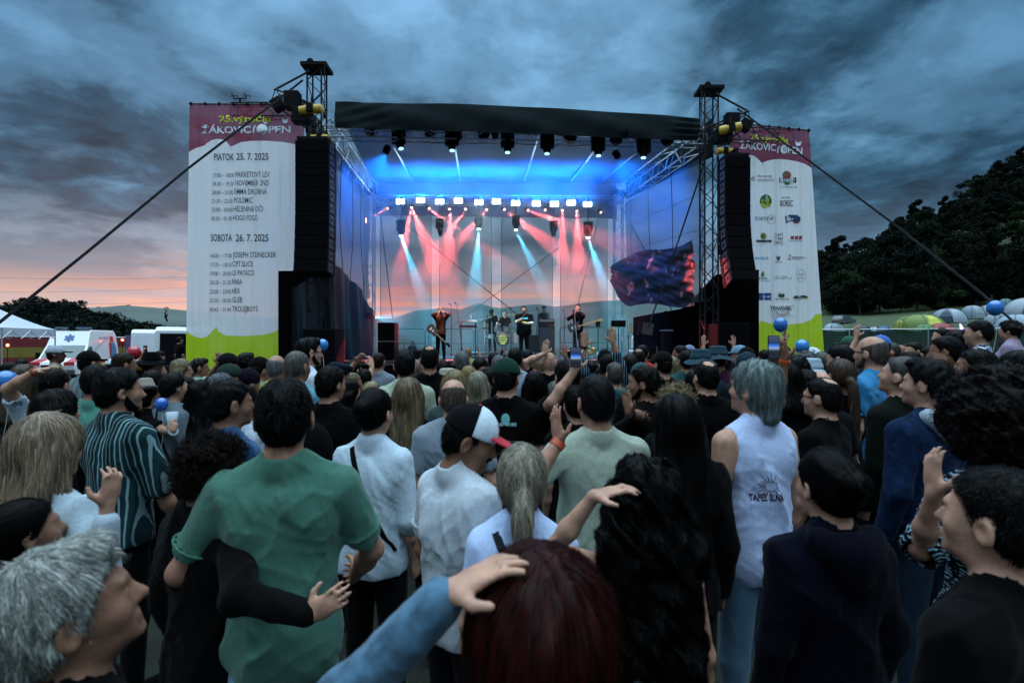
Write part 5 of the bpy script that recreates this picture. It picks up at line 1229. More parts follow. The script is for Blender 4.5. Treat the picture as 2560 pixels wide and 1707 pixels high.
def hand(f, W, hd, pn, side, s, curl=.35, spread=1.0, point=False, k=.008):
    """palm, four fingers of different lengths and a thumb; hd finger direction, pn palm normal"""
    hd = np.array(hd, float); hd /= np.linalg.norm(hd); pn = np.array(pn, float); pn -= hd * (pn @ hd); pn /= np.linalg.norm(pn) + 1e-9
    sd = np.cross(hd, pn) * side          # towards the thumb
    rot = np.stack([sd, pn, hd], 1)
    f.ell(W + hd * .045 * s, (.040 * s, .016 * s, .052 * s), .02, rot)
    for i, (o, Lf) in enumerate(((.028, .072), (.0095, .080), (-.0095, .074), (-.027, .058))):
        p = W + hd * (.086 - abs(o - .005) * .25) * s + sd * o * s; c = curl * (1 if not (point and i == 0) else 0) + .04 * i; dd = hd + sd * o * 3.2 * spread; dd /= np.linalg.norm(dd); q = p - dd * .02 * s
        if point and i > 0: c = 1.15
        for j, (w, r) in enumerate(((.46, .0092), (.30, .0083), (.24, .0072))):
            e = p + dd * Lf * w * s; f.cap(q, e, r * s, r * .92 * s, .004); q = p = e
            dd = dd * math.cos(c * (.9 if j else 1.0)) + pn * math.sin(c * (.9 if j else 1.0)); dd /= np.linalg.norm(dd)
    t0 = W + hd * .018 * s + sd * .026 * s; t1 = t0 + (hd * .55 + sd * .75 + pn * .25) * .045 * s; t2 = t1 + (hd * .85 + sd * .28 + pn * .35) * .034 * s
    f.cap(t0, t1, .0135 * s, .011 * s, .012); f.cap(t1, t2, .0105 * s, .0088 * s, .006)

def head_parts(f, H, Rm, s, detail, beard=None, fat=1.0, k=.02):
    T = lambda x, y, z: H + Rm @ (np.array([x, y, z]) * s)
    f.ell(T(0, -.012, .025), np.array([.076, .097, .09]) * s, k, Rm); f.ell(T(0, .022, -.035), np.array([.061 * fat, .070, .082]) * s, .03, Rm)
    f.ell(T(0, -.045, -.025), np.array([.066, .056, .066]) * s, .03, Rm)
    f.ell(T(0, .038, -.086), np.array([.043 * fat, .046, .034]) * s, .035, Rm)
    f.cap(T(0, .084, .006), T(0, .108, -.036), .008 * s, .0135 * s, .016); f.cap(T(-.011, .094, -.040), T(.011, .094, -.040), .008 * s, .008 * s, .008)
    for sx in (-1, 1):
        f.ell(T(sx * .082, -.010, -.018), np.array([.010, .023, .036]) * s, .008, Rm @ rot_m(sx * .35, -.15))
        if detail > 0: f.ell(T(sx * .089, -.005, -.016), np.array([.007, .011, .019]) * s, .006, Rm @ rot_m(sx * .35, -.15), neg=True)
    if detail > 0:
        f.cap(T(-.034, .083, .016), T(.034, .083, .016), .010 * s, .010 * s, .016)
        for sx in (-1, 1):
            f.ell(T(sx * .031, .098, -.004), np.array([.017, .016, .011]) * s, .012, Rm, neg=True); f.ell(T(sx * .030, .078, -.005), np.array([.0125, .0125, .011]) * s, .004, Rm)
            f.ell(T(sx * .042, .058, -.035), np.array([.020, .020, .020]) * s, .03, Rm)
        f.cap(T(-.017, .090, -.066), T(.017, .090, -.066), .0075 * s, .0075 * s, .006); f.cap(T(-.014, .089, -.078), T(.014, .089, -.078), .008 * s, .008 * s, .006)
        f.ell(T(0, .083, -.105), np.array([.02, .016, .014]) * s, .02, Rm)

def hairline(y, z, low=-.085):
    return np.interp(y, [-.11, -.07, -.035, -.012, .012, .03, .055, .08, .10], [low, low, -.06, -.035, -.03, .012, .048, .062, .066]) - z
def hair_field(style, H, Rm, s, res, seed=0, length=.3, vol=1.0):
    big = style in ('afro', 'curly', 'long', 'pony', 'curlylong', 'bun', 'bob', 'shaggy')
    m = .22 if style in ('afro', 'curlylong') else .17
    drop = length + .12 if style in ('long', 'pony', 'curlylong') else .22
    f = Field(H - np.array([m, m + .05, drop]) * s, H + np.array([m, m, .23]) * s, res)
    T = lambda x, y, z: H + Rm @ (np.array([x, y, z]) * s)
    t = {'buzz': .0025, 'short': .006, 'crop': .0045, 'balding': .0045, 'ring': .004, 'quiff': .006, 'shaggy': .013, 'long': .012, 'pony': .007, 'bun': .007, 'bob': .014, 'curly': .018, 'afro': .085, 'curlylong': .032}[style] * (1 if style == 'afro' else vol)
    f.ell(T(0, -.012, .025 + t * .2), (np.array([.076, .097, .09]) + t) * s, .02, Rm)
    f.ell(T(0, -.045, -.025), (np.array([.067, .058, .068]) + t * .8) * s, .03, Rm)
    if style in ('short', 'crop', 'quiff', 'balding', 'buzz', 'ring'): f.cap(T(0, -.052, -.03), T(0, -.046, -.09), .052 * s, .040 * s, .02)
    if style == 'quiff': f.ell(T(0, .055, .095), np.array([.050, .034, .024]) * s, .03, Rm)
    if style in ('bun',): f.ell(T(0, -.125, .03), np.array([.042, .038, .040]) * s, .015, Rm)
    L_ = length
    if style == 'long':
        for x in (-.066, -.035, 0, .035, .066): f.cap(T(x, -.045, -.02), T(x * 1.25, -.12, -.02) + np.array([0, -.015, -L_]) * s, .040 * s, .030 * s, .03)
        for x in (-1, 1): f.cap(T(x * .078, .0, .0), T(x * .092, -.03, 0) + np.array([0, 0, -L_ * .8]) * s, .022 * s, .028 * s, .03)
    if style == 'bob':
        for x in (-.06, -.03, 0, .03, .06): f.cap(T(x, -.045, -.0), T(x * 1.1, -.062, -.115), .048 * s, .040 * s, .03)
        for x in (-1, 1): f.cap(T(x * .075, .0, .02), T(x * .082, .01, -.10), .024 * s, .022 * s, .03)
    if style == 'shaggy': f.cap(T(0, -.055, -.03), T(0, -.065, -.12), .062 * s, .050 * s, .03)
    if style == 'pony': f.ell(T(0, -.115, -.03), np.array([.026, .026, .024]) * s, .012, Rm); f.cap(T(0, -.125, -.04), T(0, -.15, -.04) + np.array([0, -.01, -L_]) * s, .026 * s, .024 * s, .02); f.ell(T(0, -.145, -.04) + np.array([0, -.01, -L_ * .5]) * s, np.array([.034, .030, .5 * L_]) * s, .02)
    if style == 'curlylong':
        for x in (-.08, -.04, 0, .04, .08): f.cap(T(x, -.03, .0), T(x * 1.45, -.09, -.12), .055 * s, .055 * s, .04); f.cap(T(x * 1.45, -.09, -.12), T(x * 1.55, -.14, .0) + np.array([0, 0, -L_]) * s, .055 * s, .048 * s, .04)
    sl, X, Y, Z = f.all()
    x, y, z = X - H[0], Y - H[1], Z - H[2]; lx, ly, lz = ((x * Rm[0, i] + y * Rm[1, i] + z * Rm[2, i]) / s for i in range(3))
    amp = {'buzz': .001, 'short': .004, 'crop': .0025, 'balding': .0025, 'ring': .001, 'quiff': .006, 'shaggy': .006, 'long': .006, 'pony': .003, 'bun': .003, 'bob': .005, 'curly': .014, 'afro': .016, 'curlylong': .016}[style]
    f.ripple(amp * s, 120 if style in ('short', 'crop', 'long', 'bob', 'quiff', 'shaggy') else 55, 12 if style in ('long', 'bob', 'pony', 'shaggy') else 60, seed)
    if style in ('afro', 'curly', 'curlylong'): f.ripple(amp * .6 * s, 130, 130, seed + 1)
    if style in ('long', 'bob', 'curlylong', 'afro', 'shaggy', 'pony', 'bun', 'curly'):
        # keep the face free
        lim = np.where(ly > .02, np.interp(ly, [.02, .05, .08, .10, .3], [-.5 if style != 'pony' and style != 'bun' else -.03, .035, .052, .060, .075]) - lz, -1) if style not in ('pony', 'bun') else hairline(ly, lz, -.09)
        if style in ('pony',): lim = np.where((ly < -.09) | (lz < -.1) & (ly < -.05), -1, lim)
        fx = .062 if style != 'afro' else .07
        face = np.maximum(.028 - ly, np.abs(lx) - fx) if style not in ('pony', 'bun') else None
        if face is not None: d = np.minimum(lim * s, -face * s); f.cut(sl, np.where(ly > .02, d, -1).astype(np.float32), 0)
        else: f.cut(sl, (lim * s * .8).astype(np.float32), .006)
    else:
        f.cut(sl, (hairline(ly, lz) * s * .8).astype(np.float32), .008)
        if style == 'balding': f.ell(T(0, -.055, .112), np.array([.040, .042, .035]) * s, .01, Rm, neg=True)
        if style == 'ring': f.cut(sl, ((lz - .045 + ly * .35) * s).astype(np.float32), .006)
    return f

def strands(f, V, H, Rm, s, style, n, seed, length, width):
    """thin ribbons combed over the hair volume"""
    g = np.random.default_rng(seed); idx = g.integers(0, len(V), n); p = V[idx] + g.normal(size=(n, 3)) * f.res * .3; up = Rm @ np.array([0, -.25, 1.0])
    crown = H + Rm @ (np.array([0, -.035, .115]) * s); steps = 7; P_ = [p.copy()]; nv = f.grad(p); N_ = [nv]
    for k in range(steps - 1):
        rel = p - crown; out = rel / (np.linalg.norm(rel, axis=1)[:, None] + 1e-6)
        if style in ('long', 'bob', 'pony', 'shaggy', 'curlylong'): d = out * .6 * np.clip((p[:, 2:3] - H[2]) / (.1 * s), 0, 1) + np.array([0, 0, -1.0])
        elif style == 'bun': d = (H + Rm @ (np.array([0, -.13, .03]) * s)) - p; d = d / np.linalg.norm(d, axis=1)[:, None]
        elif style in ('afro', 'curly'): d = nv * .9 + g.normal(size=(n, 3)) * .9
        else: d = out * .75 + np.array([0, 0, -.55]) + (Rm @ np.array([0, .25, 0]))
        if style not in ('afro', 'curly'): d = d - nv * (np.sum(d * nv, 1)[:, None]) * .95
        d = d / (np.linalg.norm(d, axis=1)[:, None] + 1e-6); wob = .18 if style not in ('curlylong', 'shaggy') else .55
        d = d + g.normal(size=(n, 3)) * wob * .5; p = p + d * (length / steps); nv = f.grad(p)
        if style not in ('afro', 'curly'): p = p - nv * np.clip(f.sample(p) - .0035 * g.uniform(-.3, 1.2, n), -.01, .01)[:, None]
        P_.append(p.copy()); N_.append(nv)
    P_ = np.stack(P_, 1); N_ = np.stack(N_, 1)
    fly = (g.random(n) < .08)[:, None, None] * g.uniform(.2, 1, (n, 1, 1)) * np.linspace(0, 1, steps)[None, :, None]; P_ = P_ + fly * (N_ * .016 + g.normal(size=(n, 1, 3)) * .008)
    if style == 'curlylong' or style == 'afro':
        t = np.linspace(0, 1, steps)[None, :, None]; ph = g.uniform(0, 6.28, (n, 1, 1)); dirv = P_[:, -1:] - P_[:, :1]; a = np.cross(dirv, N_[:, :1]); a /= np.linalg.norm(a, axis=2, keepdims=True) + 1e-6
        rr = (.010 if style == 'curlylong' else .006); P_ = P_ + (a * np.sin(t * 13 + ph) + N_[:, :1] * np.cos(t * 13 + ph)) * rr * t
    tg = np.gradient(P_, axis=1); sd = np.cross(tg, N_); sd /= np.linalg.norm(sd, axis=2, keepdims=True) + 1e-9
    w = width * np.linspace(1, .25, steps)[None, :, None] * g.uniform(.6, 1.3, (n, 1, 1)); lift = N_ * .002
    A, B = P_ - sd * w / 2 + lift, P_ + sd * w / 2 + lift; v = np.stack([A, B], 2).reshape(-1, 3)
    base = (np.arange(n) * steps * 2)[:, None]; k = np.arange(steps - 1)[None, :] * 2
    F = np.stack([base + k, base + k + 1, base + k + 3, base + k + 2], 2).reshape(-1, 4)
    tone = np.repeat(g.normal(0, .17, n), steps * 2)
    return v, F, tone

def np_mesh(name, V, F, m, parent, tone=None, smooth=True, extra=None):
    if extra is not None:
        v2, f2, t2 = extra; tone = np.concatenate([np.zeros(len(V)), t2]); F = np.concatenate([F, f2 + len(V)]); V = np.concatenate([V, v2])
    o = mesh_obj(name, np.asarray(V, dtype=np.float32), np.asarray(F), m, parent, smooth, local=True)
    if tone is not None:
        a = o.data.attributes.new('tone', 'FLOAT', 'POINT'); a.data.foreach_set('value', tone.astype(np.float32))
    return o

def person(x, y, h, yaw=0, label='', group='festival crowd', head=(0, 0, 0), hair='short', hcol='0d0b0a', shirt='111214', kind='plain', sleeve=.55, skin='mid', build=1.0, sex='m',
           arms=('down', 'down'), res=None, pants='15171c', beard=None, hlen=.3, hvol=1.0, hat=None, z0=0.0, lean=(0, 0), full=False, seed=None, hs=None, collar=0, loose=1.0, cat='person', sw=None, bag=None, glasses=None, stache=None, tank=False, hood=None, seated=False, point=False, hem=.50):
    """x, y stand point; h top of the skull above z0; yaw 0 looks to the stage (+Y), positive turns to the left"""
    seed = seed if seed is not None else int(abs(x * 977 + y * 131 + h * 1000)) % 99991
    dist = math.hypot(x, y); res = res or (.0055 if dist < 1.3 else .007 if dist < 2.2 else .009 if dist < 3.2 else .012 if dist < 5 else .017)
    s = hs or (h / 1.75 if h > 1.2 else .88); s = min(1.04, max(.86, s)); b = 1 + (build - 1) * .5 if group != BG else build
    e = empty('person', (x, y, z0), R(yaw), label, cat, group)
    hb = h; neckz = hb - .283 * s; shz = hb - .336 * s; sw = sw or (.166 if sex == 'm' else .146) * b * s
    H = np.array([lean[0], lean[1] + .0, hb - .115 * s]); Rm = rot_m(R(head[0]), R(head[1]), R(head[2]))
    # tilt moves the skull about the neck
    piv = np.array([lean[0], lean[1] - .03 * s, hb - .235 * s]); H = piv + Rm @ (H - piv)
    C0 = np.array([lean[0] * .8, lean[1] * .8, 0.0])
    def B(px, py, pz): return np.array([px, py, pz]) + C0 * np.clip((pz - (hb - .85 * s)) / (.5 * s), 0, 1)
    def torso(f, i, k=.05, cloth_=False):
        w = b * (1.0 if sex == 'm' else .9)
        f.ell(B(0, -.005, hb - .45 * s), np.array([.158 * w, .108 * (b ** .5), .165]) * s + i, k)
        if cloth_:
            f.ell(B(0, .0, hb - .66 * s), np.array([(.148 if sex == 'm' else .138) * w * loose, .112 * b * loose, .22]) * s + i, .08)
            f.ell(B(0, -.0, hb - .86 * s), np.array([(.160 if sex == 'm' else .164) * w * loose, .122 * b * loose, .18]) * s + i, .08)
        else:
            f.ell(B(0, 0, hb - .66 * s), np.array([.142 * w, .10 * b, .17]) * s + i, .06); f.ell(B(0, 0, hb - .83 * s), np.array([.158, .112, .12]) * s * b + i, .06)
        for sx in (-1, 1):
            f.cap(B(sx * .030, -.028, neckz + .012 * s), B(sx * sw * .93, -.012, shz - .012 * s), .046 * s + i * .8, .049 * s * b ** .5 + i * .8, .05)
            f.ell(B(sx * .09 * w, -.055, hb - .43 * s), np.array([.075, .05, .10]) * s + i, .05)
            if sex == 'f': f.ell(B(sx * .065, .075, hb - .48 * s), np.array([.052, .045, .052]) * s + i, .04)
    L1, L2 = .285 * s, .25 * s; A = []
    for i, sx in enumerate((-1, 1)):
        S = B(sx * sw, -.012, shz - .026 * s); p = arms[i]; hd = None; pn = None; curl = .35; pole = np.array([sx * .5, -.7, -.5])
        if p == 'down': W = S + np.array([sx * .05, .06, -(L1 + L2) * .97]); hd = (0, .12, -1); pn = (-sx, 0, 0); curl = .4
        elif p == 'clap': W = np.array([sx * .035 + lean[0], .30, shz - .02]); hd = (-sx * .15, .25, 1); pn = (-sx, .1, 0); curl = .12; pole = np.array([sx * .8, 0, -1])
        elif p == 'fold': W = np.array([-sx * .02, .25, shz - .24]); hd = (-sx, .3, .1); pn = (0, -1, 0); pole = np.array([sx, 0, -.6])
        elif p == 'up': W = S + np.array([sx * .05, .16, (L1 + L2) * .93]); hd = (0, .05, 1); pn = (0, 1, 0); curl = .1; pole = np.array([sx, .2, 0])
        elif p == 'phone': W = np.array([sx * .07, .34, hb - .06]); hd = (-sx * .35, .05, 1); pn = (-sx * .4, -.3, .2); curl = .75; pole = np.array([sx * .8, .3, -1])
        elif p == 'hip': W = S + np.array([sx * .02, -.02, -.40 * s]); hd = (-sx * .6, .6, -.4); pn = (-sx, 0, 0); pole = np.array([sx, -.25, 0])
        else:
            if 'px' in p:
                q = P(*p['px']); ca, sa = math.cos(R(yaw)), math.sin(R(yaw)); dx, dy = q.x - x, q.y - y; p = dict(p, w=(dx * ca + dy * sa, -dx * sa + dy * ca, q.z - z0))
            W = np.array(p['w'], float); hd = p.get('hd', (0, 0, 1)); pn = p.get('pn', (0, 1, 0)); curl = p.get('curl', .3); pole = np.array(p.get('pole', pole), float)
        E, W = two_bone(S, W, L1, L2, pole); A.append((S, E, W, np.array(hd, float), np.array(pn, float), curl, sx))
    hi = max([hb + .03] + [a[2][2] + .24 for a in A] + [a[1][2] + .06 for a in A]); pts = np.array([q for a in A for q in (a[0], a[1], a[2])])
    lo = np.array([min(pts[:, 0].min() - .13, -.26), min(pts[:, 1].min() - .14, -.20, H[1] - .16), hb - (.97 * s)]); hi_ = np.array([max(pts[:, 0].max() + .13, .26), max(pts[:, 1].max() + .16, .22, H[1] + .16), hi])
    det = 1 if dist < 6.5 else 0
    # skin: head, neck, trunk, arms and hands in one surface
    f = Field(lo, hi_, res); torso(f, 0)
    f.cap(piv + np.array([0, .004, -.04 * s]), piv + Rm @ (np.array([0, .010, .07]) * s), .056 * s * (1.08 if sex == 'm' else .92) * b ** .5, .050 * s, .03); trunk = f.d.copy()
    head_parts(f, H, Rm, s, det, fat=b ** .4)
    for S, E, W, hd, pn, curl, sx in A:
        r = (1.0 if sex == 'm' else .84) * s * b ** .7
        f.cap(S, E, .052 * r, .037 * r, .03); f.cap(E, lerp(E, W, .4), .037 * r, .038 * r, .02); f.cap(lerp(E, W, .4), W, .038 * r, .024 * r, .02)
        hand(f, W, hd, pn, sx, s * (1 if sex == 'm' else .9), curl, point=point)
    V, F = f.mesh(); np_mesh('body', V, F, skin_mat(skin), e)
    # upper garment
    if kind != 'none':
        g = Field(lo, hi_, res); i = .013 * loose; torso(g, i, .05, True)
        sl_, X, Y, Z = g.all()
        for S, E, W, hd, pn, curl, sx in A:
            if tank: continue
            r = (1.0 if sex == 'm' else .88) * s * b ** .7; q = min(sleeve, 1)
            g.cap(S, lerp(S, E, min(1, q * 1.15)), .052 * r + i, (.049 if sleeve <= 1 else .046) * r + i, .05)
            if sleeve > 1: g.cap(E, lerp(E, W, min(.97, sleeve - 1)), .042 * r + i, .034 * r + i, .025)
        if dist < 5.2: g.ripple(.004 * loose, 20, 7, seed); g.folds((.017 if dist < 3 else .012) * loose, 24, seed + 5, .22); g.folds(.005, 60, seed + 9, .8)
        np.minimum(g.d, trunk - .005, out=g.d)
        for S, E, W, hd, pn, curl, sx in A:
            if tank: continue
            r = (1.0 if sex == 'm' else .88) * s * b ** .7; g.cap(S, lerp(S, E, min(1, sleeve * 1.15)), .052 * r + .005, .041 * r + .007, .03)
            if sleeve > 1: g.cap(E, lerp(E, W, min(.97, sleeve - 1)), .041 * r + .007, .034 * r + .007, .02)
        bot = hb - (hem + .42) * s
        g.cut(sl_, (bot - Z).astype(np.float32))
        nk = B(0, -.020, neckz + .045 * s); nr = .063 * s * b ** .4 * (1 if sex == 'm' else .92)
        if tank:
            for sx in (-1, 1): g.ell(B(sx * (sw + .045), 0, shz - .03), np.array([.065, .13, .13]) * s, .02, neg=True)
        zc = neckz + .012 * s + .0      # sloping plane: higher at the back, lower in front
        dd = np.sqrt((X - nk[0]) ** 2 + ((Y - nk[1]) * .92) ** 2) - nr; top = zc - .20 * (Y - nk[1] - .0) * 1.0
        hole = np.maximum(dd, top - Z); g.cut(sl_, np.maximum(-hole, -1).astype(np.float32), .004)
        if not collar and dist < 4.5:
            rr = np.sqrt((X - nk[0]) ** 2 + ((Y - nk[1]) * .92) ** 2) - nr; q3 = np.sqrt(rr ** 2 + (np.clip(np.abs(Z - (top + .001)) - .007, 0, 9)) ** 2) - .0062; g.join(sl_, np.where(np.abs(rr) < .05, q3, 1).astype(np.float32), .006)
        if collar: g.cap(B(-.03, -.06, neckz + .035 * s), B(.03, -.06, neckz + .035 * s), .024 * s * collar, .024 * s * collar, .02); [g.cap(B(sx * .045, -.045, neckz + .04 * s), B(sx * .062, .03, neckz + .005 * s), .018 * s * collar, .018 * s * collar, .02) for sx in (-1, 1)]
        if sleeve < 1 and not tank and dist < 6:
            for S, E, W, hd, pn, curl, sx in A:
                t = min(1, sleeve * 1.15); q = lerp(S, E, t); d = (E - S) / np.linalg.norm(E - S); r = (1.0 if sex == 'm' else .84) * s * b ** .7
                g.cap(q + d * .0, q + d * .12, (.040) * r + .008, .05, 0, neg=True)
        if dist < 2.7 and not tank:
            for S, E, W, hd, pn, curl, sx in A:
                r = (1.0 if sex == 'm' else .88) * s * b ** .7; d_ = (E - S) / np.linalg.norm(E - S)
                for tt, R0, w_ in ((sleeve * 1.15 - .045, .0535 * r + i, .0055),):
                    if tt > 1: continue
                    q = lerp(S, E, tt); px_, py_, pz_ = X - q[0], Y - q[1], Z - q[2]; ax_ = px_ * d_[0] + py_ * d_[1] + pz_ * d_[2]; rad = np.sqrt(np.maximum(px_ ** 2 + py_ ** 2 + pz_ ** 2 - ax_ ** 2, 0)); g.join(sl_, (np.sqrt((rad - R0) ** 2 + ax_ ** 2) - w_).astype(np.float32), .004)
        V, F = g.mesh(); e_sh = np_mesh('shirt' if sleeve < 1.2 else 'jacket', V, F, cloth(shirt, kind), e)
    if hood:
        g = Field((-.26, -.30, neckz - .25), (.26, .22, neckz + .14), res); c0 = B(0, 0, 0)
        g.ell(B(0, -.105, neckz - .015), np.array([.118, .052, .062]) * s, .03); g.ell(B(0, -.115, neckz - .07), np.array([.070, .040, .075]) * s, .05)
        for sx in (-1, 1): g.cap(B(sx * .085, -.075, neckz + .015), B(sx * .075, .065, neckz - .055), .040 * s, .024 * s, .04)
        g.cap(B(0, -.02, neckz + .02), B(0, .03, neckz + .13), .064 * s, .08 * s, .01, neg=True); g.folds(.006, 34, seed + 3); V, F = g.mesh(); np_mesh('hood', V, F, cloth(hood), e)
    # trousers, coarse: hidden in the crowd
    lz = hb - .93 * s; t = Field((-.26, -.22, -.02), (.26, .24, lz + .18), .022 if not full else .012)
    t.ell((0, 0, lz + .06), np.array([.148 * b, .105 * b, .12]) * s, .04)
    for sx in (-1, 1):
        kx = sx * .10
        if seated: t.cap((sx * .085, 0, lz), (sx * .13, .40, lz - .0), .085 * s, .062 * s, .03); t.cap((sx * .13, .40, lz), (sx * .13, .42, max(.06, lz - .44)), .06 * s, .05 * s, .03)
        else: t.cap((sx * .085, 0, lz - .02), (kx, .015, lz * .52), .088 * s, .064 * s, .03); t.cap((kx, .015, lz * .52), (sx * .115, -.01, .08), .062 * s, .052 * s, .03); t.cap((sx * .115, -.03, .045), (sx * .13, .14, .035), .045, .035, .02)
    V, F = t.mesh(); np_mesh('trousers', V, F, cloth(pants), e)
    # hair
    if hair != 'bald':
        fh = hair_field(hair, H, Rm, s, max(.005, res * .8), seed, hlen, hvol)
        if hat:
            sl_, X, Y, Z = fh.all(); fh.cut(sl_, (((X - H[0]) * Rm[0, 2] + (Y - H[1]) * Rm[1, 2] + (Z - H[2]) * Rm[2, 2]) - .030 * s).astype(np.float32)); 
        V, F = fh.mesh()
        if len(V):
            n = int({True: 8000, False: 0}[dist < 1.9] or (4200 if dist < 2.4 else 1500 if dist < 4 else 500 if dist < 6.5 else 0)); n = int(n * {'buzz': .0, 'ring': .35, 'crop': .6, 'balding': .6, 'afro': 2.6, 'curlylong': 2.0, 'long': 1.5, 'shaggy': 1.4, 'curly': 1.5}.get(hair, 1)); ex = None
            if n:
                ln = {'short': .035, 'crop': .02, 'balding': .022, 'ring': .012, 'quiff': .045, 'shaggy': .10, 'long': .16, 'pony': .10, 'bun': .08, 'bob': .10, 'curly': .05, 'afro': .055, 'curlylong': .12}[hair] * s
                Vr = V if not hat else V[((V - H) @ Rm)[:, 2] < .02 * s]; ex = strands(fh, Vr, H, Rm, s, hair, n, seed, ln, .0011 + dist * .0006) if len(Vr) else None
            np_mesh('hair', V, F, hair_mat(hcol), e, tone=np.zeros(len(V)) if ex is None else None, extra=ex)
    if beard:
        fb = Field(H - .17, H + .15, max(.005, res * .8)); T = lambda a, c, d: H + Rm @ (np.array([a, c, d]) * s)
        fb.ell(T(0, .038, -.088), np.array([.050, .052, .040]) * s, .02, Rm); [fb.cap(T(sx * .060, .0, -.02), T(sx * .050, .03, -.085), .014 * s, .02 * s, .02) for sx in (-1, 1)]; fb.cap(T(-.022, .092, -.055), T(.022, .092, -.055), .008 * s, .008 * s, .01)
        fb.ell(T(0, .092, -.070), np.array([.018, .02, .008]) * s, .005, Rm, neg=True); fb.ripple(.002, 150, 60, seed); V, F = fb.mesh(); np_mesh('beard', V, F, hair_mat(beard), e, tone=np.zeros(len(V)))
    if stache:
        fb = Field(H - .14, H + .14, .004); T = lambda a, c, d: H + Rm @ (np.array([a, c, d]) * s); fb.cap(T(-.024, .088, -.062), T(0, .100, -.054), .007 * s, .008 * s, .006); fb.cap(T(.024, .088, -.062), T(0, .100, -.054), .007 * s, .008 * s, .006); V, F = fb.mesh(); np_mesh('moustache', V, F, hair_mat(stache), e, tone=np.zeros(len(V)))
    if glasses:
        mb = MB(); T = lambda a, c, d: Vector(H + Rm @ (np.array([a, c, d]) * s)); m = M_BLACK
        for sx in (-1, 1):
            mb.tube(T(sx * .058, .092, .004), T(sx * .082, -.01, .0), .0035, n=5)
            if glasses == 'dark': mb.add([T(sx * .008, .110, .014), T(sx * .056, .098, .016), T(sx * .052, .096, -.018), T(sx * .012, .108, -.018)], [(0, 1, 2, 3)])
            else: pts = [T(sx * (.032 + .022 * math.cos(a)), .106 - .006 * math.cos(a), -.002 + .018 * math.sin(a)) for a in np.linspace(0, 6.283, 13)]; mb.path(pts, .0022, 4)
        mb.tube(T(-.01, .112, .006), T(.01, .112, .006), .003, n=5); mb.build('glasses', m, e, local=True, fix=False)
    if hat: make_hat(e, hat, H, Rm, s, res)
    if bag:
        mb = MB(); g_ = Field(lo - .03, hi_ + .05, .014); torso(g_, .036 * loose + .006, .05, True); m = cloth(bag[1])
        side = bag[2] if len(bag) > 2 else 1; pts = []
        if bag[0] == 'strap':
            bv = BVHTree.FromPolygons([v.co for v in e_sh.data.vertices], [tuple(q_.vertices) for q_ in e_sh.data.polygons])
            for t in np.linspace(0, 1, 26):
                hit = bv.ray_cast(Vector((-.085 * side + .24 * side * t, -.8, hb - (.285 + .50 * t) * s)), Vector((0, 1, 0)))
                if hit[0] is not None: pts.append(hit[0] - Vector((0, .005, 0)))
            for a, c in zip(pts, pts[1:]):
                d = (c - a).normalized(); xx = d.cross(Vector((0, 1, 0))).normalized() * .013
                mb.add([a - xx, a + xx, c + xx, c - xx, a - xx + Vector((0, .01, 0)), a + xx + Vector((0, .01, 0)), c + xx + Vector((0, .01, 0)), c - xx + Vector((0, .01, 0))], [(0, 1, 2, 3), (0, 3, 7, 4), (1, 5, 6, 2)])
            mb.build('bag_strap', m, e, local=True)
        if bag[0] == 'pack':
            q = Field((-.2, -.42, hb - .85), (.2, -.02, hb - .25), .014); q.ell((0, -.19 * b, hb - .56 * s), np.array([.14, .085, .21]) * s, .02); q.ell((0, -.25 * b, hb - .63 * s), np.array([.10, .05, .10]) * s, .03); q.ripple(.004, 25, 15, seed); V, F = q.mesh(); np_mesh('backpack', V, F, m, e)
            for sx in (-1, 1): mb.tube(B(sx * .09, -.10, hb - .33 * s), B(sx * .095, .0, hb - .285 * s), .018); mb.tube(B(sx * .095, .0, hb - .285 * s), B(sx * .10, .11, hb - .38 * s), .018)
            mb.build('pack_straps', m, e, local=True)
    e['_H'] = [float(q) for q in H]
    PEOPLE[label] = dict(e=e, A=A, H=H, Rm=Rm, s=s, B=B, hb=hb)
    del e['_H']
    return e
PEOPLE = {}
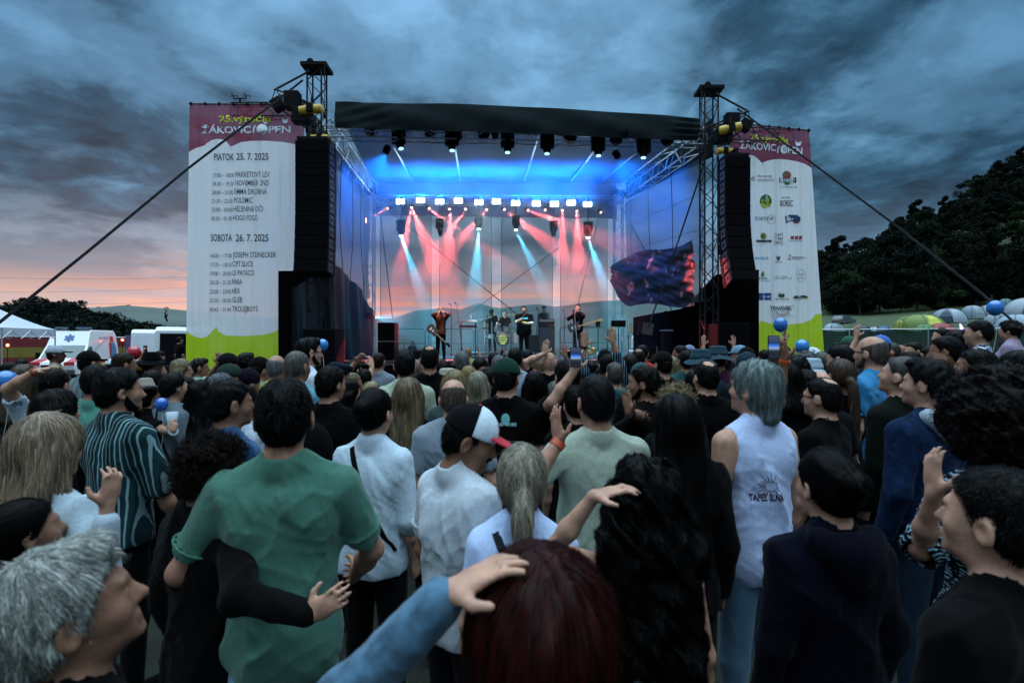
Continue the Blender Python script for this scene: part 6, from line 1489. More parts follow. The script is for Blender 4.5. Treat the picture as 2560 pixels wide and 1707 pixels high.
def make_hat(e, hat, H, Rm, s, res):
    kind, c1 = hat[0], hat[1]; c2 = hat[2] if len(hat) > 2 else c1; c3 = hat[3] if len(hat) > 3 else c2
    r = max(.0048, min(.012, res * .7)); f = Field(H - np.array([.26, .26, .12]), H + np.array([.26, .26, .24]), r); T = lambda x, y, z: H + Rm @ (np.array([x, y, z]) * s)
    sl, X, Y, Z = f.all(); x, y, z = X - H[0], Y - H[1], Z - H[2]; lx, ly, lz = ((x * Rm[0, i] + y * Rm[1, i] + z * Rm[2, i]) / s for i in range(3))
    if kind in ('cap', 'capback', 'flat', 'beanie'):
        f.ell(T(0, -.012, .028), np.array([.094, .114, .108 if kind != 'flat' else .094]) * s, .01, Rm)
        base = {'cap': .022, 'capback': .018, 'flat': .03, 'beanie': -.01}[kind]
        f.cut(sl, ((base - lz + ly * -.10) * s).astype(np.float32), .004)
        if kind == 'flat': f.ell(T(0, .02, .085), np.array([.098, .118, .035]) * s, .03, Rm @ rot_m(0, -.18))
        V, F = f.mesh(); o = np_mesh('hat_crown', V, F, cloth(c1), e)
        if kind == 'cap' and len(hat) > 3 :      # white front panel
            loc = (V - H) @ Rm / s; o.data.materials.append(cloth(c3)); fc = loc[F].mean(1); o.data.polygons.foreach_set('material_index', (fc[:, 1] > .0).astype(np.int32))
        if kind != 'beanie':
            g = Field(H - np.array([.26, .26, .12]), H + np.array([.26, .26, .24]), r); sgn = 1 if kind != 'capback' else 1
            if kind == 'flat': g.ell(T(0, .098, .048), np.array([.070, .050, .012]) * s, .01, Rm @ rot_m(0, -.25))
            else:
                g.ell(T(0, .098, .030), np.array([.085, .106, .010]) * s, .01, Rm @ rot_m(0, -.16)); q, X, Y, Z = g.all(); x, y, z = X - H[0], Y - H[1], Z - H[2]; ly = (x * Rm[0, 1] + y * Rm[1, 1] + z * Rm[2, 1]) / s; lx = (x * Rm[0, 0] + y * Rm[1, 0] + z * Rm[2, 0]) / s
                g.d += ((lx / .08) ** 2 * .004).astype(np.float32); g.cut(q, ((.072 - ly) * s).astype(np.float32), .003)
            V, F = g.mesh(); np_mesh('hat_peak', V, F, cloth(c2), e)
        mb = MB(); c = Vector(T(0, -.012, .135)); mb.lathe(c, [(.008, -.006), (.008, .002), (.003, .005)], 8, Vector(Rm @ np.array([0, 0, 1.0]))); mb.build('hat_button', cloth(c2), e, local=True)
    if kind in ('fedora', 'bucket', 'sunhat'):
        hgt = .125 if kind == 'fedora' else .105; f.cap(T(0, -.012, .05), T(0, -.012, hgt - .015), .098 * s, .082 * s, .01); f.cut(sl, ((lz - hgt - .018) * s).astype(np.float32), .02); f.cut(sl, ((.025 - lz) * s).astype(np.float32))
        if kind == 'fedora': f.ell(T(0, .0, .150), np.array([.018, .085, .026]) * s, .02, Rm, neg=True)
        V, F = f.mesh(); np_mesh('hat_crown', V, F, cloth(c1), e)
        mb = MB(); n = 40; R0, R1 = .088 * s, (.165 if kind == 'fedora' else .150) * s; ring = []
        for j, t in enumerate(np.linspace(0, 1, 6)):
            for i in range(n):
                a = 2 * math.pi * i / n; rr = lerp(R0, R1, t); zz = (.030 + (.014 * abs(math.cos(a)) ** 2 * t if kind == 'fedora' else -.045 * t + .012 * t * math.sin(3 * a))); p = H + Rm @ np.array([rr * math.cos(a), rr * 1.08 * math.sin(a) - .012 * s, zz * s]); ring.append(p)
        V = np.array(ring); F = np.array([(j * n + i, j * n + (i + 1) % n, (j + 1) * n + (i + 1) % n, (j + 1) * n + i) for j in range(5) for i in range(n)])
        V2 = V + Rm @ np.array([0, 0, -.004]); V = np.concatenate([V, V2]); F = np.concatenate([F, F[:, ::-1] + 6 * n, [(5 * n + i, 5 * n + (i + 1) % n, 11 * n + (i + 1) % n, 11 * n + i) for i in range(n)]])
        np_mesh('hat_brim', V, F, cloth(c1), e)
        if kind == 'fedora': mb = MB(); mb.lathe(T(0, -.012, .045), [(.099 * s, -.018), (.101 * s, -.018), (.098 * s, .016), (.096 * s, .016)], 28, Vector(Rm @ np.array([0, 0, 1.0]))); mb.build('hat_band', cloth(c2), e, local=True, fix=False)
def at_px(u, vt, Y): 
    return (u - 1280) / FPX * Y, Y, CAMZ + (HOR - vt) / FPX * Y
def guest(u, vt, Y, label, **k):
    """a person whose head top is seen at u, vt; yaw is given relative to the viewing ray so that 0 shows the back of the head"""
    x, y, h = at_px(u, vt, Y); ray = math.degrees(math.atan2(x, y)); yaw = k.pop('yaw', 0); z0 = k.pop('z0', 0)
    if h - z0 > 1.98: z0 = h - 1.9
    return person(x, y, h - z0, yaw - ray * k.pop('rayf', .6), label, z0=z0, **k)

def on_shirt(label, body, x0, x1, z, hgt, col, part='shirt', pname='shirt_print', shear=0, bold=.03, shapes=None, dist=.0025, ydir=1):
    """lettering pressed onto the back of a garment"""
    e = PEOPLE[label]['e']; o = [c for c in e.children if c.name.startswith(part)][0]
    me = o.data; bv = BVHTree.FromPolygons([v.co for v in me.vertices], [tuple(p.vertices) for p in me.polygons])
    if body: vs, fs = text_mesh(body, 1, bold=bold, shear=shear)
    else: vs, fs = shapes
    bm = bmesh.new(); vv = [bm.verts.new((a, b, 0)) for a, b in vs]
    for f in fs:
        try: bm.faces.new([vv[i] for i in f])
        except ValueError: pass
    xs = [a for a, b in vs]; k = (x1 - x0) / (max(xs) - min(xs))
    bmesh.ops.triangulate(bm, faces=bm.faces[:])
    for _ in range(3):
        long = [ed for ed in bm.edges if ed.calc_length() * k > .012]
        if long: bmesh.ops.subdivide_edges(bm, edges=long, cuts=1); bmesh.ops.triangulate(bm, faces=bm.faces[:])
    for v in bm.verts:
        px = x0 + (v.co.x - min(xs)) * k; pz = z + v.co.y / (.73 if body else 1) * (hgt if body else k)
        h = bv.ray_cast(Vector((px, -1.0 * ydir, pz)), Vector((0, ydir, 0))); v.co = (h[0] + h[1] * dist * (1 if h[1].y * ydir < 0 else -1)) if h[0] else Vector((px, -.2, pz))
    me2 = bpy.data.meshes.new(pname); bm.to_mesh(me2); bm.free(); me2.materials.append(mat('ink_' + col, col, .7)); q = bpy.data.objects.new(pname, me2); COL.objects.link(q); q.parent = o; return q
def wristband(label, arm, col, name='wristband', w=.018, t=.12):
    p = PEOPLE[label]; S, E, W, hd, pn, c, sx = p['A'][arm]; d = (W - E) / np.linalg.norm(W - E); c = W - d * .012; mb = MB(); mb.lathe(Vector(c), [(.030, -w / 2), (.0335, -w / 2), (.0335, w / 2), (.030, w / 2)], 18, Vector(d)); o = mb.build(name, mat('band_' + col, col, .5), p['e'], local=True, fix=False); return o
# ---------------------------------------------------------------- the band and its gear
BG = 'musicians on the stage'
def player(u, v, Y, yaw, label, z0=DZ, **k):
    p = P(u, v, Y); ray = math.degrees(math.atan2(p.x, p.y)); k.setdefault('group', BG)
    return person(p.x, p.y, p.z - z0, yaw - ray, label, z0=z0, full=True, res=.016, **k)
M_WOOD = mat('guitar_maple', (.45, .26, .10), .35); M_GOLD = mat('brass', (.70, .48, .16), .22, metal=1)
player(1102, 768, 17.0, 180, 'musician in open orange shirt with hands at his mouth', hair='short', hcol='3a1c10', shirt='5c2612', skin='fair', sleeve=1.5, beard='3a1c10', collar=.8, pants='0a0a0c',
       arms=(dict(w=(-.035, .17, 1.62), hd=(.3, .1, 1), pn=(.6, -.8, 0), curl=.9, pole=(-1, .1, -.6)), dict(w=(.035, .17, 1.60), hd=(-.3, .1, 1), pn=(-.6, -.8, 0), curl=.9, pole=(1, .1, -.6))))
player(1310, 765, 17.3, 178, 'stout bearded singer in black T-shirt holding a microphone', hair='short', hcol='2a1a12', shirt='0b0b0d', skin='fair', build=1.38, beard='2e1d14', loose=1.12, pants='08080a', hem=.62,
       arms=(dict(w=(-.05, .30, 1.22), hd=(.9, .2, .35), pn=(0, .3, -1), curl=.3, pole=(-1, 0, -.5)), dict(w=(.03, .28, 1.40), hd=(-.1, .1, 1), pn=(-1, .1, 0), curl=1.1, pole=(1, .1, -.8))))
player(1445, 760, 16.8, 165, 'bass player in black jacket and grey trousers at a microphone', hair='short', hcol='1c1210', shirt='0c0c10', skin='fair', sleeve=1.9, beard='1c1210', pants='3a3f4a', collar=.8,
       arms=(dict(w=(-.05, .20, 1.58), hd=(.2, .1, 1), pn=(.8, -.4, 0), curl=.8, pole=(-1, .1, -.7)), dict(w=(.05, .20, 1.52), hd=(-.2, .1, 1), pn=(-.8, -.4, 0), curl=.8, pole=(1, .1, -.7))))
RS = DZ + .2
player(1262, 776, 20.7, 180, 'drummer with glasses and black T-shirt behind the drum kit', z0=RS - .35, hair='short', hcol='1c1412', shirt='0c0c0f', skin='fair', glasses='thin', seated=True, arms=(dict(w=(-.28, .38, 1.15), hd=(0, 1, -.2), pn=(0, 0, -1), curl=1.0), dict(w=(.26, .25, 1.62), hd=(.2, .2, 1), pn=(0, 1, 0), curl=1.0, pole=(1, 0, -1))))
player(1231, 772, 20.5, 170, 'musician in dark cap bending over the percussion', z0=RS, hair='crop', hcol=BK, shirt='0b0c10', skin='fair', head=(0, -35, 0), lean=(0, .16), hat=('cap', '101216', '101216'), arms=(dict(w=(-.22, .45, 1.02), hd=(0, .5, -1), pn=(0, 1, 0)), dict(w=(.18, .45, 1.02), hd=(0, .5, -1), pn=(0, 1, 0))))
player(1360, 765, 21.0, 165, 'keyboard player in black cap behind the amplifier', z0=RS, hair='crop', hcol=BK, shirt='1a2026', skin='fair', hat=('cap', '0c0d10', '0c0d10'), arms=('fold', 'down'))
player(1665, 777, 19.0, 160, 'stagehand with long hair in dark clothes at the right desk', hair='long', hcol='120c0a', hlen=.2, shirt='0c0d11', skin='mid', arms=('fold', 'fold'), sex='f', group='crew around the stage')
player(450, 842, 18.0, -60, 'crew member in black beside the dark van opening', z0=0, hair='crop', hcol=BK, shirt='08090b', skin='mid', group='crew around the stage')
player(1031, 852, 26.0, 190, 'seated figure faintly seen through the left backdrop mesh', z0=.5, hair='short', hcol=BK, shirt='10201f', skin='mid', seated=True, group='crew around the stage')

def guitar(c, ang, flip, L, body_c, label, neckm, yoff=-.28):
    """electric guitar lying in a vertical plane facing the crowd; ang is the neck direction in degrees from +x"""
    e = empty('electric_guitar', c, label=label, cat='guitar', group='guitars on stage'); d = Vector((math.cos(R(ang)), 0, math.sin(R(ang)))); n = Vector((-d.z, 0, d.x)); Yv = Vector((0, -1, 0))
    out = [(-.22, .0), (-.20, .12), (-.10, .165), (.0, .12), (.06, .105), (.13, .15), (.20, .14), (.16, .06), (.16, -.04), (.19, -.11), (.12, -.13), (.04, -.11), (-.06, -.15), (-.16, -.15), (-.21, -.08)]
    mb = MB(); mb.prism(out, lambda a, b: c + d * a + n * b * flip + Yv * .02, lambda a, b: c + d * a + n * b * flip - Yv * .025); mb.build('body', mat('guitar_body_' + str(body_c), body_c, .15, coat=.8), e)
    mb = MB(); a, b = c + d * .12 + Yv * .03, c + d * L + Yv * .03; x = n * .026
    mb.add([a - x, a + x, b + x * .8, b - x * .8, a - x - Yv * .02, a + x - Yv * .02, b + x * .8 - Yv * .02, b - x * .8 - Yv * .02], [(0, 1, 2, 3), (7, 6, 5, 4), (0, 3, 7, 4), (1, 5, 6, 2), (3, 2, 6, 7)]); mb.build('neck', neckm, e)
    mb = MB(); hd_ = [(L, -.03), (L + .17, -.045), (L + .18, .03), (L + .05, .045), (L, .03)]; mb.prism(hd_, lambda p, q: c + d * p + n * q + Yv * .035, lambda p, q: c + d * p + n * q + Yv * .015)
    hs_ = mb.build('headstock', neckm if neckm is M_WOOD else M_BLACK, e)
    mb = MB(); [mb.tube(c + d * (L + .04 + .035 * k) + n * .045 + Yv * .03, c + d * (L + .04 + .035 * k) + n * .075 + Yv * .03, .009, n=6) for k in range(4)]; mb.build('tuning_pegs', M_CHROME, hs_)
    mb = MB(); mb.box(c + d * -.08 + Yv * .03, (.05, .02, .09), Matrix.Rotation(-R(ang), 3, 'Y')); mb.box(c + d * .02 + Yv * .03, (.04, .02, .08), Matrix.Rotation(-R(ang), 3, 'Y')); mb.build('pickups', M_CHROME, e)
    return e
c = P(1082, 826, 16.75); guitar(c, -43, 1, .62, (.012, .012, .012), 'black electric guitar slung low, neck pointing down right', mat('guitar_rosewood', (.22, .12, .07), .4))
c = P(1436, 818, 16.5); guitar(c, 16, 1, .78, (.02, .02, .024), 'black bass guitar with maple neck pointing right', M_WOOD)
def mic(a, b, e=None, name='microphone'):
    a, b = Vector(a), Vector(b); d = (b - a).normalized(); mb = MB(); mb.lathe(a, [(.012, 0), (.017, .13), (.024, .14), (.028, .165), (.020, .19)], 12, d); return mb.build(name, M_BLACK, e)
def mic_stand(u, v, Y, label, ub=None, vb=None, col=None, z0=DZ):
    t = P(u, v, Y); m = col or M_STEEL; e = empty('microphone_stand', (t.x, t.y, z0), label=label, cat='microphone stand', group='microphone stands on the stage')
    b = Vector((P(ub, v, Y).x if ub else t.x, t.y + .05, z0)); mid = Vector((b.x, b.y, t.z - .15)) if not ub else lerp(b, t, .7)
    mb = MB(); mb.tube(b, mid, .014); mb.tube(mid, t, .009); mb.build('pole', m, e)
    for k in range(3): a = R(120 * k + 20); mb = MB(); mb.tube(b + Vector((0, 0, .18)), b + Vector((.28 * math.cos(a), .28 * math.sin(a), .01)), .009); mb.build('leg', m, e)
    mic(t, t + Vector((-.1, -.3, .12)), e); return e
mic_stand(1128, 764, 18.6, 'tall microphone stand left of the synthesizer'); mic_stand(1142, 762, 18.9, 'second tall boom stand right of the orange-shirted musician', 1158); mic_stand(1436, 782, 16.4, 'slanting silver microphone stand before the bass player', 1447, 820, mat('stand_silver', (.7, .7, .72), .3, metal=.7))
mic_stand(1411, 780, 19.5, 'thin dark stand between the amplifier and the bass player'); mic_stand(1278, 772, 20.0, 'boom microphone stand above the drum kit'); mic_stand(1345, 775, 18.5, 'short boom microphone right of the singer', 1338)
c = PEOPLE[[k for k in PEOPLE if 'stout bearded' in k][0]]; w = world_of(c['e']) @ Vector(c['A'][1][2]); m_ = mic(w + Vector((0, -.07, .0)), w + Vector((.03, -.06, .5))); single(m_, 'black handheld microphone at the mouth of the singer', 'microphone')
# print on the singer's shirt
k_ = [k for k in PEOPLE if 'stout bearded' in k][0]; hb = PEOPLE[k_]['hb']
on_shirt(k_, 'PUNK', -.12, .12, hb - .46, .05, '5fb4c0', ydir=-1, pname='shirt_print'); on_shirt(k_, None, -.09, .05, hb - .56, 1, 'c8a020', shapes=([(-1, -.25), (1, -.25), (1, .25), (-1, .25)], [(0, 1, 2, 3)]), ydir=-1)
# drum kit
def drum(e, c, r, h, ax, label_part, shell):
    mb = MB(); ax = Vector(ax).normalized(); mb.lathe(c, [(r, -h / 2), (r, h / 2)], 28, ax); o = mb.build(label_part, shell, e)
    mb = MB(); mb.lathe(c, [(r + .012, h / 2 - .02), (r + .012, h / 2 + .012), (r - .01, h / 2 + .012)], 28, ax); mb.lathe(c, [(r + .012, -h / 2 - .01), (r + .012, -h / 2 + .02)], 28, ax)
    q = ax.to_track_quat('Z', 'Y')
    for k in range(8): t = R(45 * k); v = q @ Vector((math.cos(t) * (r + .015), math.sin(t) * (r + .015), 0)); mb.tube(c + v - ax * h * .45, c + v + ax * h * .45, .006, n=5)
    mb.build('rim_and_lugs', M_CHROME, o); return o
bc = P(1257, 848, 19.8); e = empty('drum_kit', (bc.x, bc.y, RS), label='silver drum kit with a yellow globe on the dark bass drum', cat='drum kit')
M_SPK = mat('sparkle_shell', (.35, .38, .40), .2, metal=.7); M_NAVY = mat('drumhead_navy', (.012, .025, .06), .3)
bd = drum(e, bc + Vector((0, .22, 0)), .285, .42, (0, -1, -.02), 'bass_drum', M_SPK)
mb = MB(); mb.lathe(bc, [(.27, -.004), (.27, .004)], 32, Vector((0, -1, 0))); mb.build('front_head', M_NAVY, bd)
mb = MB(); gy = bc + Vector((0, -.012, .01))
def ring(cx, rx, rz, t0=0, t1=360, w=.011):
    pts = [gy + Vector((cx + rx * math.cos(R(t)), 0, rz * math.sin(R(t)))) for t in np.linspace(t0, t1, 28)]; mb.path(pts, w, 4)
ring(0, .165, .165); ring(0, .085, .165); mb.tube(gy - Vector((0, 0, .17)), gy + Vector((0, 0, .17)), .010, n=4); mb.tube(gy - Vector((.16, 0, 0)), gy + Vector((.16, 0, 0)), .010, n=4)
for z in (.085, -.085): mb.tube(gy + Vector((-.14, 0, z)), gy + Vector((.14, 0, z)), .008, n=4)
mb.tube(gy + Vector((-.1, 0, -.2)), gy + Vector((.1, 0, -.2)), .012, n=4)
mb.build('globe_emblem', mat('emblem_yellow', (.80, .60, .08), .5), bd)
for dx, dy, dz, r, h, nme in ((-.20, .25, .42, .15, .2, 'tom'), (.16, .25, .44, .15, .2, 'tom'), (.52, .35, .05, .20, .38, 'floor_tom'), (-.52, .35, .12, .17, .14, 'snare')): drum(e, bc + Vector((dx, dy, dz)), r, h, (0, -.25, 1) if nme == 'tom' else (0, 0, 1), nme, M_SPK)
for dx, dy, z, r in ((-.75, .4, .78, .24), (.72, .4, .85, .25), (-.45, .5, 1.0, .21), (-.72, .1, .45, .18), (.35, .6, 1.02, .2)):
    p = bc + Vector((dx, dy, z)); mb = MB(); mb.lathe(p, [(.02, .02), (.05, .012), (r, -.006), (r, -.01)], 28, Vector((.1 * dx, -.25, 1))); cyb = mb.build('cymbal', M_GOLD, e, fix=False)
    mb = MB(); b_ = Vector((p.x, p.y, RS)); mb.tube(b_ + Vector((0, 0, .2)), p, .012); [mb.tube(b_ + Vector((0, 0, .3)), b_ + Vector((.25 * math.cos(R(a)), .25 * math.sin(R(a)), .01)), .01) for a in (20, 140, 260)]; mb.build('cymbal_stand', M_CHROME, e)
# percussion pads beside the kit
p = P(1215, 800, 20.0); e = empty('percussion_stand', (p.x, p.y, RS), label='small percussion pads on a stand left of the drum kit', cat='percussion')
for k in range(3): mb = MB(); mb.lathe(p + Vector((-.15 + .15 * k, 0, .05 * k)), [(.09, -.03), (.1, 0), (.09, .02)], 16, Vector((0, -.4, 1))); mb.build('pad', M_DARKG, e)
mb = MB(); mb.tube((p.x, p.y, RS), p, .018); mb.build('pole', M_STEEL, e)
# synthesizer on its stand with a bottle
a, b = P(1157, 803, 19.2), P(1185, 803, 19.2); w = (b.x - a.x) * 1.6; c = (a + b) / 2; e = empty('synthesizer', (c.x, c.y, DZ), label='white keyboard synthesizer on a black stand', cat='keyboard')
mb = MB(); mb.box(c, (w, .3, .08)); mb.build('case', mat('synth_white', (.7, .72, .72), .4), e, bevel=.01); mb = MB(); mb.box(c + Vector((0, -.10, .044)), (w * .9, .09, .012)); mb.build('keys', M_WHITE, e)
for s_ in (-1, 1): mb = MB(); mb.tube(c + Vector((s_ * w * .4, 0, -.04)), Vector((c.x + s_ * w * .4, c.y, DZ)), .02); mb.build('stand_leg', M_BLACK, e)
mb = MB(); mb.box(c + Vector((0, .02, -.2)), (w * .95, .25, .09)); mb.build('lower_shelf', M_BLACK, e)
c = c + Vector((.1, .05, .04)); mb = MB(); mb.lathe(c, [(.032, 0), (.034, .14), (.014, .19), (.014, .22)], 14); o = single(mb.build('water_bottle', mat('bottle_plastic', (.6, .7, .75), .1, coat=.5), smooth=True), 'pale water bottle standing on the synthesizer', 'bottle')
for u, l in ((1494, 'small teal water bottle on the stage edge, left one'), (1556, 'small teal water bottle on the stage edge, right one')):
    c = P(u, 905, 16.6); c.z = DZ; mb = MB(); mb.lathe(c, [(.04, 0), (.042, .18), (.016, .24), (.016, .27)], 14); single(mb.build('water_bottle', mat('bottle_teal', (.1, .45, .5), .1, coat=.5), smooth=True), l, 'bottle', 'water bottles on the stage edge')
# bass amplifier
a, b = P(1346, 797, 20.0), P(1387, 866, 20.0); cx, w = (a.x + b.x) / 2, b.x - a.x
e = empty('bass_amplifier', (cx, 20.2, RS), label='tall bass amplifier stack with silver control panel', cat='amplifier')
mb = MB(); mb.box((cx, 20.25, (RS + a.z - .28) / 2), (w, .45, a.z - .28 - RS)); mb.build('speaker_cabinet', M_BLACK, e, bevel=.015); mb = MB(); mb.box((cx, 20.25, a.z - .13), (w * .98, .40, .25)); h_ = mb.build('amp_head', M_BLACK, e, bevel=.015)
mb = MB(); mb.box((cx, 20.04, a.z - .07), (w * .86, .012, .07)); mb.build('control_panel', M_ALU, h_); mb = MB(); mb.box((cx, 20.018, (RS + a.z - .28) / 2), (w * .9, .012, (a.z - .28 - RS) * .9)); mb.build('grille_cloth', mat('amp_grille', (.03, .05, .07), .8), e)
a2 = P(1338, 830, 20.3); mb = MB(); mb.box((a2.x - .1, 20.5, RS + .35), (.45, .4, .7)); single(mb.build('guitar_cabinet', M_BLACK, bevel=.015), 'lower dark guitar cabinet left of the bass amplifier', 'amplifier')
# music stands
for u, v, Y, w, h, l in ((1495, 808, 18.2, .17, .24, 'narrow music stand right of the bass player'), (1546, 809, 18.4, .54, .24, 'wide double music stand before the turquoise wash')):
    p = P(u, v, Y); e = empty('music_stand', (p.x, p.y, DZ), label=l, cat='music stand', group='music stands on the stage'); mb = MB(); mb.box(p, (w, .02, h), Matrix.Rotation(.25, 3, 'X')); mb.build('desk', M_BLACK, e); mb = MB(); mb.tube((p.x, p.y, DZ + .15), p, .014); mb.build('pole', M_BLACK, e)
    for k in range(3): q = R(120 * k); mb = MB(); mb.tube((p.x, p.y, DZ + .2), (p.x + .25 * math.cos(q), p.y + .25 * math.sin(q), DZ + .01), .01); mb.build('leg', M_BLACK, e)
# trombone and saxophone on stands
p = P(1571, 796, 18.0); e = empty('trombone', (p.x, p.y, DZ), label='brass trombone upright on its stand', cat='trombone'); mb = MB(); mb.tube(p + Vector((-.04, 0, .05)), p + Vector((-.04, 0, -.75)), .012); mb.tube(p + Vector((.04, 0, .05)), p + Vector((.04, 0, -.75)), .012); mb.path([p + Vector((.04 * math.cos(R(t)), 0, .05 + .05 * math.sin(R(t)))) for t in range(0, 181, 30)], .012); mb.build('slide', M_GOLD, e)
mb = MB(); mb.lathe(p + Vector((.08, 0, -.55)), [(.1, 0), (.06, .05), (.025, .15), (.014, .4)], 18); mb.build('bell', M_GOLD, e); mb = MB(); mb.tube((p.x, p.y, DZ), p + Vector((0, 0, -.6)), .014); mb.build('stand', M_BLACK, e)
p = P(1464, 850, 16.9); e = empty('saxophone', (p.x, p.y, DZ), label='golden saxophone on a stand at the stage edge', cat='saxophone'); pts = [p + Vector((x, 0, z)) for x, z in ((-.02, 0), (.02, -.02), (.05, -.15), (.11, -.35), (.15, -.44), (.21, -.45), (.24, -.38))]
mb = MB(); [mb.tube(a, b, .016 + .006 * k, .016 + .006 * (k + 1), 12) for k, (a, b) in enumerate(zip(pts, pts[1:]))]; mb.build('tube', M_GOLD, e, smooth=True); mb = MB(); mb.lathe(pts[-1], [(.05, -.02), (.06, .05), (.09, .12)], 18, Vector((.25, -.3, 1))); mb.build('bell', M_GOLD, e, smooth=True); mb = MB(); mb.tube((p.x + .12, p.y + .1, DZ), pts[3], .012); mb.build('stand', M_BLACK, e)
# equipment case tilted on a rack, desk of the stagehand
p = P(1614, 824, 17.6); e = empty('equipment_case', (p.x, p.y, DZ), label='tilted black equipment case on a rack, stage right', cat='equipment case'); mb = MB(); mb.box(p, (.50, .35, .52), Matrix.Rotation(.16, 3, 'Y')); mb.build('case_body', M_BLACK, e, bevel=.02); mb = MB(); mb.box(p + Vector((.02, -.19, .02)), (.38, .02, .40), Matrix.Rotation(.16, 3, 'Y')); mb.build('front_panel', M_DARKG, e)
mb = MB(); mb.box((p.x + .08, p.y, DZ + .22), (.5, .4, .44)); rk = mb.build('lower_case', M_BLACK, e, bevel=.02); mb = MB(); [mb.tube((p.x + .08 + sx * .26, p.y - .21, DZ), (p.x + .08 + sx * .26, p.y - .21, DZ + .45), .012) for sx in (-1, 1)]; mb.build('edge_trim', M_ALU, rk)
p = P(1682, 826, 18.2); e = empty('control_desk', (p.x, p.y, DZ), label='low control desk with a pale edge in front of the stagehand', cat='desk'); mb = MB(); mb.box(p, (.85, .5, .05)); mb.build('desk_top', M_ALU, e, bevel=.01); mb = MB(); mb.box((p.x, p.y, (DZ + p.z) / 2), (.75, .42, p.z - DZ - .04)); mb.build('desk_body', M_BLACK, e)
# crowd barriers behind the band
def barrier(u0, u1, vt, vb, Y, label):
    a, b = P(u0, vb, Y), P(u1, vt, Y); e = empty('tube_barrier', (a.x, a.y, a.z), label=label, cat='barrier', group='tube barriers behind the backdrop'); r = .12
    pts = [Vector((a.x, Y, a.z)), Vector((a.x, Y, b.z - r)), Vector((a.x + r, Y, b.z)), Vector((b.x - r, Y, b.z)), Vector((b.x, Y, b.z - r)), Vector((b.x, Y, a.z))]
    mb = MB(); mb.path(pts, .022, 8); mb.build('frame', M_STEEL, e); mb = MB(); z = lerp(a.z, b.z, .45); mb.tube((a.x, Y, z), (b.x, Y, z), .018); mb.build('cross_rail', M_STEEL, e)
    for t in (.33, .66): mb = MB(); x = lerp(a.x, b.x, t); mb.tube((x, Y, a.z), (x, Y, z), .014); mb.build('upright', M_STEEL, e)
barrier(984, 1063, 822, 888, 21.9, 'tube barrier behind the side speaker'); barrier(1072, 1184, 822, 888, 21.9, 'tube barrier behind the synthesizer'); barrier(1194, 1300, 821, 888, 22.0, 'tube barrier behind the drum kit'); barrier(1400, 1520, 818, 888, 21.9, 'tube barrier behind the bass player')
# wedge monitors along the stage front
for u, l in ((1060, 'wedge monitor before the orange-shirted musician'), (1275, 'wedge monitor before the singer'), (1440, 'wedge monitor before the bass player')):
    c = P(u, 905, 16.1); c.z = DZ; e = empty('wedge_monitor', c, label='black ' + l, cat='monitor speaker', group='wedge monitors on the stage edge'); mb = MB(); mb.prism([(0, 0), (.45, 0), (.45, .12), (.12, .34), (0, .30)], lambda a, b: c + Vector((-.3, a - .22, b)), lambda a, b: c + Vector((.3, a - .22, b))); mb.build('cabinet', M_BLACK, e); mb = MB(); mb.box(c + Vector((0, .07, .235)), (.54, .38, .01), Matrix.Rotation(-.58, 3, 'X')); mb.build('grille', mat('speaker_grille'), e)
# ---------------------------------------------------------------- the crowd, far rows first
TN = ['mid', 'fair', 'mid', 'tan', 'mid', 'fair']
def crowd(rows, group, fac=1.0):
    for i, r in enumerate(rows):
        u, v, Y, yaw, hair, hc, sh, sex, label = r[:9]; k = dict(r[9]) if len(r) > 9 else {}
        if hc == BK: hc = [BK, '1c130e', '0f0c0b', '34241a'][(i * 7 + int(u)) % 4]
        Y *= fac
        if 'arms' in k: k['arms'] = tuple(dict(a, px=(a['px'][0], a['px'][1], a['px'][2] * fac)) if isinstance(a, dict) and 'px' in a else a for a in k['arms'])
        g = random.Random(i * 31 + int(u)); k.setdefault('skin', TN[(i + int(u)) % 6]); k.setdefault('build', 1.0 + g.uniform(-.05, .12) if sex == 'm' else 1.0 + g.uniform(-.05, .06))
        if Y > 4.2: k.setdefault('pants', '14161c')
        guest(u, v, Y, label, yaw=yaw, hair=hair, hcol=hc, shirt=sh, sex=sex, group=group, **k)
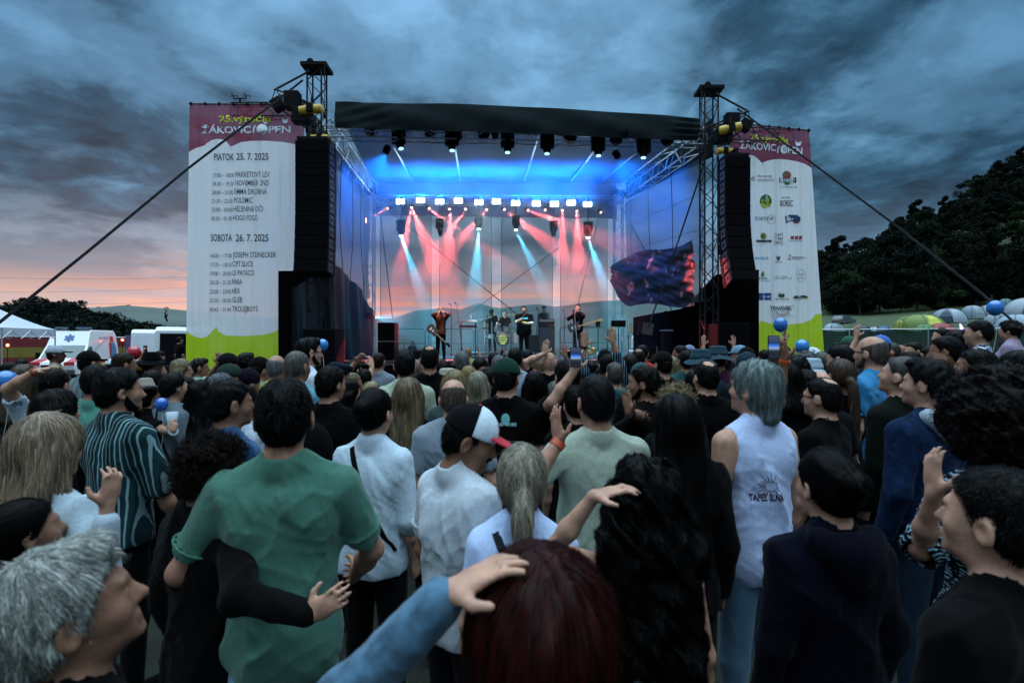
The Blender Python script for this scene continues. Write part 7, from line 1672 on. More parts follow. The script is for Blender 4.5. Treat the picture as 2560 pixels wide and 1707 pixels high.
FAR = [
 (143, 867, 7.3, -80, 'crop', BK, '8a7f68', 'm', 'man in pale baseball cap and beige shirt before the ambulance', dict(hat=('cap', '8f9aa3', '1a1e24'), skin='dark', head=(0, 5, 0))),
 (56, 897, 8.0, -30, 'short', BK, '1a1c20', 'm', 'small dark-haired head under the white canopy edge'),
 (27, 906, 6.3, -60, 'short', BK, '1d2024', 'm', 'dark-haired man in half profile at the left edge'),
 (62, 913, 4.2, -20, 'long', '4a3a2a', '0f2a30', 'f', 'woman with long wavy brown hair beside the blue balloon', dict(hlen=.34)),
 (224, 880, 5.4, -40, 'crop', BK, '56656b', 'm', 'man in black cap and checked grey shirt before the ambulance', dict(hat=('cap', '0d0e10', '101114'), kind='stripe')),
 (312, 882, 5.0, -60, 'short', BK, '101215', 'm', 'dark-haired man just left of the red balloon', dict(skin='tan')),
 (282, 899, 8.0, -40, 'crop', BK, '14161a', 'm', 'distant small head in white cap behind the dark-haired man', dict(hat=('cap', 'b8c2c8', 'b8c2c8'))),
 (355, 903, 5.5, -75, 'long', BR_, '1a1614', 'f', 'woman with mustard yellow headband in right profile', dict(hlen=.12)),
 (382, 881, 5.5, -50, 'crop', BK, '0e0f12', 'm', 'man in large black cap left of the schedule banner', dict(hat=('bucket', '0b0b0d'))),
 (398, 877, 9.0, 160, 'crop', BK, '16181c', 'm', 'distant man facing the camera and holding up a phone', dict(arms=('down', 'phone'), res=.012)),
 (392, 903, 6.0, -65, 'crop', BK, '15171b', 'm', 'man with faded crop haircut below the black cap'),
 (384, 926, 4.2, -20, 'short', '120e0c', '121317', 'm', 'round dark-haired head above the fedora'),
 (455, 899, 5.3, -80, 'long', '7a704e', '15171a', 'f', 'blonde woman with glasses in right profile at the banner foot', dict(glasses='thin', hlen=.2)),
 (500, 896, 6.0, -75, 'quiff', BK, '7e9a8c', 'm', 'young man in sage shirt stretching one pointing arm up', dict(arms=('down', dict(px=(560, 893, 5.6), hd=(.15, 0, 1), pn=(-1, .4, 0), curl=1.0, pole=(.3, 0, -1))), res=.010, point=True)),
 (467, 945, 4.8, -75, 'long', BR_, '8fa0ab', 'f', 'girl in pale blue shirt behind the grey-shirted man', dict(hlen=.15)),
 (503, 952, 3.9, -25, 'long', '0b090a', '101218', 'f', 'woman with long black hair left of the blue-shirted man', dict(hlen=.38)),
 (554, 936, 4.0, -60, 'shaggy', '5a6064', '1a2430', 'm', 'older person with wavy grey hair under the green cap'),
 (576, 914, 4.4, -60, 'crop', '54534e', '2b3532', 'm', 'man in dull green peaked cap above wavy grey hair', dict(hat=('cap', '24332f', '2f423d'))),
 (573, 886, 5.6, -60, 'crop', BK, '24242c', 'm', 'man in dark cap in front of the lime banner foot', dict(hat=('cap', '14131c', '18181f'))),
 (616, 882, 5.8, -35, 'quiff', BK, '1a1c22', 'm', 'man with spiky black hair before the lime banner foot'),
 (622, 925, 4.5, -50, 'crop', '140c14', '6a5a50', 'f', 'child in dark purple patterned cap before the banner', dict(hat=('beanie', '1c0f26'), z0=-.05)),
 (651, 896, 5.0, -50, 'crop', BK, '4f7f86', 'm', 'man in black cap and teal shirt right of the banner foot', dict(hat=('cap', '0a0a0c', '0a0a0c'))),
 (692, 888, 4.7, -15, 'ring', '6d7070', 'a8a450', 'm', 'balding grey man in pale yellow T-shirt', dict(bag=('strap', '14161a', -1))),
 (884, 901, 5.5, -40, 'short', BK, '14161a', 'm', 'dark-haired man framing the stage with both raised hands', dict(arms=(dict(px=(890, 905, 5.3), hd=(.5, .2, .6), pn=(1, 0, 0), curl=1.0), dict(px=(930, 918, 5.3), hd=(-.3, .1, 1), pn=(-1, 0, 0), curl=1.0)), res=.010)),
 (846, 909, 4.3, -45, 'crop', BK, '12141a', 'm', 'man in navy flat cap left of the raised hands', dict(hat=('flat', '0f1a28'))),
 (911, 923, 5.2, 0, 'short', '1c0d0b', '101114', 'm', 'small dark head between the raised hands', ),
 (948, 882, 6.5, -20, 'crop', '3a1c14', '6b7580', 'm', 'man with orange lit short hair and grey T-shirt near the stage'),
 (882, 933, 4.8, -75, 'bun', '8a8058', '101218', 'f', 'blonde woman with pinned-up hair in right profile'),
 (873, 950, 3.9, -65, 'long', '0c0a0c', '0f1014', 'f', 'dark-haired young woman looking right above the white shirt', dict(hlen=.25)),
 (930, 957, 4.0, -10, 'bob', '9a8a60', '14151a', 'f', 'blonde head just above the black-haired woman in white', ),
 (1045, 901, 6.3, 0, 'bob', '8a6a60', '1a1c22', 'f', 'pinkish lit fair-haired head between two dark-haired men'),
 (1110, 901, 5.3, 0, 'short', '1a0d0c', '15171b', 'm', 'reddish lit dark head left of the grey-haired man'),
 (1118, 922, 4.8, 10, 'crop', BR_, '5c6156', 'm', 'man in beige wide-brimmed hat left of the grey-haired man', dict(hat=('bucket', '9a9584'))),
 (1154, 878, 5.2, 10, 'crop', '5f6668', '4a5650', 'm', 'man with short grey hair and khaki shirt below the guitarist'),
 (1171, 869, 11.5, -30, 'bald', BK, '8a8050', 'm', 'bald photographer in yellow shirt close to the stage edge', dict(arms=('down', 'phone'), skin='tan')),
 (1200, 896, 5.6, 0, 'long', '180c0c', '16181e', 'f', 'woman with long dark hair lit red at the top, left of centre', dict(hlen=.25)),
 (1137, 928, 3.8, -5, 'bob', '8f7a52', '3a4a4a', 'f', 'woman with honey blonde bob above the bald man', ),
 (1193, 931, 3.8, 0, 'long', '8f8a72', '14161a', 'f', 'woman with streaked ash blonde long hair, second row centre', dict(hlen=.34)),
 (1172, 917, 5.0, 0, 'bob', '9c8452', '1a1c20', 'f', 'small golden blonde head between two darker heads'),
 (1210, 918, 5.2, 0, 'short', '7a3018', '14161a', 'f', 'ginger-haired head right of the golden blonde'),
 (1222, 921, 4.6, 0, 'bob', '1d1412', '0f1013', 'f', 'woman with dark brown bob and black top left of the green cap'),
 (1246, 888, 5.8, 0, 'crop', '6a6e70', '2a3a40', 'm', 'grey-haired head just above left of the green cap'),
 (1234, 881, 6.8, 0, 'short', '1f0f0e', '15161a', 'm', 'dark head with red rim light below the drum kit'),
 (1288, 870, 5.3, 0, 'crop', '0c0b0c', '8894a4', 'm', 'tall dark-haired man in grey patterned shirt behind the green cap', dict(kind='faded')),
 (1269, 876, 6.6, 0, 'crop', '55585a', '22252a', 'm', 'greying head peeking beside the tall dark-haired man'),
 (1317, 874, 6.2, 0, 'short', '100c0c', '9a4048', 'm', 'man in salmon pink shirt below the singer'),
 (1337, 894, 6.8, 0, 'bob', '7a6a4a', '1a1c20', 'f', 'small fair head left of the shaved bald man'),
 (1371, 880, 5.5, 5, 'bald', BK, '0e0f12', 'm', 'bald man in black T-shirt holding up his left hand', dict(arms=(dict(px=(1362, 884, 5.4), hd=(.1, 0, 1), pn=(0, 1, 0), curl=.12, pole=(-1, 0, -.5)), 'down'), res=.010, skin='fair')),
 (1336, 930, 3.8, 5, 'long', '07070a', '0c0d10', 'f', 'woman with long straight black hair right of the green cap', dict(hlen=.42)),
 (1400, 900, 6.2, 10, 'short', BK, '202530', 'm', 'small dark head under the raised phone', dict(arms=('down', dict(px=(1412, 888, 6.0), hd=(0, 0, 1), pn=(0, 1, 0), curl=.12)), res=.011)),
 (1419, 900, 3.4, 10, 'short', '0a090a', '101116', 'm', 'dark-haired man holding a lit phone above the crowd', dict(arms=(dict(px=(1437, 925, 3.1), hd=(.1, 0, 1), pn=(.4, 1, 0), curl=.9), 'down'), res=.010)),
 (1390, 954, 3.9, 0, 'pony', '6f7068', '0f1013', 'f', 'woman with grey scarf-tied ponytail in black top', dict(hlen=.18)),
 (1440, 965, 3.0, 15, 'bun', '150f0e', '0d0e11', 'f', 'dark-haired woman in black just left of the beige T-shirt', dict(skin='fair')),
 (1519, 886, 5.0, 0, 'short', BK, '132444', 'm', 'person in navy checked shirt raising both hands high', dict(arms=(dict(px=(1460, 866, 4.8), hd=(.05, 0, 1), pn=(0, 1, 0), curl=.1), dict(px=(1528, 838, 4.8), hd=(-.05, 0, 1), pn=(0, 1, 0), curl=.1)), sleeve=1.45, kind='stripe', res=.010)),
 (1512, 877, 6.2, 0, 'crop', BK, '101114', 'm', 'small dark head in black beanie between the raised arms', dict(hat=('beanie', '0a0b0e'))),
 (1536, 906, 4.6, 15, 'crop', '4a4640', '2f6a70', 'm', 'man with brown-grey crop and teal lit shirt right of the arms', dict(glasses='thin')),
 (1575, 884, 5.0, 5, 'buzz', '2e2a26', '0f1014', 'm', 'man with shaved dark head behind the bearded man'),
 (1596, 872, 6.0, 0, 'balding', BK, '4a5a58', 'm', 'balding dark-haired man below the stage amplifier'),
 (1607, 862, 7.0, -20, 'short', '140f10', 'a01c20', 'm', 'man in red and black shirt near the stage right corner'),
 (1602, 911, 4.3, 0, 'crop', BK, '14161a', 'm', 'teal cap peeking above the bearded man', dict(hat=('cap', '24484c', '24484c'))),
 (1655, 882, 4.9, 25, 'crop', '14110f', '0d0e11', 'm', 'man in black cap and black T-shirt right of the bearded man', dict(hat=('cap', '0b0b0d', '0b0b0d'))),
 (1715, 876, 5.6, 10, 'short', BK, '1f4a4c', 'm', 'dark-haired man in mottled teal shirt', dict(kind='faded')),
 (1699, 864, 7.0, 80, 'bun', '2a0f12', '101114', 'f', 'woman in left profile lit red near the right drape'),
 (1723, 865, 7.5, 0, 'crop', BK, '202a3a', 'm', 'small head in blue and white cap near the right drape', dict(hat=('cap', '5f6f8c', '5f6f8c'))),
 (1750, 874, 4.7, 10, 'crop', BK, '1c3038', 'm', 'person in teal bucket hat left of the other bucket hat', dict(hat=('bucket', '20424e'))),
 (1794, 866, 4.9, 0, 'crop', BK, '4a1c3c', 'f', 'person in blue-grey bucket hat and plum shirt', dict(hat=('bucket', '27404c'))),
 (1800, 884, 7.5, 0, 'short', '1c1210', '1a1c22', 'm', 'person holding both hands up behind the bucket hats', dict(arms=('up', 'up'), res=.012)),
 (1735, 925, 4.2, 0, 'crop', BK, 'b01a14', 'm', 'person in bright red shirt left of the balding man'),
 (1847, 866, 6.5, 70, 'crop', '2a201c', '2c3a46', 'm', 'person in pale blue cap facing left near the speaker stack', dict(hat=('cap', '5f7f98', '5f7f98'))),
 (1866, 871, 5.8, 0, 'crop', BK, '14161a', 'm', 'head in plain black cap before the sponsor banner foot', dict(hat=('cap', '0c0c0f', '0c0c0f'))),
 (1866, 884, 4.6, 10, 'crop', BK, '1a2228', 'm', 'head in slate blue beanie just above the grey curls', dict(hat=('beanie', '1f333f'))),
 (1910, 874, 7.0, 15, 'crop', '181312', '2a2420', 'm', 'small cropped head left of the big raised phone', dict(skin='tan')),
 (1959, 864, 6.0, 0, 'crop', BK, '101115', 'm', 'dark cropped head right of the big raised phone'),
 (1990, 893, 3.9, 0, 'long', '0a0808', '0d0e12', 'f', 'woman with wide black hair behind the raised forearm', dict(hlen=.3, hvol=1.6)),
 (1960, 907, 3.3, 30, 'long', '0d0a0a', '14141a', 'f', 'bare-shouldered woman with orange hair clip', dict(tank=True, hlen=.16, skin='fair')),
 (2029, 872, 5.5, 20, 'crop', GY, '3a4a54', 'm', 'man in white cap right of the low blue balloon', dict(hat=('cap', 'b4c0c6', 'b4c0c6'))),
 (2012, 884, 4.8, 20, 'curly', '5f6266', '203038', 'f', 'person with short grey curls under the low blue balloon'),
 (2053, 879, 4.7, 10, 'buzz', '4a4844', '16181d', 'm', 'man with shaved grey head before the sponsor banner edge'),
 (2025, 897, 4.3, 15, 'crop', BK, '14161a', 'f', 'person in pale sun hat left of the shaved grey head', dict(hat=('sunhat', '8fa6b2'))),
 (2044, 927, 3.3, 20, 'ring', '4a4440', '15171c', 'm', 'man with large bald crown behind the man in glasses'),
 (2100, 898, 3.5, 20, 'pony', '4a3524', '0f1013', 'f', 'woman with long streaked brown ponytail left of the blue T-shirt', dict(hlen=.42)),
 (2111, 859, 4.2, 40, 'crop', '0a0909', '0c0d10', 'm', 'tall dark-haired man in black bending his head left', dict(head=(20, -15, 0), skin='fair')),
 (2121, 843, 7.0, 60, 'crop', BK, '1a1c20', 'm', 'man in green baseball cap near the mesh fence', dict(hat=('cap', '2c5a44', '2c5a44'))),
 (2136, 857, 5.5, 10, 'long', '0c0a0a', '111318', 'f', 'dark long-haired person raising an OK sign', dict(hlen=.25, arms=(dict(px=(2142, 843, 5.3), hd=(0, 0, 1), pn=(.6, .5, 0), curl=.5), 'down'), res=.010)),
 (2200, 842, 5.2, 10, 'crop', BK, '2a3a4a', 'm', 'head in blue and white cap behind the bald man in blue', dict(hat=('cap', '2a5aa0', 'a0b4c8'))),
 (2225, 856, 6.2, 75, 'buzz', '3a3430', '3a2f24', 'm', 'bearded shaved-headed man facing left', dict(beard='241a14', skin='fair')),
 (2247, 862, 7.3, 60, 'bald', BK, '1c1e22', 'm', 'bald man behind the bearded shaved-headed man', dict(skin='tan')),
 (2264, 860, 8.5, 120, 'short', BK, '20242a', 'm', 'small face turned to the camera beside the fence', ),
 (2270, 881, 4.6, 20, 'short', '0d0b0b', '121318', 'm', 'dark rumpled head behind the dark green shirt'),
 (2282, 856, 6.8, 115, 'bun', '241a16', '6d8698', 'f', 'woman in pale denim shirt looking back over the crowd', dict(skin='fair')),
 (2323, 868, 6.0, 80, 'long', '0f0c0c', '1a1c22', 'f', 'pale girl in left profile with dark hair', dict(skin='fair', hlen=.2)),
 (2352, 821, 6.8, 100, 'short', '0c0a0a', '14161a', 'm', 'young man looking left just below the red tent', dict(z0=.25)),
 (2384, 829, 5.6, 30, 'long', '0a0808', '101116', 'f', 'tall woman with dark hair right of the man below the red tent', dict(z0=.2, hlen=.25)),
 (2362, 841, 3.9, 65, 'short', '0b0a0a', W_, 'm', 'tanned young man in white T-shirt with a navy strap, left profile', dict(skin='tan', bag=('strap', '16202c', 1))),
 (2342, 884, 3.9, 20, 'bob', '6a3f1a', '15161a', 'f', 'ginger blonde woman in front of the white T-shirt', ),
 (2284, 897, 3.5, 10, 'curly', '0e0c0c', '111216', 'm', 'dark tousled head left of the denim jacket man'),
 (2385, 905, 4.1, 85, 'short', '1c1512', '1c2a50', 'f', 'reddish face peering left beside the bearded dark man'),
 (2413, 823, 6.2, 110, 'short', BK, '2a2030', 'f', 'child wearing glowing violet horns', dict(z0=.6)),
 (2521, 847, 5.5, 20, 'short', BK, '0f1014', 'm', 'dark-haired man carrying the child in pink'),
 (2470, 905, 4.4, 20, 'short', BK, '0f1014', 'm', 'man carrying the child in camouflage shirt'),
 (2545, 880, 3.3, 60, 'long', '0b0908', '0d0e12', 'f', 'dark-haired woman at the far right edge facing left', dict(hlen=.3, skin='fair')),
 (835, 905, 7.5, 0, 'short', BK, '101114', 'm', 'small head in shadow left of the stage corner'),
 (1010, 905, 8.0, 0, 'short', '241612', '14161a', 'm', 'tiny head in the front row below the side speaker'),
 (1065, 905, 8.4, 0, 'bob', '3c2a22', '1a2024', 'f', 'tiny long-haired head in the front row below the guitarist'),
 (1480, 905, 7.6, 0, 'short', BK, '1a1c20', 'm', 'tiny head in the front row below the bass player'),
 (1560, 893, 7.8, 0, 'bob', '4a3a2c', '1a1c20', 'f', 'tiny fair head in the front row under the music stand'),
 (1640, 885, 7.9, 0, 'short', BK, '1a1c20', 'm', 'tiny dark head in the front row before the equipment case'),
 (1680, 893, 6.4, 5, 'bob', '8a7a58', '1a1c20', 'f', 'small blonde head left of the mottled teal shirt'),
 (1775, 890, 6.8, 0, 'short', BK, '15171b', 'm', 'small dark head between the two bucket hats'),
 (740, 900, 6.5, 0, 'short', BK, '101215', 'm', 'small dark head beside the banner foot'),
 (1935, 893, 5.2, 10, 'long', '2c1c14', '1a1614', 'f', 'brown long-haired woman directly below the raised phone', dict(hlen=.25)),
]
crowd(FAR, 'festival crowd, distant rows', 1.06)
# children riding on shoulders
guest(2445, 802, 4.2, 'child in blue camouflage shirt riding on shoulders', yaw=70, hair='short', hcol='120d0c', shirt='1c3a6a', kind='camo', sex='f', z0=.95, hs=.80, sw=.13, build=.8, skin='fair', pants='1a2030', seated=True, sleeve=.9, group='children carried on shoulders')
guest(2524, 803, 5.6, 'child in pale pink top riding on shoulders', yaw=60, hair='curly', hcol='120d0c', shirt='8f7f98', sex='f', z0=1.05, hs=.80, sw=.13, build=.8, skin='fair', pants='1a2030', seated=True, sleeve=1.7, group='children carried on shoulders')

MIDR = [
 (773, 845, 3.9, -60, 'quiff', '0d0b0a', 'b2bcc6', 'm', 'tall bearded man in sunglasses and white T-shirt', dict(glasses='dark', beard='120e0c', skin='fair', build=1.12)),
 (744, 877, 3.5, -30, 'buzz', '55534e', '4f8a9c', 'm', 'man with shaved grey head and light blue shirt', dict(skin='tan', build=1.1, kind='faded')),
 (826, 916, 3.1, -25, 'short', '070709', '0b0c11', 'm', 'man with flat black hair, black T-shirt and small backpack', dict(bag=('pack', '0c0e14'), head=(-12, 0, 0), build=1.08)),
 (1012, 877, 3.8, 5, 'quiff', '0d0f10', '9aa592', 'm', 'man in pale patterned collared shirt, centre left', dict(collar=1, kind='faded', build=1.12, sleeve=.7)),
 (1074, 865, 4.2, 5, 'balding', '0e0c0c', '0b0c0f', 'm', 'tall balding man in black shirt with red neckline', dict(build=1.1)),
 (1021, 949, 3.0, -5, 'long', '7a6a4c', '0d0e12', 'f', 'woman with long tousled dark blonde hair in black top', dict(hlen=.42, hvol=1.3)),
 (1133, 948, 2.75, 5, 'ring', '54443a', '74808a', 'm', 'bald man in grey T-shirt, centre', dict(build=1.15)),
 (1264, 901, 3.15, 0, 'crop', '1a1412', '0a0b0e', 'm', 'man in green cap with yellow peak and black lettered T-shirt', dict(hat=('cap', '14342a', 'b08a20'), build=1.22, head=(-18, 0, 0))),
 (1609, 916, 3.2, 65, 'short', '0a0909', '090a0d', 'm', 'bearded man in left profile clapping in black T-shirt', dict(beard='0c0a09', arms=('clap', dict(px=(1562, 1030, 2.85), hd=(.0, .2, 1), pn=(-1, .3, 0), curl=.1, pole=(.5, -.3, -1))), head=(10, 0, 0), build=1.08)),
 (1764, 903, 3.4, 20, 'balding', '0b0a0b', '08090c', 'm', 'balding man in black T-shirt left of the grey curls', dict(build=1.1, skin='fair')),
 (1689, 969, 2.8, 10, 'curly', '8a7350', '15161a', 'f', 'woman with dark blonde curls above the long dark hair', dict(hvol=1.2)),
 (2054, 945, 2.7, 55, 'balding', '0f0d0c', '07080b', 'm', 'man with thinning hair and black-rimmed glasses in black T-shirt', dict(glasses='thin', skin='fair', build=1.08)),
 (2012, 925, 3.15, 35, 'short', '0c0a0a', '101c2a', 'm', 'man in navy shirt holding a phone high with orange wristband', dict(arms=(dict(px=(1962, 898, 2.9), hd=(-.3, 0, 1), pn=(.9, .3, 0), curl=.8, pole=(-.6, .2, -1)), 'down'), build=1.12, skin='tan')),
 (2176, 841, 3.35, 50, 'ring', '5a5048', '2a78a8', 'm', 'bald man with glasses in bright blue T-shirt', dict(glasses='thin', beard='4a4440', skin='fair', build=1.12)),
 (2241, 891, 2.8, 45, 'buzz', '3f3c3a', '121d16', 'm', 'man with shaved grey hair in dark green sweatshirt looking up', dict(sleeve=1.95, head=(10, 12, 0), skin='fair', build=1.1)),
 (2315, 901, 2.35, 40, 'quiff', '16191a', '10233f', 'm', 'man in blue denim jacket with pale grey hood', dict(sleeve=1.95, kind='denim', head=(15, 4, 0), skin='fair', build=1.15, pants='1c2c3c', hood='9aa8b0')),
 (2432, 874, 3.1, 60, 'short', '0a0808', '0a0b0e', 'm', 'bearded dark-haired man in black, left profile at right', dict(beard='0e0b0a', skin='tan', build=1.1, head=(15, 5, 0))),
 (137, 922, 3.3, -15, 'short', '08080a', 'a8b8c6', 'm', 'man in white T-shirt with backpack resting a hand on his head', dict(arms=(dict(px=(92, 928, 3.1), hd=(.9, .1, .2), pn=(.2, 0, -1), curl=.3, pole=(-1, .1, -.3)), 'down'), bag=('pack', '0e141c'), skin='fair')),
 (143, 978, 2.5, -45, 'bob', '0a0808', '0c1014', 'f', 'woman with black bob in front of the white backpack T-shirt', dict(skin='fair')),
 (243, 912, 3.3, -15, 'short', '1c1512', '4a8a7a', 'm', 'man in sea green T-shirt with big pale lettering', dict(build=1.05)),
 (435, 933, 3.7, -45, 'short', '120f0e', '5f6d76', 'm', 'man in grey-blue shirt with a thin crossbody strap', dict(bag=('strap', '0e1014', 1), skin='fair', sleeve=.9, loose=1.08, build=1.1)),
 (368, 953, 3.75, -50, 'long', '0c0a0a', '0a0b0e', 'f', 'woman in felt fedora and black top holding a cup', dict(hat=('fedora', '8b8278', '2a3036'), arms=('down', dict(px=(452, 1085, 3.3), hd=(-.2, .1, 1), pn=(-1, .3, 0), curl=1.0, pole=(.6, -.3, -1))), skin='fair', sleeve=.6, hlen=.12, head=(0, 0, -14))),
 (610, 965, 3.0, -40, 'short', '0c0a0a', 'a0aebb', 'm', 'person in white T-shirt with black backpack behind the blue T-shirt', dict(bag=('pack', '0b0c10'))),
]
crowd(MIDR, 'festival crowd, middle rows', 1.12)
NEAR = [
 (297, 921, 2.45, -40, 'short', '08090a', '1d3a3e', 'm', 'bearded man in striped dark green shirt', dict(beard='0c0a09', kind='stripe', sleeve=1.0, collar=1, loose=1.08, head=(-20, 0, 0), skin='mid', arms=('down', dict(w=(.24, .22, .80), hd=(-.1, .5, -1), pn=(-1, 0, 0), curl=.9)), build=1.08, pants='08090c')),
 (122, 1045, 1.62, -35, 'long', 'a08a70', 'a3b4be', 'f', 'woman with long beige hair and white sweater raising her hand', dict(sleeve=1.75, hlen=.22, hvol=1.7, loose=1.12, arms=('down', dict(px=(268, 1262, 1.5), hd=(.15, .1, 1), pn=(-1, .2, 0), curl=.7, pole=(.6, -.3, -1))), skin='fair')),
 (576, 951, 2.3, -50, 'short', '070708', '1f4a70', 'm', 'man in blue T-shirt with black hair, right profile', dict(head=(-10, 0, 0), skin='tan', build=1.05)),
 (528, 1088, 1.55, -40, 'curly', '2a1d18', '0a0b0e', 'f', 'person with tousled dark curls and an arm around the green T-shirt man', dict(skin='fair', hvol=.6, head=(-25, 0, 12), sleeve=1.93, loose=1.1, build=1.1, arms=('down', dict(px=(778, 1535, 1.27), hd=(.8, .2, .55), pn=(.1, 1, .2), curl=.35, pole=(.0, -1, -.25))))),
 (713, 950, 1.52, 0, 'short', '060607', '3f6a5b', 'm', 'broad man in green T-shirt with a gold neck chain', dict(build=1.08, skin='mid', arms=(dict(w=(-.25, .20, 1.02), hd=(.5, .5, 0), pn=(1, 0, 0), pole=(-.9, -.6, -.3)), dict(w=(.22, .26, 1.02), hd=(-.2, .8, -.3), pn=(-1, 0, 0), pole=(.9, -.6, -.4))), sleeve=.60, loose=1.05, pants='5a7f98', hem=.55)),
 (938, 974, 2.25, -25, 'bun', '08080a', 'b4c6d2', 'f', 'black-haired woman in white shirt with a crossbody chain bag', dict(bag=('strap', '1a1814', 1), collar=1, sleeve=1.2, loose=1.18, build=1.1, skin='fair')),
 (1150, 1010, 1.75, -50, 'crop', '14100e', 'b6c0c8', 'm', 'man in black, white and red baseball cap and white T-shirt', dict(hat=('cap', '0d0f16', 'a81428', 'c2d0da'), head=(-42, -20, 0), stache='1c120e', skin='tan', build=1.0, loose=1.05)),
 (1304, 1118, 1.50, 0, 'pony', 'a39a86', 'b0c4e6', 'f', 'woman with blonde ponytail and white top', dict(hlen=.13, hvol=1.7, skin='fair', bag=('strap', '202a2c', 1), loose=1.05)),
 (1490, 938, 2.1, 12, 'crop', '0e1012', '9aa594', 'm', 'man in faded beige T-shirt clapping, centre right', dict(arms=(dict(px=(1398, 1105, 1.95), hd=(-.15, .1, 1), pn=(.9, .4, 0), curl=.25, pole=(-.8, -.2, -1)), 'down'), build=1.18, kind='plain', sleeve=1.0, loose=1.08, head=(6, 0, 0))),
 (1692, 996, 1.95, 5, 'long', '0c0808', '08090c', 'f', 'woman with very long straight dark hair in black', dict(hlen=.50, hvol=1.7, build=1.15, sleeve=1.95, loose=1.15)),
 (1883, 906, 2.1, 35, 'shaggy', '7f9290', 'b0bfe0', 'm', 'man with wavy grey hair and white sleeveless shirt', dict(tank=True, skin='fair', head=(15, 4, 0), loose=1.08, build=1.08, hem=.62, pants='4a6a80')),
 (2068, 1125, 1.4, 25, 'bun', '08070a', '0a0b20', 'f', 'woman with black hair and navy hooded sweatshirt', dict(sleeve=1.95, loose=1.12, build=1.1, skin='fair', hood='0a0b20')),
 (2498, 985, 1.55, 10, 'afro', '1a0f0d', '0e1418', 'f', 'woman with huge dark curly hair and patterned shirt', dict(kind='print', arms=(dict(px=(2335, 1235, 1.35), hd=(.0, .1, 1), pn=(.9, .2, 0), curl=.3, pole=(-.5, -.3, -1)), 'down'), skin='fair', sleeve=.9, loose=1.1, hvol=1.0)),
 (1615, 1172, 1.42, 0, 'curlylong', '040405', 'a8c0d8', 'f', 'woman with black curly hair and white strap top, arm over her head', dict(tank=True, hlen=.50, hvol=1.25, skin='fair', arms=(dict(px=(1485, 1240, 1.25), hd=(.95, .0, .30), pn=(.2, .1, -1), curl=.45, pole=(-1, -.35, -.35)), 'down'), pants='6a9ab0')),
 (80, 1249, 1.45, -60, 'bun', '060608', '0b0d12', 'f', 'dark-haired young woman in right profile at the left edge', dict(skin='tan', head=(0, 8, 0))),
 (1352, 1460, .73, 0, 'long', '4a1409', '3c5b70', 'f', 'red-haired person in light denim jacket, hand on her head', dict(kind='denim', sleeve=1.92, hlen=.3, hvol=5.0, loose=1.1, arms=(dict(px=(1122, 1482, .68), hd=(.85, .1, .45), pn=(.5, .2, -1), curl=.35, pole=(-.9, -.1, -1)), 'down'), skin='fair')),
 (225, 1365, .80, -70, 'quiff', 'b4b8b0', '0c0e12', 'm', 'young man with bleached blond hair looking up to the right', dict(head=(0, 14, 0), skin='tan', hvol=1.6)),
 (2480, 1172, 1.0, 52, 'crop', '060607', '0a0a0e', 'm', 'man with dark receding crop at the bottom right corner', dict(skin='fair', build=1.15, head=(0, 4, 0), loose=1.1)),
 (2230, 1560, .85, 0, 'crop', '060607', '0a0c22', 'm', 'navy shoulder of a person at the bottom right edge', dict(build=1.2, hair_=0)) if False else None,
]
crowd([r for r in NEAR if r], 'festival crowd, nearest rows', 1.13)

# lettering and marks on clothes
def L_(s): return [k for k in PEOPLE if s in k][0]
g1 = L_('green cap with yellow'); hb = PEOPLE[g1]['hb']
on_shirt(g1, 'AND MORE', -.075, .075, hb - .44, .022, '7fb0b0'); a = [(math.cos(t) * .5, math.sin(t) * .6) for t in np.linspace(0, 6.28, 15)[:-1]]
on_shirt(g1, None, -.03, .03, hb - .395, 1, '4f8f8c', shapes=(a, [tuple(range(14))]))
g1 = L_('wavy grey hair and white'); hb = PEOPLE[g1]['hb']
on_shirt(g1, 'TAFEĽ SLNKA', -.125, .035, hb - .61, .030, '3a1a34', bold=.04)
ray = []; rf = []
for k in range(17):
    t = R(20 + 320 * k / 16 - 70); b0 = len(ray); ray += [(.34 * math.cos(t - .08), .34 * math.sin(t - .08)), (.34 * math.cos(t + .08), .34 * math.sin(t + .08)), ((.62 + .2 * (k % 2)) * math.cos(t), (.62 + .2 * (k % 2)) * math.sin(t))]; rf.append((b0, b0 + 1, b0 + 2))
for k in range(20): t0, t1 = R(18 * k), R(18 * k + 18); b0 = len(ray); ray += [(.26 * math.cos(t0), .26 * math.sin(t0)), (.26 * math.cos(t1), .26 * math.sin(t1)), (.29 * math.cos(t1), .29 * math.sin(t1)), (.29 * math.cos(t0), .29 * math.sin(t0))]; rf.append((b0, b0 + 1, b0 + 2, b0 + 3))
on_shirt(g1, None, -.11, .03, hb - .545, 1, '3a1a34', shapes=(ray, rf), pname='sun_print')
g1 = L_('sea green T-shirt'); hb = PEOPLE[g1]['hb']
on_shirt(g1, '10', -.17, -.04, hb - .62, .16, '8fc4b4', bold=.06); on_shirt(g1, '8', -.12, -.04, hb - .86, .16, '8fc4b4', bold=.06)
g1 = L_('faded beige'); hb = PEOPLE[g1]['hb']; st_ = []; sf = []
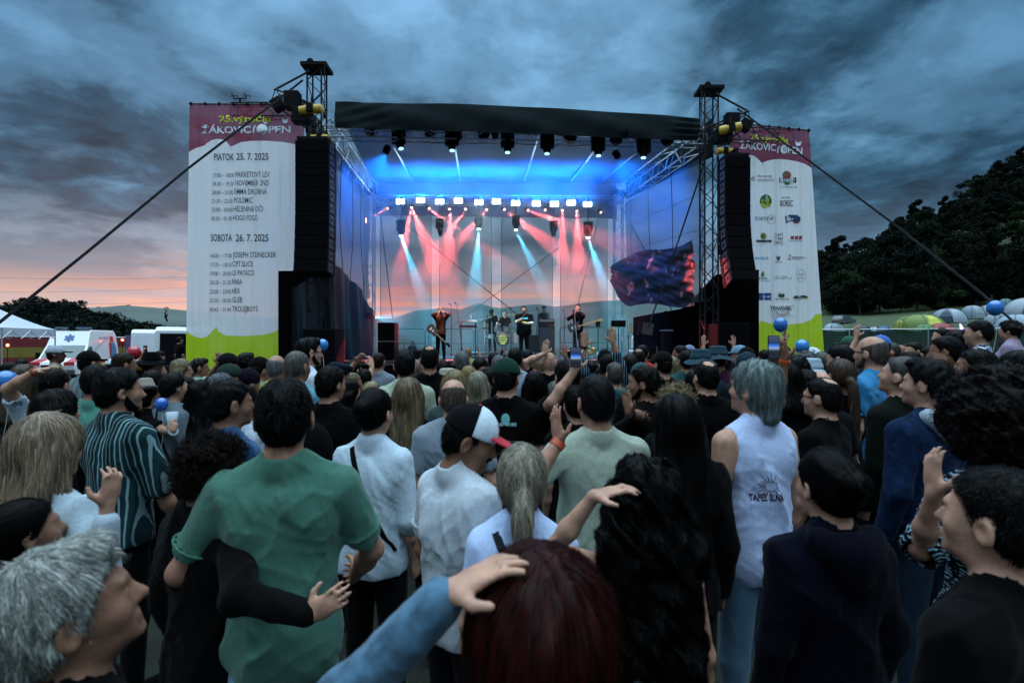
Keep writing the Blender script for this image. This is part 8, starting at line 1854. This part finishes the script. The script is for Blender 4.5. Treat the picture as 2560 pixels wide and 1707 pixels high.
for k in range(9):
    t = R(20 * k + 10)
    for (r0, r1, o, w) in ((.5, 1.0, 0, .04), (.78, .98, .14, .035), (.78, .98, -.14, .035)):
        b0 = len(st_); x0, y0, x1, y1 = r0 * math.cos(t), r0 * math.sin(t), r1 * math.cos(t + o), r1 * math.sin(t + o); nx, ny = -(y1 - y0), x1 - x0; q = math.hypot(nx, ny); nx, ny = nx / q * w, ny / q * w
        st_ += [(x0 - nx, y0 - ny), (x0 + nx, y0 + ny), (x1 + nx, y1 + ny), (x1 - nx, y1 - ny)]; sf.append((b0, b0 + 1, b0 + 2, b0 + 3))
on_shirt(g1, None, .02, .16, hb - .60, 1, '24506a', shapes=(st_, sf), pname='sun_print')
# cap emblem
def cap_mark(label):
    p = PEOPLE[label]; H, Rm, s, e = p['H'], p['Rm'], p['s'], p['e']; o = [c for c in e.children if c.name.startswith('hat_crown')][0]
    vs, fs = text_mesh('M', 1, bold=.05); v2, f2 = text_mesh('R', 1, bold=.05)
    me = o.data; bv = BVHTree.FromPolygons([v.co for v in me.vertices], [tuple(q.vertices) for q in me.polygons]); mb = MB()
    for (V_, F_, ox) in ((vs, fs, -.032), (v2, f2, -.010)):
        P_ = []
        for a, b in V_:
            q = H + Rm @ (np.array([ox * -1 * -1 + a * .052, .2, .055 + b * .055]) * s); d = Vector(Rm @ np.array([0, -1.0, 0])); h = bv.ray_cast(Vector(q), d); P_.append((h[0] + h[1] * (.002 if h[1].dot(d) < 0 else -.002)) if h[0] else Vector(q))
        mb.add(P_, F_)
    q = mb.build('cap_emblem', mat('ink_capred', 'a01428', .6), o, local=True, fix=False)
cap_mark(L_('black, white and red baseball'))
# jewellery, bands and watches
g1 = L_('gold neck chain'); p = PEOPLE[g1]; c = p['B'](0, .0, p['hb'] - .268 * p['s'] + .028); mb = MB(); n = 46
for k in range(n):
    t = 2 * math.pi * k / n; q = Vector((c[0] + .074 * math.cos(t) * 1.05, c[1] + .074 * math.sin(t), c[2] - .022 * math.sin(t) + .002)); mb.lathe(q, [(.0015, -.004), (.0035, 0), (.0015, .004)], 6, Vector((-math.sin(t), math.cos(t), .2)))
mb.build('neck_chain', mat('gold', (.75, .55, .22), .25, metal=1), p['e'], local=True)
wristband(L_('phone high with orange'), 0, 'c8501c'); wristband(L_('faded beige'), 0, 'b0481c', 'wrist_watch', .03); wristband(L_('clapping in black'), 1, '101114', 'wrist_watch', .035)
wristband(L_('holding a cup'), 1, 'b8c4cc', 'wrist_watch', .03); wristband(L_('raising both hands high'), 0, '15171a', 'wrist_watch', .03); wristband(L_('striped dark green'), 1, 'a03c18'); wristband(L_('red-haired person'), 0, '8a1030', 'bead_bracelet', .012); wristband(L_('resting a hand'), 0, '8a3020')
def hand_point(label, arm, fwd=.09, out=0):
    p = PEOPLE[label]; S, E, W, hd, pn, c, sx = p['A'][arm]; hd = hd / np.linalg.norm(hd); q = W + hd * fwd + pn / np.linalg.norm(pn) * (.02 + out); M = world_of(p['e']); return M @ Vector(q), M
def phone(c, w, h, nrm, label, lit=True):
    e = empty('phone', c, label=label, cat='phone', group='phones filming the show'); n = Vector(nrm).normalized(); x = Vector((0, 0, 1)).cross(n).normalized(); z = n.cross(x); rot = Matrix((x, n, z)).transposed()
    mb = MB(); mb.box(c, (w, .009, h), rot); mb.build('case', M_BLACK, e, bevel=.002)
    m = bpy.data.materials.get('phone_screen')
    if not m:
        m = mat('phone_screen', (.02, .02, .02), .1); m.name = 'phone_screen'; N, L, n_ = nodes_of(m.node_tree); b = N['Principled BSDF']; tc = n_('ShaderNodeTexCoord'); sp = n_('ShaderNodeSeparateXYZ'); L.new(tc.outputs['Generated'], sp.inputs[0]); r = n_('ShaderNodeValToRGB'); L.new(sp.outputs[2], r.inputs[0]); el = r.color_ramp.elements
        el[0].position = .28; el[0].color = (.004, .005, .01, 1); el[1].position = .9; el[1].color = (.02, .03, .06, 1)
        for p_, c_ in ((.36, (.01, .02, .04)), (.46, (.14, .20, .26)), (.56, (.02, .10, .45)), (.68, (.003, .01, .05))): q = el.new(p_); q.color = (*c_, 1)
        L.new(r.outputs[0], b.inputs['Emission Color']); b.inputs['Emission Strength'].default_value = 1.3
    mb = MB(); mb.box(c - n * .0052, (w * .92, .0012, h * .95), rot); mb.build('screen', m, e)
    return e
c = P(1934, 868, 3.2); phone(c, .073, .15, (0, 1, 0), 'large black phone held high before the sponsor banner')
c = P(1439, 893, 3.25); phone(c, .070, .13, (0, 1, 0), 'white-edged phone with bright blue screen below the bass player')
c, M = hand_point(L_('facing the camera and holding'), 1); phone(c, .07, .14, (0, -1, 0), 'small dark phone held by the distant man facing the camera')
# cup in the hand of the woman with the fedora
c, M = hand_point(L_('holding a cup'), 1, .08, .03); e = empty('plastic_cup', c, label='clear plastic cup held by the woman in the fedora', cat='cup'); mb = MB(); mb.lathe(c - Vector((0, 0, .07)), [(.028, 0), (.042, .13), (.040, .13), (.026, .004)], 20); mb.build('cup_wall', see_through(mat('clear_plastic', (.55, .65, .72), .15), .45), e, smooth=True)
# balloons
def balloon(u, v, r_px, Y, col, label, to=None):
    c = P(u, v, Y); r = r_px / FPX * Y; e = empty('balloon', c, label=label, cat='balloon', group='party balloons'); prof = [(r * math.sin(t) * (1 if t < 1.57 else 1 - .10 * ((t - 1.57) / 1.57) ** 2), r * (1.08 * math.cos(t) if t < 1.57 else 1.22 * math.cos(t))) for t in np.linspace(.03, 3.08, 24)][::-1]
    mb = MB(); mb.lathe(c, prof, 32); mb.build('skin', mat('balloon_' + col, col, .22, coat=.5), e, smooth=True)
    mb = MB(); mb.lathe(c - Vector((0, 0, r * 1.22)), [(r * .09, -r * .09), (r * .03, 0), (r * .07, r * .06)], 10); mb.build('knot', mat('balloon_' + col), e)
    b = to or (c - Vector((0.03, 0, r * 1.2 + .7))); mb = MB(); pts = [lerp(c - Vector((0, 0, r * 1.25)), Vector(b), t) + Vector((.02 * math.sin(t * 7), 0, 0)) for t in np.linspace(0, 1, 10)]; mb.path(pts, .002, 4); mb.build('string', mat('string', (.6, .6, .6), .8), e)
balloon(14, 953, 25, 4.0, '1f6ab4', 'blue balloon cut by the left picture edge'); balloon(335, 881, 15.5, 5.5, 'a81220', 'red balloon before the white vans')
balloon(806, 862, 14, 4.6, '2f7cc4', 'blue balloon behind the man in sunglasses'); balloon(1951, 811, 16, 5.4, '1c66b4', 'blue balloon held up before the lime banner foot', P(1958, 838, 5.4))
balloon(2005, 866, 16.5, 5.6, '1c78c0', 'blue balloon low before the lime banner foot'); balloon(2488, 769, 17, 5.0, '2070c0', 'blue balloon before the tents'); balloon(404, 1010, 15, 3.9, '1c5cb0', 'blue balloon just under the fedora brim')
guest(1998, 886, 5.6, 'dark-haired child reaching up to the blue balloon', yaw=10, hair='short', hcol='0c0a0a', shirt='0d0e12', sex='m', skin='fair', group='festival crowd, distant rows', arms=(dict(px=(1961, 846, 5.45), hd=(0, 0, 1), pn=(1, 0, 0), curl=.9, pole=(-.5, 0, -.5)), 'down'), res=.010)
# glowing horns of the child at the fence
pp = PEOPLE[L_('violet horns')]; mb = MB()
for sx in (-1, 1): q = pp['H'] + np.array([sx * .055, 0, .11]); mb.tube(q, q + np.array([sx * .03, 0, .07]), .02, .004, 8)
mb.build('glowing_horns', mat('violet_glow', (.2, .1, .6), .4, emit=(.25, .15, 1), es=5), pp['e'], local=True)
pp = PEOPLE[L_('mustard yellow')]; mb = MB(); mb.lathe(pp['H'] + np.array([0, -.01, .03]), [(.098, -.02), (.103, 0), (.098, .02)], 20, Vector((0, .5, 1))); mb.build('headband', cloth('b08a20'), pp['e'], local=True)
pp = PEOPLE[L_('orange hair clip')]; mb = MB(); mb.box(pp['H'] + np.array([-.085, -.06, .03]), (.02, .03, .08)); mb.build('hair_clip', mat('clip_orange', 'd0601c', .4), pp['e'], local=True)
